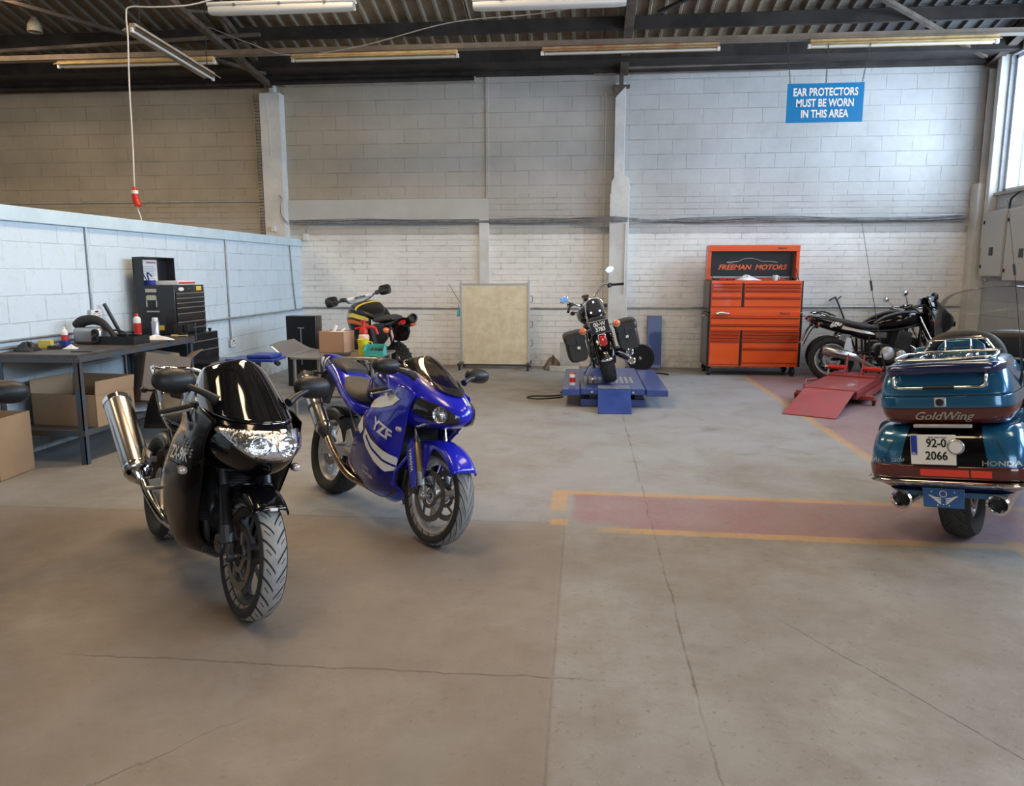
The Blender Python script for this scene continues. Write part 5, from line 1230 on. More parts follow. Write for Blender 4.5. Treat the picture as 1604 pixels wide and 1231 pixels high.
    MB().tube([(-.72, .10, .40), (-.10, .10, .44), (-.06, .10, .38), (-.10, .10, .33), (-.72, .10, .22)], .007, 6).build('chain', m_disc, t)
    if half_fairing:
        MB().hull([(.66, .66, .52, .14, 2.2, 0), (.74, .76, .50, .20, 2.2, 0), (.84, .84, .48, .23, 2.2, 0), (.95, .82, .46, .22, 2.2, 0), (1.02, .74, .46, .20, 2.2, 0)], 14, 4).build('half_fairing', P_, t, sm=60, solid=.004)
        MB().hull([(1.0, .77, .50, .195, 2.1, 0), (1.10, .68, .48, .175, 2.1, 0), (1.18, .60, .46, .14, 2.1, 0), (1.22, .56, .46, .09, 2, 0)], 14, 4).build('windscreen', m_tint, t, sm=60, solid=.003)
        MB().prism([(-.09, -.035), (.09, -.035), (.09, .035), (-.09, .035)], .01, (.84, 0, .84), (0, 1, 0)).build('headlight', m_reflector, t, bev=.01)
        for s in (1, -1): mirror(t, (.58, s*.18, 1.04), (.50, s*.33, 1.17), .085, s, m_black, ell=(1.1, .75), stalk=.010)
    else:
        hl = MB().loft([(.54, 0, .93, .05, .05, 2), (.60, 0, .93, .085, .085, 2), (.66, 0, .93, .09, .09, 2)], 22, 3).build('headlight', m_chrome, t)
        MB().loft([(.662, 0, .93, .083, .083, 2), (.68, 0, .93, .06, .06, 2), (.686, 0, .93, .01, .01, 2)], 22, 3).build('headlight_lens', m_reflector, hl)
        for s in (1, -1):
            MB().lathe([(.001, 0), (.04, 0), (.045, .01), (.045, .05), (.001, .06)], (.48, s*.055, 1.02), (-.5, 0, 1), n=20, closed=False).build('instrument_dial', m_black, t)
            mirror(t, (.34, s*.28, 1.08), (.26, s*.40, 1.22), .055, s, m_chrome, ell=(1.1, .8), stalk=.006)
    MB().tube([(.28, .32, 1.04), (.40, .26, 1.07), (.45, .10, 1.0), (.45, -.10, 1.0), (.40, -.26, 1.07), (.28, -.32, 1.04)], .012, 10, sub=4).build('handlebar', m_chrome if not half_fairing else m_black, t)
    MB().tube([(-.02, .14, .24), (-.06, .30, .04), (-.08, .34, .02)], .012, 8).build('side_stand', m_dkalloy, t)
    return t
roadster((4.37, 11.66, 0), R(-3), 'black naked motorcycle with round chrome headlight, nearest the wall beside the orange tool chest', False, .98)
roadster((4.24, 10.95, 0), R(-9), 'black half-faired motorcycle with silver muffler and pale number on its tail, by the red lift', True, 1.0)
# ================================================================== LIFTS
m_liftblue = mat('blue_lift_paint', (.030, .065, .27), .38, coat=.3, var=.25, vscale=5)
m_liftred = mat('red_lift_paint', (.36, .045, .045), .42, coat=.2, var=.35, vscale=4, col2=(.27, .06, .06))
m_scuff = mat('scuffed_steel', (.30, .33, .40), .4, metal=.4, var=.4, vscale=12)
m_card = mat('cardboard', (.36, .235, .135), .8, var=.12, vscale=3)
m_cardg = mat('grey_brown_cardboard', (.19, .155, .125), .8, var=.15, vscale=3)
m_benchsteel = mat('blue_grey_steel', (.055, .095, .14), .5, metal=.3, var=.5, vscale=6, col2=(.10, .075, .055))
m_benchtop = mat('oily_bench_top', (.085, .075, .068), .5, var=.5, vscale=4, bump=.2)
m_chest = mat('black_tool_chest_paint', (.012, .013, .016), .32, coat=.3)
m_paper = mat('paper', (.72, .72, .72), .7)
m_rag = mat('white_rag', (.74, .74, .74), .85, bump=.5, bscale=30)
m_orangep = mat('orange_tool_chest_paint', (.80, .10, .012), .28, coat=.6)
m_handle = mat('orange_drawer_pull', (.22, .02, .005), .35)
m_teak = mat('wood_handle', (.52, .35, .14), .5)

def lift_blue():
    t = empty('motorcycle_lift', (.35, 9.6, 0), 'low royal blue motorcycle lift table with side wings, under the cruiser', 'lift table')
    def pb(name, x0, x1, y0, y1, z0, z1, m=m_liftblue, par=t, bev=.006): return MB().bb(x0-.35, x1-.35, y0-9.6, y1-9.6, z0, z1).build(name, m, par, bev=bev)
    pf = pb('platform', -.02, .72, 8.62, 10.55, .15, .222)
    for k in range(4):
        pb('slot', .42+.06*k-.02, .42+.06*k+.015, 9.10, 9.62, .2222, .2245, m_decsilver, pf, 0)
    for k in range(4):
        pb('slot', .04+.06*k-.02, .04+.06*k+.015, 9.10, 9.62, .2222, .2245, m_decsilver, pf, 0)
    pb('side_wing', -.235, -.03, 8.60, 10.42, .14, .215); pb('side_wing', .73, .975, 8.60, 10.45, .14, .215)
    pb('base_frame', -.02, .72, 8.68, 8.78, 0, .09); pb('base_frame', -.02, .04, 8.78, 10.3, 0, .06); pb('base_frame', .66, .72, 8.78, 10.3, 0, .06)
    for x in (.08, .60):
        pb('scissor_arm', x, x+.10, 8.70, 9.9, .05, .15, m_engine)
    pb('landing_plate', .18, .54, 8.62, 8.86, .2225, .229, m_scuff)
    MB().prism([(8.62-9.6, .222), (8.62-9.6, .208), (8.235-9.6, 0), (8.222-9.6, .006)], .37, (.01, 0, 0), (0, 1, 0), (0, 0, 1)).build('ramp', m_liftblue, t, bev=.003)
    for x in (.11, .58): MB().cyl((x-.35, 8.615-9.6, .185), (x-.35, 8.60-9.6, .185), .014, .012, 12).build('bolt', m_bolt, t)
    MB().tube([(-.60, -.95, .17), (-.585, -1.0, .17)], .012, 8).build('side_knob', m_black, t)
    return t
lift_blue()

def lift_red():
    t = empty('motorcycle_lift', (2.44, 8.27, 0), 'red portable motorcycle lift with ramp and wheel clamp, in front of the black bikes', 'lift table', None, R(60))
    w = .30
    MB().prism([(0, 0), (.88, .175), (.88, .19), (0, .012)], .56, (0, 0, 0)).build('ramp', m_liftred, t, bev=.003)
    MB().bb(.88, 2.45, -w, w, .17, .20).build('platform', m_liftred, t, bev=.006)
    for s in (1, -1):
        MB().bb(.90, 2.40, s*(w-.02)-.02, s*(w-.02)+.02, .09, .17).build('side_rail', m_liftred, t, bev=.004)
        MB().bb(1.15, 2.55, s*.33-.025, s*.33+.025, .06, .11).build('base_beam', m_liftred, t, bev=.004)
        MB().prism([(-.55, -.03), (.55, .03), (.55, .06), (-.55, 0)], .03, (1.65, s*.24, .12)).build('scissor_arm', m_liftred, t)
    MB().bb(1.12, 1.20, -.44, .44, .06, .11).build('cross_beam', m_liftred, t, bev=.004); MB().bb(2.42, 2.50, -.60, .34, .06, .11).build('outrigger_beam', m_liftred, t, bev=.004)
    for x, y in ((1.16, -.44), (1.16, .44), (2.46, -.58), (2.46, .34)):
        c = MB().cyl((x, y-.015, .035), (x, y+.015, .035), .035, .035, 18).build('castor', m_rub, t, bev=.003)
        MB().bb(x-.02, x+.02, y-.022, y-.017, .03, .075).bb(x-.02, x+.02, y+.017, y+.022, .03, .075).bb(x-.025, x+.025, y-.024, y+.024, .062, .068).build('castor_fork', m_liftred, c)
    # wheel clamp: two upright V jaws and a screw
    for s in (1, -1):
        MB().prism([(-.14, 0), (.14, 0), (.06, .10), (.10, .26), (.06, .28), (.0, .13), (-.05, .10)], .014, (2.22, s*.10, .20)).build('clamp_jaw', m_liftred, t, bev=.002)
        MB().tube([(2.22, s*.10, .30), (2.22, s*.33, .30)], .03, 14).build('clamp_screw', m_red_p, t, bev=.002)
    MB().tube([(2.22, .33, .30), (2.22, .37, .30)], .012, 8).tube([(2.22, .36, .26), (2.22, .36, .34)], .006, 6).build('clamp_handle', m_bolt, t)
    MB().bb(2.05, 2.40, -.28, .28, .20, .225).build('clamp_base', m_liftred, t, bev=.004)
    MB().tube([(.95, .30, .20), (1.25, .36, .23), (1.5, .30, .22)], .012, 8).build('release_lever', m_liftred, t)
    return t
lift_red()
tag(MB().box((1.145, 12.36, .42), (.23, .045, .85), M=Matrix.Rotation(R(-4), 4, 'X')).build('loading_ramp', m_liftblue, bev=.006, loc=(1.145, 12.36, 0)), 'narrow blue ramp board standing upright against the back wall right of the lift', 'ramp board')

# ================================================================== ORANGE TOOL CHEST
def tool_chest():
    x0, x1, y0, y1 = 1.85, 3.225, 11.52, 12.12; c = (2.54, 11.8)
    t = empty('tool_chest', (c[0], c[1], 0), 'tall orange roller tool chest with black sides and a poster in its open lid', 'tool chest')
    def B(name, a, b, e, d, z0, z1, m, par=t, bev=.004): return MB().bb(a-c[0], b-c[0], e-c[1], d-c[1], z0, z1).build(name, m, par, bev=bev)
    low = B('lower_cabinet', x0, x1, y0+.012, y1, .14, .945, m_chest); up = B('upper_chest', x0+.01, x1-.01, y0+.012, y1-.02, .955, 1.42, m_chest)
    B('front_frame', x0+.035, x1-.035, y0+.006, y0+.02, .14, 1.42, m_orangep)
    B('centre_band', x0+.04, x1-.04, y0-.005, y0+.02, .90, .975, m_orangep)
    def drawer(a, b, z0, z1):
        d = B('drawer', a, b, y0-.012, y0+.02, z0+.004, z1-.004, m_orangep, bev=.003)
        B('drawer_pull', a+.006, b-.006, y0-.026, y0-.010, z1-.020, z1-.006, m_handle, d, .003)
    L0, L1, R0, R1 = x0+.045, x0+.475, x0+.52, x1-.045
    for zs in ((1.385, 1.335), (1.33, 1.28), (1.275, 1.175), (1.17, 1.035)):
        drawer(L0, L1, zs[1]-.0, zs[0]); 
    for zs in ((1.385, 1.335), (1.33, 1.28), (1.275, 1.175), (1.17, 1.035)): drawer(R0, R1, zs[1], zs[0])
    drawer(L0, R1, .77, .885); drawer(L0, R1, .685, .765)
    for z1, z0 in ((.68, .635), (.63, .585), (.58, .535)): drawer(L0, L1, z0, z1)
    for z1, z0 in ((.68, .635), (.63, .585), (.58, .535)): drawer(R0, R1, z0, z1)
    drawer(L0, L1, .175, .53); drawer(R0, R1, .42, .53); drawer(R0, R1, .20, .415)
    B('drawer_divider', x0+.482, x0+.513, y0-.004, y0+.02, .155, .685, m_chest); B('drawer_divider', x0+.482, x0+.513, y0-.004, y0+.02, 1.03, 1.39, m_chest)
    MB().loft([(-.62+.035, -.315, .94, .008, .012, 2), (-.55, -.318, .94, .010, .022, 2.5), (-.44, -.318, .94, .010, .018, 2.5), (-.38, -.315, .94, .006, .008, 2)], 14, 3).build('badge_handle', m_chrome, t)
    text('Snap-on', .045, m_dkalloy, t, (.42, y0-c[1]-.0065, .94), (1, 0, 0), (0, 0, 1), shear=.3, bold=.001)
    MB().cyl((-.02, y0-c[1]-.004, .94), (-.02, y0-c[1]-.012, .94), .009, .009, 12).build('lock', m_chrome, t)
    for s, xx in ((-1, x0), (1, x1)):
        MB().tube([(xx-c[0], -.20, .90), (xx-c[0]+s*.05, -.20, .90), (xx-c[0]+s*.05, .18, .90), (xx-c[0], .18, .90)], .011, 8, sub=2).build('push_handle', m_chrome, t)
    for xx in (x0+.05, x1-.10):
        for yy in (y0+.06, y1-.08):
            X_, Y_ = xx-c[0], yy-c[1]
            w = MB().lathe([(.02, -.02), (.058, -.02), (.062, -.012), (.062, .012), (.058, .02), (.02, .02)], (X_, Y_, .062), (1, .25, 0), n=24).build('castor', m_rub, t, sm=40)
            MB().lathe([(.001, -.022), (.032, -.022), (.034, .0), (.032, .022), (.001, .022)], (X_, Y_, .062), (1, .25, 0), n=20, closed=False).build('castor_hub', m_chrome, w)
            MB().bb(X_-.028, X_+.028, Y_-.035, Y_+.035, .126, .142).bb(X_-.034, X_-.028, Y_-.02, Y_+.02, .05, .13).bb(X_+.028, X_+.034, Y_-.02, Y_+.02, .05, .13).build('castor_fork', m_dkalloy, w)
    # open lid
    lx0, lx1 = x0+.02, x1-.0
    ld = MB(); yy = y1-.10
    def LB(a, b, e, d, z0, z1): ld.bb(a-c[0], b-c[0], e-c[1], d-c[1], z0, z1)
    LB(lx0, lx1, yy, yy+.03, 1.42, 1.93); LB(lx0, lx0+.05, yy-.16, yy, 1.43, 1.93); LB(lx1-.05, lx1, yy-.16, yy, 1.43, 1.93); LB(lx0, lx1, yy-.17, yy, 1.855, 1.945)
    lid = ld.build('lid', m_orangep, t, bev=.004)
    MB().bb(lx0-c[0]+.055, lx1-c[0]-.055, yy-c[1]-.008, yy-c[1], 1.46, 1.85).build('lid_poster', m_chest, lid)
    MB().bb(lx0-c[0]+.055, lx1-c[0]-.055, yy-c[1]-.014, yy-c[1]-.008, 1.46, 1.478).build('poster_rail', m_alloy, lid)
    m_fo = mat('poster_orange', (.85, .16, .05), .4)
    text('FREEMAN  MOTORS', .105, m_fo, lid, (.02, yy-c[1]-.0095, 1.615), (1, 0, 0), (0, 0, 1), shear=.3, bold=.003, sx=1.08)
    cx_ = [(-.36, 1.695), (-.30, 1.70), (-.18, 1.71), (-.12, 1.74), (-.02, 1.755), (.10, 1.735), (.16, 1.71), (.30, 1.705), (.40, 1.69)]
    MB().tube([(a, yy-c[1]-.010, b) for a, b in cx_], .0035, 6, sub=5).tube([(a, yy-c[1]-.010, b) for a, b in ((-.36, 1.695), (-.34, 1.685), (-.28, 1.683), (-.25, 1.70), (-.20, 1.70))], .003, 6, sub=4).build('car_outline', m_decwhite, lid)
    text('Snap-on', .04, m_chest, lid, (.42, yy-.17-c[1]-.001, 1.90), (1, 0, 0), (0, 0, 1), shear=.3, bold=.001)
    MB().tube([(lx0-c[0]+.05, -.15, 1.42), (lx0-c[0]+.05, .05, 1.60)], .006, 6).build('lid_stay', m_black, t)
    MB().tube([(lx1-c[0]-.05, -.15, 1.42), (lx1-c[0]-.05, .05, 1.60)], .006, 6).build('lid_stay', m_black, t)
    return t
tool_chest()
def cloth(name, c, rx, ry, h, m, label, cat, seed=1, n=22):
    rnd = random.Random(seed); k = MB(); ph = [rnd.uniform(0, 6.28) for _ in range(6)]; rings = []
    for i in range(9):
        f = i/8; r = []
        for j in range(n):
            a = 2*math.pi*j/n; q = 1+.18*math.sin(3*a+ph[0])+.12*math.sin(5*a+ph[1])
            zz = h*(1-f**1.5)*(1+.35*math.sin(2*a+ph[2]+3*f)+.2*math.sin(4*a+ph[3]))
            r.append((c[0]+rx*f*q*math.cos(a), c[1]+ry*f*q*math.sin(a), c[2]+max(zz, 0)+.002))
        rings.append(r)
    k.rings(rings, cap=False)
    return tag(k.build(name, m, sm=70, solid=.003, loc=c, off=0), label, cat)
cloth('cloth', (2.42, 11.70, 1.42), .19, .09, .055, m_rag, 'crumpled white cloth on top of the orange tool chest', 'cloth', 3)
mg = MB().lathe([(.0, .0), (.034, 0), (.036, .005), (.038, .08), (.033, .08), (.031, .01), (.0, .01)], (2.83, 11.66, 1.42), (0, 0, 1), n=24, closed=False).build('mug', m_white, sm=50, loc=(2.83, 11.66, 1.42))
MB().tube([(.036, 0, .02), (.06, 0, .03), (.06, 0, .06), (.036, 0, .068)], .005, 6, sub=3).build('mug_handle', m_white, mg)
tag(mg, 'white mug on top of the orange tool chest', 'mug')
def handtool(name, p, ang, L, m1, m2, label, cat, z=None, r=.014):
    o = MB().tube([(0, 0, r), (L*.42, 0, r)], r, 10).build(name, m1, None, bev=.002)
    MB().tube([(L*.42, 0, r), (L*.95, 0, r)], r*.45, 8).cyl((L*.9, 0, r), (L, 0, r), r*.8, r*.8, 10).build('tool_shaft', m2, o)
    o.location = p; o.rotation_euler = (0, 0, ang); return tag(o, label, cat)
handtool('ratchet', (1.92, 11.66, 1.42), .2, .24, m_black, m_dkalloy, 'black-handled ratchet at the left end of the orange chest top', 'hand tool')
handtool('screwdriver', (2.02, 11.64, 1.42), -.1, .22, m_red_p, m_dkalloy, 'red-handled screwdriver left of the white cloth on the orange chest', 'hand tool')
handtool('torque_wrench', (2.88, 11.66, 1.42), .1, .20, m_red_p, m_dkalloy, 'red and black wrench at the right end of the orange chest top', 'hand tool')
gw_ = MB().box((3.10, 11.70, 1.45), (.09, .06, .06)).cyl((3.10, 11.66, 1.45), (3.10, 11.62, 1.45), .022, .018, 12)
tag(gw_.build('impact_driver', m_black, bev=.006, loc=(3.10, 11.7, 1.42)), 'small black impact driver at the right corner of the orange chest top', 'power tool')

# ================================================================== BLACK TOOL CHESTS BY THE BENCH
def bchest(x0, x1, y0, y1, z0, z1, drawers, par, name):
    o = MB().bb(x0, x1, y0, y1, z0, z1).build(name, m_chest, par, bev=.006)
    z = z1-.075
    for h in drawers:
        d = MB().bb(x1, x1+.012, y0+.02, y1-.02, z-h+.006, z).build('drawer', m_chest, o, bev=.003)
        MB().bb(x1+.010, x1+.024, y0+.025, y1-.025, z-.014, z-.004).build('drawer_pull', m_alloy, d, bev=.002); z -= h
    return o
t = empty('tool_chest', (-4.42, 7.78, .90), 'black top tool chest with open lid, poster and stickers, beside the workbench', 'tool chest')
b = bchest(-.20, .22, -.32, .30, 0, .51, (.05, .05, .05, .06, .09, .07, .06), t, 'chest_body')
ld = MB().bb(-.21, -.195, -.32, .30, .50, .80).bb(-.21, -.10, -.32, -.31, .50, .80).bb(-.21, -.10, .29, .30, .50, .80).bb(-.21, -.10, -.32, .30, .79, .80).build('lid', m_chest, t, bev=.003)
ps = MB().bb(-.193, -.191, -.20, .10, .52, .775).build('poster', m_paper, ld)
m_print = mat('print_grey', (.30, .30, .30), .6); m_printr = mat('print_red', (.55, .08, .06), .6)
for k in range(9):
    MB().bb(-.1905, -.1902, -.17, .07-.02*(k % 3), .555+.018*k, .561+.018*k).build('printed_line', m_print, ps, sm=0)
MB().bb(-.1905, -.1902, -.10, .08, .738, .752).build('printed_heading', m_printr, ps, sm=0)
for (y, z, w_, h_, mm) in ((-.27, .72, .05, .05, m_decwhite), (-.27, .64, .05, .04, m_decwhite), (-.27, .57, .05, .04, m_decwhite)):
    MB().bb(-.193, -.192, y-w_/2, y+w_/2, z-h_/2, z+h_/2).build('sticker', mm, ld, sm=0)
# stickers on the near side and fascia
m_ys = mat('sticker_yellow', (.75, .50, .06), .5); m_gs = mat('sticker_sand', (.50, .48, .36), .5)
MB().prism([(-.055, 0), (.055, 0), (.055, .04), (.04, .05), (-.04, .05), (-.055, .04)], .002, (-.03, -.322, .36)).prism([(-.06, -.005), (-.05, -.005), (-.045, -.07), (-.06, -.07)], .002, (-.03, -.322, .36)).prism([(.06, -.005), (.05, -.005), (.045, -.07), (.06, -.07)], .002, (-.03, -.322, .36)).build('sticker', m_gs, b, sm=0)
MB().bb(-.09, .03, -.324, -.321, .44, .475).build('sticker', m_gs, b, sm=0); MB().bb(-.09, .05, -.324, -.321, .235, .250).build('sticker', m_decsilver, b, sm=0)
MB().bb(-.0, .09, -.324, -.321, .05, .10).build('sticker', m_ys, b, sm=0)
MB().bb(.2205, .222, .13, .24, .45, .495).build('sticker', m_ys, b, sm=0)
MB().loft([(.2205, -.18, .47, .055, .02, 2), (.2225, -.18, .47, .055, .02, 2)], 20, 2).build('sticker', m_decwhite, b, sm=0)
MB().cyl((.221, -.02, .47), (.228, -.02, .47), .01, .01, 12).build('lock', m_chrome, b)
t = empty('tool_cabinet', (-4.38, 7.80, 0), 'black roller tool cabinet with one drawer pulled out, under the black top chest', 'tool chest')
b = bchest(-.26, .28, -.34, .34, .10, .897, (.10, .08), t, 'cabinet_body')
d = MB().bb(.28, .50, -.30, .30, .52, .60).build('open_drawer', m_chest, t, bev=.003)
MB().bb(.495, .51, -.30, .30, .585, .605).build('drawer_pull', m_alloy, d)
bchest(-.25, .282, -.32, .32, .12, .50, (.12, .12), b, 'lower_drawer_stack')
for x in (-.18, .2):
    for y in (-.26, .26): MB().lathe([(.01, -.015), (.05, -.015), (.05, .015), (.01, .015)], (x, y, .05), (0, 1, 0), n=18).build('castor', m_rub, t)
MB().cyl((.25, .22, .897), (.25, .22, .935), .012, .02, 12).build('knob', m_black, t)
tag(MB().bb(-4.50, -4.24, 7.62, 7.98, 1.4115, 1.455).build('boxed_part', m_decwhite, bev=.003, loc=(-4.37, 7.8, 1.4115)), 'flat white and red carton lying on the black top chest', 'carton')
MB().bb(.131, .133, -.17, .17, .012, .030).build('printed_band', m_red_p, bpy.data.objects['boxed_part'], sm=0)
m_blueplast = mat('blue_plastic', (.02, .04, .25), .35)
tag(MB().bb(-4.56, -4.46, 7.50, 7.58, 1.4115, 1.46).tube([(-4.51, 7.54, 1.45), (-4.50, 7.50, 1.54), (-4.46, 7.52, 1.50)], .008, 6, sub=3).tube([(-4.53, 7.54, 1.45), (-4.56, 7.50, 1.55), (-4.60, 7.52, 1.47)], .006, 6, sub=3).build('blow_gun', m_blueplast, bev=.004, loc=(-4.5, 7.54, 1.4115)), 'small blue air gun on the black top chest in front of the poster', 'air gun')

# ================================================================== WORKBENCH
t = empty('workbench', (-4.34, 6.5, 0), 'long steel workbench with worn dark top and lower shelf along the pale wall', 'workbench')
MB().bb(-.37, .36, -.92, .90, .865, .90).build('bench_top', m_benchtop, t, bev=.003)
MB().bb(.345, .362, -.92, .90, .835, .872).bb(-.37, .362, -.925, -.908, .835, .872).build('edge_angle', m_benchsteel, t, bev=.002)
for x in (-.35, .345):
    for y in (-.90, .88):
        sx, sy = (1 if x > 0 else -1), (1 if y > 0 else -1)
        MB().bb(x-.004, x+.004, y-sy*.045, y+sy*.004, 0, .86).bb(x-sx*.045, x+sx*.004, y-.004, y+.004, 0, .86).build('leg', m_benchsteel, t)
MB().bb(-.36, .345, -.90, .88, .255, .275).build('lower_shelf', m_benchtop, t); MB().bb(.335, .352, -.90, .88, .235, .28).bb(-.36, .35, -.905, -.888, .235, .28).build('shelf_angle', m_benchsteel, t)

def carton(name, c, d, rz, m, label, flaps=((0, 1), (1, 1), (2, 1), (3, 1)), tilt=None, th=.006, ang=35, fl=.4):
    """open cardboard box: four walls, a base and flaps folded outward"""
    o = empty(name, c, label, 'box', None, rz)
    if tilt: o.rotation_euler = tilt
    x, y, z = d[0]/2, d[1]/2, d[2]
    MB().bb(-x, x, -y, y, 0, th).bb(-x, x, -y, -y+th, 0, z).bb(-x, x, y-th, y, 0, z).bb(-x, -x+th, -y, y, 0, z).bb(x-th, x, -y, y, 0, z).build('box_body', m, o)
    for k, open_ in flaps:
        a = R(ang*open_); L = min(d[0], d[1])*fl
        if k == 0: vs = [(-x, -y, z), (x, -y, z), (x, -y-L*math.cos(a), z+L*math.sin(a)), (-x, -y-L*math.cos(a), z+L*math.sin(a))]
        if k == 1: vs = [(x, -y, z), (x, y, z), (x+L*math.cos(a), y, z+L*math.sin(a)), (x+L*math.cos(a), -y, z+L*math.sin(a))]
        if k == 2: vs = [(x, y, z), (-x, y, z), (-x, y+L*math.cos(a), z+L*math.sin(a)), (x, y+L*math.cos(a), z+L*math.sin(a))]
        if k == 3: vs = [(-x, y, z), (-x, -y, z), (-x-L*math.cos(a), -y, z+L*math.sin(a)), (-x-L*math.cos(a), y, z+L*math.sin(a))]
        m_ = MB(); m_.add(vs, [(0, 1, 2, 3)]); m_.build('flap', m, o, sm=0, solid=th, off=0)
    return o
carton('cardboard_box', (-4.27, 6.02, .275), (.62, .46, .27), R(-6), m_card, 'brown cardboard box with open flaps on the lower shelf of the workbench', ((1, 1.9), (2, 1.8), (3, 2.0)), ang=45, fl=.25)
carton('cardboard_box', (-4.52, 5.24, 0), (.40, .40, .47), R(4), m_card, 'brown cardboard box on the floor at the left edge, in front of the bench', ((0, -1.2),), ang=50, fl=.3)
cb = carton('cardboard_box', (-3.93, 6.58, .34), (.40, .38, .44), 0, m_cardg, 'grey-brown cardboard box tipped over the edge of the bench shelf', ((1, 1.2), (2, 1.0)), tilt=(R(-10), R(12), R(42)), ang=40, fl=.35)
MB().bb(-.08, .10, -.204, -.201, .10, .24).build('printed_photo', m_print, cb); MB().bb(-.15, .18, -.15, .12, .30, .40).build('packing', m_paper, cb, bev=.02)
cloth('plastic_bag', (-4.22, 6.56, .275), .20, .14, .14, m_rag, 'white plastic bag on the lower bench shelf beside the brown box', 'bag', 7)

def bottle(name, p, r, h, mb, mc, label, cat='bottle', ml=None, cap=.3, trig=False, par=None):
    prof = [(.0005, 0), (r*.92, 0), (r, .004), (r, h*(.74)), (r*.85, h*.82), (r*.36, h*.88), (r*.36, h*.90)]
    o = MB().lathe(prof, (0, 0, 0), (0, 0, 1), n=24, closed=False).build(name, mb, sm=50); o.location = p
    MB().lathe([(r*.40, h*.87), (r*.40, h*.98), (r*.30, h), (.0005, h)], (0, 0, 0), (0, 0, 1), n=18, closed=False).build('cap', mc, o)
    if ml: MB().lathe([(r*1.01, h*.15), (r*1.01, h*.60)], (0, 0, 0), (0, 0, 1), n=24, closed=False).build('bottle_label', ml, o)
    return tag(o, label, cat)
def spray(name, p, r, h, mb, mc, label, ml=None):
    o = MB().lathe([(.0005, 0), (r, 0), (r, h*.80), (r*.8, h*.85), (.0005, h*.86)], (0, 0, 0), (0, 0, 1), n=24, closed=False).build(name, mb, sm=50); o.location = p
    MB().lathe([(r*.78, h*.85), (r*.78, h*.97), (r*.6, h), (.0005, h)], (0, 0, 0), (0, 0, 1), n=20, closed=False).build('cap', mc, o)
    if ml: MB().lathe([(r*1.01, h*.2), (r*1.01, h*.6)], (0, 0, 0), (0, 0, 1), n=24, closed=False).build('can_label', ml, o)
    return tag(o, label, 'spray can')
m_greenb = mat('green_base', (.05, .16, .13), .4); m_silv = mat('silver_can', (.42, .43, .48), .3, metal=.7)
bottle('oil_bottle', (-4.44, 7.16, .90), .036, .24, m_white, m_red_p, 'white squeeze bottle with red label and red cap near the far end of the bench', ml=m_red_p)
spray('spray_can', (-4.24, 7.14, .90), .036, .20, m_silv, m_white, 'silver spray can with white cap beside the black top chest on the bench')
bottle('glue_bottle', (-4.54, 6.22, .90), .028, .17, m_white, m_white, 'small white dropper bottle with red label at the near end of the bench', ml=m_red_p)
tag(MB().box((-4.60, 6.06, .935), (.10, .07, .07), rz=.3).build('carton', mat('yellow_carton', (.62, .50, .10), .5), bev=.002, loc=(-4.6, 6.06, .90)), 'small yellow carton at the near end of the workbench', 'carton')
tag(MB().box((-4.50, 6.16, .93), (.07, .05, .06), rz=-.1).build('carton', m_blueplast, bev=.002, loc=(-4.5, 6.16, .90)), 'small blue carton between the yellow carton and the dropper bottle', 'carton')
tag(MB().box((-4.48, 6.00, .915), (.10, .06, .03), rz=.5).build('sanding_block', m_black, bev=.004, loc=(-4.48, 6.0, .90)), 'small black sanding block in front of the yellow carton', 'sanding block')
cloth('cloth', (-4.60, 5.84, .90), .09, .10, .06, m_black, 'dark crumpled cloth at the very near end of the workbench', 'cloth', 5)
cloth('tissue', (-4.34, 6.02, .90), .05, .06, .025, m_rag, 'crumpled grey tissue near the front edge of the workbench', 'tissue', 9)
tag(MB().box((-4.10, 5.80, .905), (.16, .035, .008), rz=.05).build('steel_strip', m_dkalloy, bev=.001, loc=(-4.1, 5.8, .90)), 'thin dark steel strip lying near the front corner of the bench top', 'steel strip')
cloth('rag', (-4.14, 6.96, .90), .18, .11, .03, m_rag, 'flat white rag spread on the bench in front of the spray can', 'rag', 11)
tr = MB(); x0, x1, y0, y1 = -4.36, -4.02, 6.40, 6.66
tr.bb(x0, x1, y0, y1, .90, .906).bb(x0, x1, y0, y0+.006, .90, .975).bb(x0, x1, y1-.006, y1, .90, .975).bb(x0, x0+.006, y0, y1, .90, .975).bb(x1-.006, x1, y0, y1, .90, .975)
tag(tr.build('tray', m_black, bev=.002, loc=(-4.19, 6.53, .90)), 'open black plastic tray in the middle of the workbench', 'tray')
wb = handtool('file', (-4.13, 7.22, .90), R(10), .16, m_teak, m_teak, 'wooden-handled file beside the vice on the bench', 'hand tool', r=.013)
t = empty('air_compressor', (-4.47, 6.50, .90), 'grey twin-outlet air unit with a black hose coiled over it on the bench', 'air compressor')
a = MB().box((0, 0, .075), (.26, .20, .15)).build('unit_body', m_alloy, t, bev=.03)
for z in (.045, .105):
    MB().lathe([(.012, 0), (.034, 0), (.036, .02), (.028, .024), (.012, .02)], (.10, -.10, z), (0, -1, 0), n=22).build('outlet_port', m_black, a)
MB().tube([(-.16, .03, .16), (-.10, .02, .20), (.0, .02, .215), (.10, .0, .19), (.18, -.01, .12), (.24, -.02, .05), (.30, .0, .03)], [.05, .05, .045, .035, .025, .02, .018], 14, sub=4).build('hose', m_rub, t)
MB().tube([(.1, .1, .12), (.22, .12, .10), (.30, .10, .02), (.36, .02, .02), (.30, -.04, .016)], .008, 8, sub=4).build('power_cable', m_rub, t)
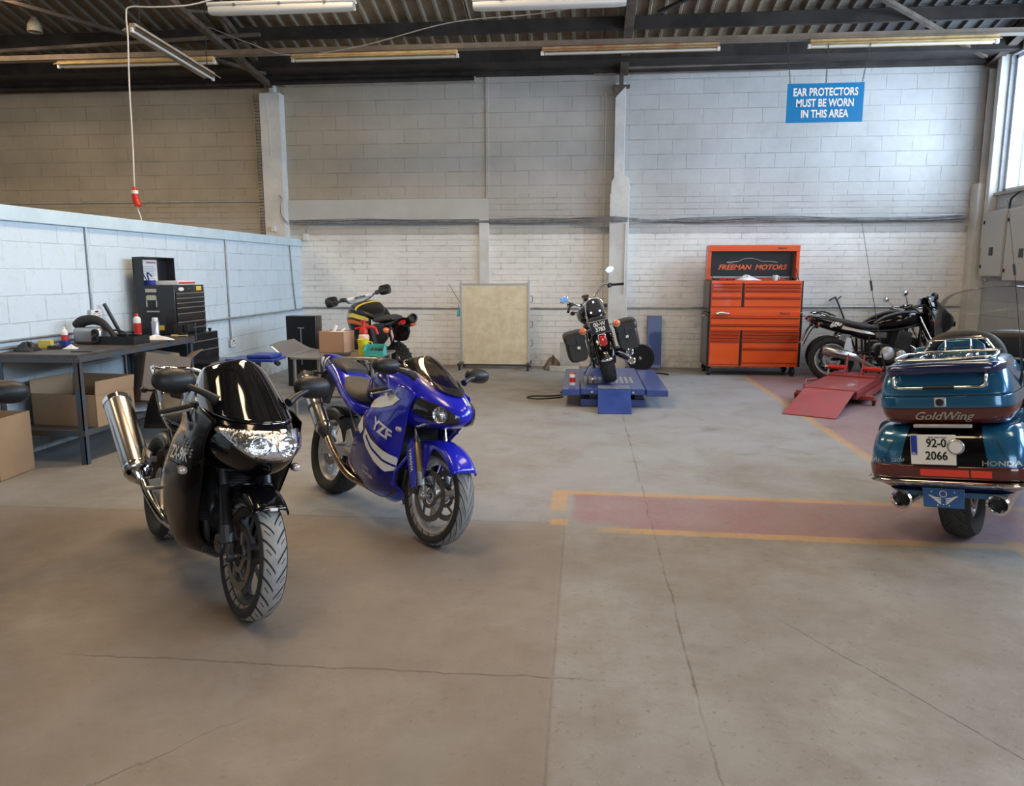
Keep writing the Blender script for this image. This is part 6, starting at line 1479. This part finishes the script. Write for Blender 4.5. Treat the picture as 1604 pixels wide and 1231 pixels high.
# vice
t = empty('bench_vice', (-4.07, 7.30, .90), 'black bench vice on the far corner of the workbench', 'vice')
MB().prism([(-.07, 0), (.07, 0), (.04, .05), (.05, .12), (-.05, .12), (-.04, .05)], .10, (0, 0, 0)).build('vice_body', m_engine, t, bev=.006)
MB().box((.09, 0, .09), (.05, .11, .07)).box((.04, 0, .07), (.10, .05, .04)).build('moving_jaw', m_engine, t, bev=.005)
MB().tube([(.11, 0, .06), (.17, 0, .06)], .010, 8).tube([(.16, 0, -.06), (.16, 0, .14)], .006, 8).build('vice_handle', m_dkalloy, t)
tag(MB().tube([(-4.60, 7.15, .90), (-4.68, 7.02, 1.24)], .018, 8).build('steel_bar', m_dkalloy, loc=(-4.60, 7.15, .90)), 'dark steel bar leaning against the pale wall at the back of the bench', 'steel bar')

# ================================================================== STEEL TABLE AND WHAT IS ON IT
m_inox = mat('stainless_top', (.48, .45, .41), .30, metal=.85, var=.25, vscale=3)
t = empty('steel_table', (-2.75, 8.20, 0), 'low stainless steel table with tubular legs and a curled sheet at its left end', 'table')
TZ = .645
MB().bb(-.40, .56, -.38, .44, TZ-.03, TZ).build('table_top', m_inox, t, bev=.006)
MB().surf([[(-.40, -.38, TZ+.002), (-.46, -.38, TZ-.01), (-.52, -.38, TZ+.04), (-.62, -.36, TZ+.12)], [(-.40, .0, TZ+.002), (-.48, .0, TZ+.01), (-.56, .0, TZ+.07), (-.66, .0, TZ+.13)], [(-.40, .44, TZ+.002), (-.48, .44, TZ+.02), (-.58, .44, TZ+.07), (-.66, .44, TZ+.12)]], 5, 4).build('curled_sheet', m_alloy, t, sm=60, solid=.003)
for x, y in ((-.36, -.34), (.50, -.34), (-.36, .40), (.50, .40)): MB().tube([(x, y, 0), (x, y, TZ-.03)], .020, 14).build('leg', m_inox, t)
MB().tube([(-.36, -.34, .14), (-.36, .40, .14)], .012, 8).tube([(.50, -.34, .14), (.50, .40, .14)], .012, 8).tube([(-.36, .03, .14), (.50, .03, .14)], .012, 8).build('leg_rail', m_inox, t)
b = carton('cardboard_box', (-2.80, 8.36, TZ), (.30, .28, .24), R(-8), mat('peach_cardboard', (.50, .29, .18), .75), 'small pinkish cardboard box of odds and ends on the steel table', ())
MB().box((.02, 0, .20), (.24, .22, .06)).tube([(-.05, .03, .22), (-.02, .05, .30)], .02, 8).tube([(.05, -.02, .22), (.10, .02, .27)], .012, 8).build('contents', m_paper, b, bev=.01)
t = bottle('sprayer', (-2.50, 8.42, TZ), .062, .24, mat('cream_bottle', (.70, .52, .36), .35), m_red_p, 'pressure sprayer with red pump head and cream tank on the steel table', 'sprayer', ml=m_red_p)
MB().lathe([(.05, .21), (.045, .26), (.02, .29), (.018, .34), (.0005, .35)], (0, 0, 0), (0, 0, 1), n=20, closed=False).build('pump_head', m_red_p, t, sm=50)
MB().tube([(0, 0, .27), (.06, 0, .28), (.13, 0, .27), (.16, 0, .20)], [.018, .02, .018, .016], 10, sub=3).tube([(0, 0, .33), (0, 0, .36)], .03, 12).tube([(0, 0, .28), (-.10, 0, .26)], .012, 8).build('spray_handle', m_red_p, t)
m_yel = mat('yellow_plastic', (.80, .66, .03), .35); m_tealp = mat('teal_plastic', (.06, .42, .38), .4)
t = MB().lathe([(.0005, 0), (.050, 0), (.062, .16), (.064, .17), (.058, .17), (.046, .01), (.0005, .01)], (0, 0, 0), (0, 0, 1), n=28, closed=False).build('measuring_jug', m_yel, sm=50); t.location = (-2.42, 8.12, TZ)
MB().tube([(.058, 0, .14), (.10, 0, .13), (.09, 0, .05), (.052, 0, .04)], .007, 8, sub=3).build('jug_handle', m_yel, t); tag(t, 'bright yellow plastic jug on the steel table', 'jug')
t = MB(); t.bb(-.11, .11, -.07, .07, 0, .005).bb(-.11, .11, -.07, -.064, 0, .06).bb(-.11, .11, .064, .07, 0, .12).prism([(-.07, 0), (.07, 0), (.07, .12), (.02, .12), (-.07, .06)], .006, (-.107, 0, 0), (0, 1, 0), (0, 0, 1)).prism([(-.07, 0), (.07, 0), (.07, .12), (.02, .12), (-.07, .06)], .006, (.107, 0, 0), (0, 1, 0), (0, 0, 1))
t = t.build('parts_bin', m_tealp, bev=.002); t.location = (-2.26, 8.02, TZ); tag(t, 'teal open-fronted parts bin holding small parts, right of the yellow jug', 'parts bin')
q = MB(); rnd = random.Random(2)
for k in range(14): q.box((rnd.uniform(-.08, .08), rnd.uniform(-.04, .05), .02+.05*rnd.random()), (.05, .02, .02), M=Matrix.Rotation(rnd.uniform(0, 3), 4, (rnd.random(), rnd.random(), 1)))
tag(q.build('small_parts', m_dkalloy, t, bev=.001), kind='stuff')
tag(MB().box((-2.66, 8.02, TZ+.012), (.22, .15, .022), rz=.15).build('notebook', m_dkalloy, bev=.002, loc=(-2.66, 8.02, TZ)), 'flat grey notebook on the steel table in front of the cardboard box', 'notebook')
tag(MB().box((-2.24, 7.88, TZ+.012), (.09, .03, .024), rz=.1).build('marker', mat('green_marker', (.05, .30, .12), .4), bev=.008, loc=(-2.24, 7.88, TZ)), 'small green and white marker near the right edge of the steel table', 'marker')
# black case by the partition
t = empty('equipment_case', (-3.80, 10.0, 0), 'tall black equipment case with a metal pull bar, in the corner behind the steel table', 'case')
MB().bb(-.21, .21, -.12, .12, 0, .96).build('case_body', m_chest, t, bev=.01)
MB().tube([(0, -.13, .30), (0, -.13, .80)], .006, 6).box((0, -.125, .80), (.09, .01, .015)).build('case_handle', m_alloy, t)
# blue tray on a stand behind the black bike
t = empty('tray_stand', (-2.87, 6.40, 0), 'navy blue tray stand showing above the screen of the black sport motorcycle', 'stand')
MB().bb(-.23, .20, -.15, .15, .775, .80).build('tray', m_blueplast, t, bev=.006); MB().bb(-.05, .18, -.12, .12, .80, .835).build('pad', m_blueplast, t, bev=.012)
MB().tube([(.21, -.10, .77), (.24, -.12, .76)], .022, 12).build('knob', m_black, t)
MB().tube([(0, 0, .02), (0, 0, .775)], .025, 12).build('column', m_dkalloy, t); MB().bb(-.20, .20, -.02, .02, 0, .03).bb(-.02, .02, -.20, .20, 0, .03).build('foot', m_dkalloy, t, bev=.004)

# ================================================================== FRAMED SCREEN ON CASTORS
m_screen = mat('dirty_translucent_sheet', (.95, .86, .62), .5, var=.35, vscale=6, col2=(.80, .67, .44), alpha=.62)
t = empty('framed_screen', (-1.41, 12.02, 0), 'tall wheeled screen of stained yellowish sheet in an aluminium frame, against the back wall', 'screen')
MB().prism([(-.53, .06), (.53, .06), (.53, 1.38), (-.53, 1.34)], .012).build('sheet', m_screen, t)
for s in (1, -1):
    MB().bb(s*.545-.018, s*.545+.018, -.02, .02, .05, 1.42 if s > 0 else 1.38).build('upright', m_alloyw, t, bev=.003)
    MB().bb(s*.545-.03, s*.545+.03, -.28, .28, .075, .11).build('foot', m_dkalloy, t, bev=.004)
    for y in (-.24, .24):
        c_ = MB().lathe([(.008, -.012), (.038, -.012), (.038, .012), (.008, .012)], (s*.545, y, .038), (1, 0, 0), n=20).build('castor', m_rub, t)
        MB().bb(s*.545-.02, s*.545+.02, y-.015, y+.015, .062, .078).build('castor_fork', m_dkalloy, c_)
MB().bb(-.53, .53, -.015, .015, .05, .075).build('bottom_rail', m_dkalloy, t); MB().bb(-.53, .53, -.012, .012, 1.34, 1.365).build('top_rail', m_alloyw, t)
for z in (.42, .72, 1.12): MB().tube([(.565, 0, z-.05), (.60, 0, z-.045), (.60, 0, z+.045), (.565, 0, z+.05)], .006, 6).build('latch_handle', m_black, t)
tag(cloth('glove', (-2.00, 12.02, .84), .03, .02, .14, m_tealp, 'teal rubber glove hung on the left post of the wheeled screen', 'glove', 4), None)
tag(MB().tube([(-2.16, 12.06, 1.36), (-1.975, 12.02, 1.06)], .004, 6).build('thin_rod', m_dkalloy, loc=(-2.0, 12.04, 1.06)), 'thin dark rod leaning at the left of the wheeled screen', 'rod')

# ================================================================== THINGS AROUND THE BLUE LIFT
spray('spray_bottle', (-.12, 8.95, .215), .035, .15, m_white, m_orange, 'orange-topped spray can on the left wing of the blue lift', m_red_p)
t = empty('hose_reel', (.90, 11.90, 0), 'dark round hose reel on the floor behind the right side of the lift', 'reel')
MB().lathe([(.03, -.06), (.21, -.06), (.21, -.045), (.11, -.04), (.11, .04), (.21, .045), (.21, .06), (.03, .06)], (0, 0, .212), (.25, 1, 0), n=36).build('drum', m_blackmat, t, sm=40)
MB().lathe([(.11, -.03), (.185, -.03), (.19, 0), (.185, .03), (.11, .03)], (0, 0, .212), (.25, 1, 0), n=32).build('coiled_hose', m_rub, t)
tag(MB().tube([(.75, 11.6, .012), (.95, 11.5, .012), (1.15, 11.62, .012), (1.3, 11.5, .012)], .012, 8, sub=5).build('air_hose', m_rub, loc=(.95, 11.5, 0)), 'black hose trailing on the floor right of the reel', 'hose')
tag(MB().bb(-.36, -.12, 11.96, 12.0, 0, .44).build('metal_panel', m_grey_paint, bev=.003, loc=(-.24, 11.98, 0)), 'small grey metal panel standing behind the left side of the lift', 'panel')
tag(MB().bb(-.52, -.06, 11.78, 11.90, 0, .075).build('plank', mat('pale_plank', (.55, .53, .48), .7, var=.3), bev=.004, loc=(-.3, 11.84, 0)), 'short pale plank on the floor in front of the grey metal panel', 'plank')
cloth('sack', (-.48, 12.10, 0), .17, .14, .16, m_cardg, 'crumpled grey-brown sack at the foot of the back wall left of the lift', 'sack', 8)
tag(MB().tube([(-.24, 9.45, .008), (-.40, 9.35, .008), (-.62, 9.32, .008), (-.68, 9.20, .008), (-.55, 9.12, .008), (-.35, 9.2, .008), (-.24, 9.3, .008)], .008, 8, sub=6).build('air_line', m_rub, loc=(-.5, 9.3, 0)), 'thin black air line looped on the floor left of the blue lift', 'hose')

# ================================================================== SIGN, LAMPS AND SERVICES
m_sign = mat('sign_blue', (.012, .19, .44), .18, coat=.4)
SX0, SX1, SY, SZ0, SZ1 = 2.535, 3.475, 10.34, 3.425, 3.90
t = empty('warning_sign', ((SX0+SX1)/2, SY, SZ0), 'blue EAR PROTECTORS MUST BE WORN IN THIS AREA sign hanging on chains', 'sign')
MB().bb(-.47, .47, -.004, .004, 0, .475).build('sign_board', m_sign, t)
for k, s_ in enumerate(('EAR PROTECTORS', 'MUST BE WORN', 'IN THIS AREA')):
    text(s_, .132, m_decwhite, t, (0, -.0055, .365-.132*k), (1, 0, 0), (0, 0, 1), bold=.0035, sx=.73, sp=1.0)
def chain(pts, par, name='chain', m=None, L=.03):
    a, b = V(pts[0]), V(pts[1]); d = b-a; n = max(2, int(d.length/(L*.72))); dn = d.normalized(); u, w = perp(dn); k = MB()
    for i in range(n):
        c = a+d*((i+.5)/n); v = u if i % 2 else w
        k.tube([c+dn*(L/2*math.cos(q))+v*(L*.28*math.sin(q)) for q in [2*math.pi*j/8 for j in range(8)]], L*.09, 5, closed=True)
    return tag(k.build(name, m or m_dkalloy, par, sm=60))
for a, b in ((-.44, -.50), (.0, -.0), (.44, .52)): chain([(a, 0, .47), (b, 0, 1.0)], t)

m_batten = mat('old_batten_paint', (.62, .46, .22), .5, var=.4, vscale=5, col2=(.42, .29, .13))
m_battend = mat('dusty_batten_paint', (.42, .37, .29), .6, var=.4, vscale=5)
m_tube = mat('unlit_tube', (.72, .70, .64), .25, coat=.5)
m_diff = mat('acrylic_diffuser', (.62, .62, .60), .3, coat=.4)
def batten(x0, x1, y, z, label, grp=None, m=None, axis='X'):
    L = x1-x0; t = empty('fluorescent_batten', ((x0+x1)/2, y, z), label, 'fluorescent light', grp)
    m = m or m_batten
    MB().bb(-L/2, L/2, -.035, .035, -.055, 0).build('batten_body', m, t, bev=.004)
    for s in (1, -1):
        MB().rings([[(xx, s*.036, -.030), (xx, s*.115, -.068), (xx, s*.115, -.074), (xx, s*.036, -.036)] for xx in (-L/2, L/2)]).build('reflector_wing', m, t)
    MB().cyl((-L/2+.03, 0, -.080), (L/2-.03, 0, -.080), .014, .014, 12).build('fluorescent_tube', m_tube, t)
    for s in (1, -1): MB().bb(s*L/2-.02, s*L/2+.02, -.015, .015, -.10, -.05).build('lampholder', m_white, t, bev=.003)
    return t
grp = 'old fluorescent battens under the rail'
batten(-7.27, -5.03, 10.36, 4.425, 'yellowed fluorescent batten at the far left of the row under the rail')
batten(-3.93, -1.70, 10.36, 4.425, 'yellowed fluorescent batten between the left and middle wall columns')
batten(-.585, 1.66, 10.36, 4.425, 'rust-streaked fluorescent batten crossing in front of the middle rafter', m=mat('rusty_batten_paint', (.50, .38, .22), .6, var=.6, vscale=4, col2=(.36, .15, .05)))
batten(2.78, 5.02, 10.36, 4.425, 'yellowed fluorescent batten above the blue warning sign')
t = batten(-.90, .90, 0, 0, 'loose grey fluorescent batten slung along the roof, end-on near the left truss', m=m_battend)
t.location = (-4.91, 9.15, 4.17); t.rotation_euler = (0, R(2.3), R(90)); t['category'] = 'fluorescent light'
chain([(.75, 0, .0), (.75, 0, .9)], t, 'suspension_chain'); chain([(-.75, 0, 0), (-.75, 0, .9)], t, 'suspension_chain')
def closed_light(x0, x1, y, z, label):
    L = x1-x0; t = empty('enclosed_light', ((x0+x1)/2, y, z), label, 'fluorescent light')
    MB().loft([(-L/2, 0, -.02, .05, .018, 4), (-L/2+.03, 0, -.022, .065, .022, 4), (L/2-.03, 0, -.022, .065, .022, 4), (L/2, 0, -.02, .05, .018, 4)], 20, 2).build('light_body', m_white, t)
    MB().loft([(-L/2+.005, 0, -.075, .045, .03, 3), (-L/2+.04, 0, -.08, .062, .045, 3), (L/2-.04, 0, -.08, .062, .045, 3), (L/2-.005, 0, -.075, .045, .03, 3)], 20, 2).build('diffuser', m_diff, t)
    for x in (-.5, 0, .5):
        MB().bb(x-.012, x+.012, -.072, .072, -.05, -.03).build('clip', m_alloy, t)
    for x in (-.55, .55): MB().cyl((x, 0, 0), (x, 0, roofz(y)-z-.06), .004, .004, 6).build('suspension_rod', m_dkalloy, t)
    return t
closed_light(-4.03, -2.55, 8.4, 4.425, 'white enclosed fluorescent light at the top of the view, left of centre')
closed_light(-1.14, .33, 8.4, 4.385, 'white enclosed fluorescent light at the very top, near the middle rafter')
closed_light(-6.5, -5.0, 8.0, 4.52, 'enclosed fluorescent light cut by the top edge above the hanging red plug')
# bell lamp
t = empty('pendant_lamp', (-7.75, 10.6, 4.88), 'small dusty metal pendant lamp in the dark roof at the far left', 'lamp')
MB().lathe([(.10, 0), (.09, .10), (.05, .16), (.03, .20), (.025, .20), (.045, .155), (.085, .095), (.095, 0)], (0, 0, 0), (0, 0, 1), n=24).build('shade', m_battend, t)
MB().cyl((0, 0, .18), (0, 0, roofz(10.6)-4.88), .008, .008, 6).build('rod', m_dkalloy, t)

# hanging power lead with red plug
t = empty('power_lead', (-4.87, 8.0, 2.0), 'white power lead with a red and white industrial plug hanging above the partition', 'power lead')
m_wc = mat('white_cable', (.66, .62, .55), .5)
pts = [(1.2, .1, 2.42), (.75, .05, 2.30), (.35, .02, 2.28), (.10, .0, 2.28), (.055, .0, 2.20), (.055, 0, 1.98), (.03, 0, 1.5), (.02, 0, 1.0), (.0, 0, .45)]
MB().tube(pts, .008, 8, sub=6).tube([(0, 0, .34), (.02, 0, .22), (.04, .02, .10), (.03, .06, -.2)], .007, 8, sub=4).build('cable', m_wc, t)
p = MB().tube([(0, 0, .46), (0, 0, .44), (0, 0, .36), (.01, 0, .30)], [.012, .025, .034, .036], 16).build('plug', m_red_p, t)
MB().tube([(0, 0, .42), (0, 0, .385)], .0345, 16).build('plug_collar', m_white, p); MB().tube([(.01, 0, .31), (.035, -.01, .26), (.03, -.01, .25)], [.036, .036, .02], 16).build('socket_cap', m_red_p, p)

# sockets and conduits on the partition
def socket(y, z, label):
    t = empty('double_socket', (LX, y, z), label, 'socket')
    MB().bb(0, .035, -.075, .075, -.045, .045).build('back_box', m_alloy, t, bev=.004)
    f = MB().bb(.035, .042, -.078, .078, -.048, .048).build('face_plate', m_white, t, bev=.003)
    for s in (1, -1):
        MB().bb(.042, .044, s*.04-.012, s*.04-.006, -.02, -.005).bb(.042, .044, s*.04+.006, s*.04+.012, -.02, -.005).bb(.042, .044, s*.04-.004, s*.04+.004, .003, .014).build('socket_holes', m_black, f)
        MB().bb(.042, .048, s*.012-.007, s*.012+.007, .02, .036).build('switch', m_black, f)
socket(6.92, 1.14, 'metal double socket on the pale partition above the workbench')
socket(9.76, .60, 'metal double socket low on the pale partition beyond the workbench')
def conduit(pts, r, label, m=None, name='conduit', sub=0):
    o = MB().tube(pts, r, 8, sub=sub).build(name, m or m_galv); return tag(o, label, 'conduit')
conduit([(LX+.015, 6.90, 1.97), (LX+.015, 6.90, 1.18)], .012, 'vertical steel conduit dropping to the socket above the workbench')
conduit([(LX+.015, 9.74, 1.97), (LX+.015, 9.74, .64)], .012, 'vertical steel conduit dropping to the low socket beyond the workbench')
conduit([(LX+.015, 11.95, 1.97), (LX+.02, 12.02, 1.3), (LX+.015, 12.10, .94)], .010, 'dark flexible conduit at the far end of the partition', m_cable, sub=4)
conduit([(LX+.018, 1.2, .93), (LX+.018, 12.38, .93)], .014, 'long horizontal conduit running the length of the pale partition')
conduit([(LX+.018, 1.2, .985), (LX+.018, 6.6, .985)], .012, 'short upper conduit on the partition behind the bench clutter')
conduit([(LX, D-.02, .95), (.37, D-.02, .96)], .013, 'horizontal conduit low on the back wall, left of the middle column')
conduit([(.70, D-.02, .97), (5.84, D-.02, 1.01)], .013, 'horizontal conduit low on the back wall, right of the middle column')
conduit([(.64, D-.255, 2.30), (.63, D-.255, 1.2)], .008, 'thin white conduit down the front of the middle column', m_white)
conduit([(.30, D-.02, 4.3), (.30, D-.02, .3)], .008, 'thin pipe up the wall just left of the middle column', m_column)
# cable bundle
t = empty('cable_bundle', (0, D-.04, 2.36), 'bundle of grey cables strung along the back wall at mid height', 'cable bundle')
rnd = random.Random(6)
for k in range(7):
    pts = []; n = 16; z0 = -.03+.011*k
    for i in range(n+1):
        x = LX-.1+(5.9-LX)*i/n; dz = rnd.uniform(-.012, .012)+(.02*math.sin(i*1.3+k) if k > 4 else 0)-.012*math.sin(math.pi*(i % 4)/4)
        y = -.012*(k % 3)
        if .2 < x < .9: y = -.235
        pts.append((x, y, z0+dz))
    MB().tube(pts, .0075, 6, sub=4).build('cable', m_cable if k % 3 else m_galv, t)
for k in range(2):
    MB().tube([(-4.85, -.18, -.02-.03*k), (-4.95, -.20, .12), (-4.93, -.2, .35), (-4.97, -.18, .42)], .007, 6, sub=4).build('cable', m_cable, t)
MB().tube([(-4.55, 0, 0), (-4.60, -.01, -.10), (-4.62, 0, -.22)], .010, 6, sub=4).build('cable', m_cable, t)
tag(MB().bb(-4.66, -4.58, D-.06, D-.005, 2.06, 2.17).build('junction_box', m_white, bev=.004), 'small white junction box below the cable bundle at its left end', 'junction box')
tag(MB().bb(-5.12, -5.05, D-.26, D-.20, 2.20, 2.29).build('junction_box', m_white, bev=.004), 'small white junction box on the front of the left wall column', 'junction box')
# long cables under the roof
o = MB().tube([(-5.0, 10.2, 4.75), (-4.4, 10.1, 4.5), (-3.85, 10.1, 4.34), (-2.9, 10.0, 4.40), (-1.7, 9.9, 4.62), (-.6, 9.8, 4.66), (.3, 9.6, 4.74), (.7, 9.4, 4.86)], .007, 6, sub=6).build('hanging_cable', m_cable)
tag(o, 'slack grey cable sagging under the roof sheets in front of the left battens', 'cable')
o = MB().tube([(-5.1, 12.2, 4.3), (-5.08, 12.22, 3.9), (-5.07, 12.23, 3.4)], .006, 6, sub=4).build('hanging_cable', m_wc)
tag(o, 'short white cable hanging down the front of the left wall column', 'cable')

# electrical cabinets on the right wall
def elec(y0, y1, z0, z1, label):
    t = empty('electrical_cabinet', (RX-.02, (y0+y1)/2, z0), label, 'electrical cabinet'); L = y1-y0; h = z1-z0
    MB().bb(-.13, 0.015, -L/2, L/2, 0, h).build('cabinet_box', m_gc, t, bev=.006)
    d = MB().bb(-.145, -.13, -L/2+.01, L/2-.01, .01, h-.01).build('cabinet_door', m_gc, t, bev=.004)
    for z in (.12, h-.18): MB().bb(-.155, -.145, L/2-.06, L/2-.03, z, z+.05).build('latch', m_black, d)
    MB().bb(-.152, -.145, -.05, .05, h*.32, h*.32+.12).build('warning_plate', m_dkalloy, d)
    return t
m_gc = mat('cabinet_grey_paint', (.52, .52, .50), .5)
elec(11.45, 12.05, 1.48, 2.42, 'grey steel electrical cabinet on the right wall nearest the corner')
elec(10.55, 11.40, 1.42, 2.42, 'grey steel electrical cabinet on the right wall at the edge of the view')
conduit([(RX-.02, 12.26, 2.6), (RX-.02, 12.26, 1.44), (RX-.02, 12.1, 1.42)], .012, 'white conduit running down beside the electrical cabinets', m_white)
tag(MB().tube([(RX-.03, 11.3, 2.68), (RX-.05, 11.45, 2.62), (RX-.09, 11.5, 2.55), (RX-.09, 11.52, 2.42)], [.010, .012, .014, .014], 8, sub=4).build('armoured_cable', m_rub, loc=(RX-.1, 11.4, 2.42)), 'thick black armoured cable entering the top of the electrical cabinets', 'cable')
br_ = empty('long_rod', (4.27, 12.2, .5), 'dark metal rod with a hooked end leaning on the wall behind the black bikes', 'rod')
br_.location = (4.05, 12.30, 0)
MB().tube([(.35, -.05, .0), (-.05, .08, 1.05), (-.12, .08, 1.14), (-.20, .06, 1.10)], .014, 8, sub=2).tube([(-.09, .08, 1.10), (-.02, .06, 1.17)], .010, 6).build('rod_shaft', m_dkalloy, br_)
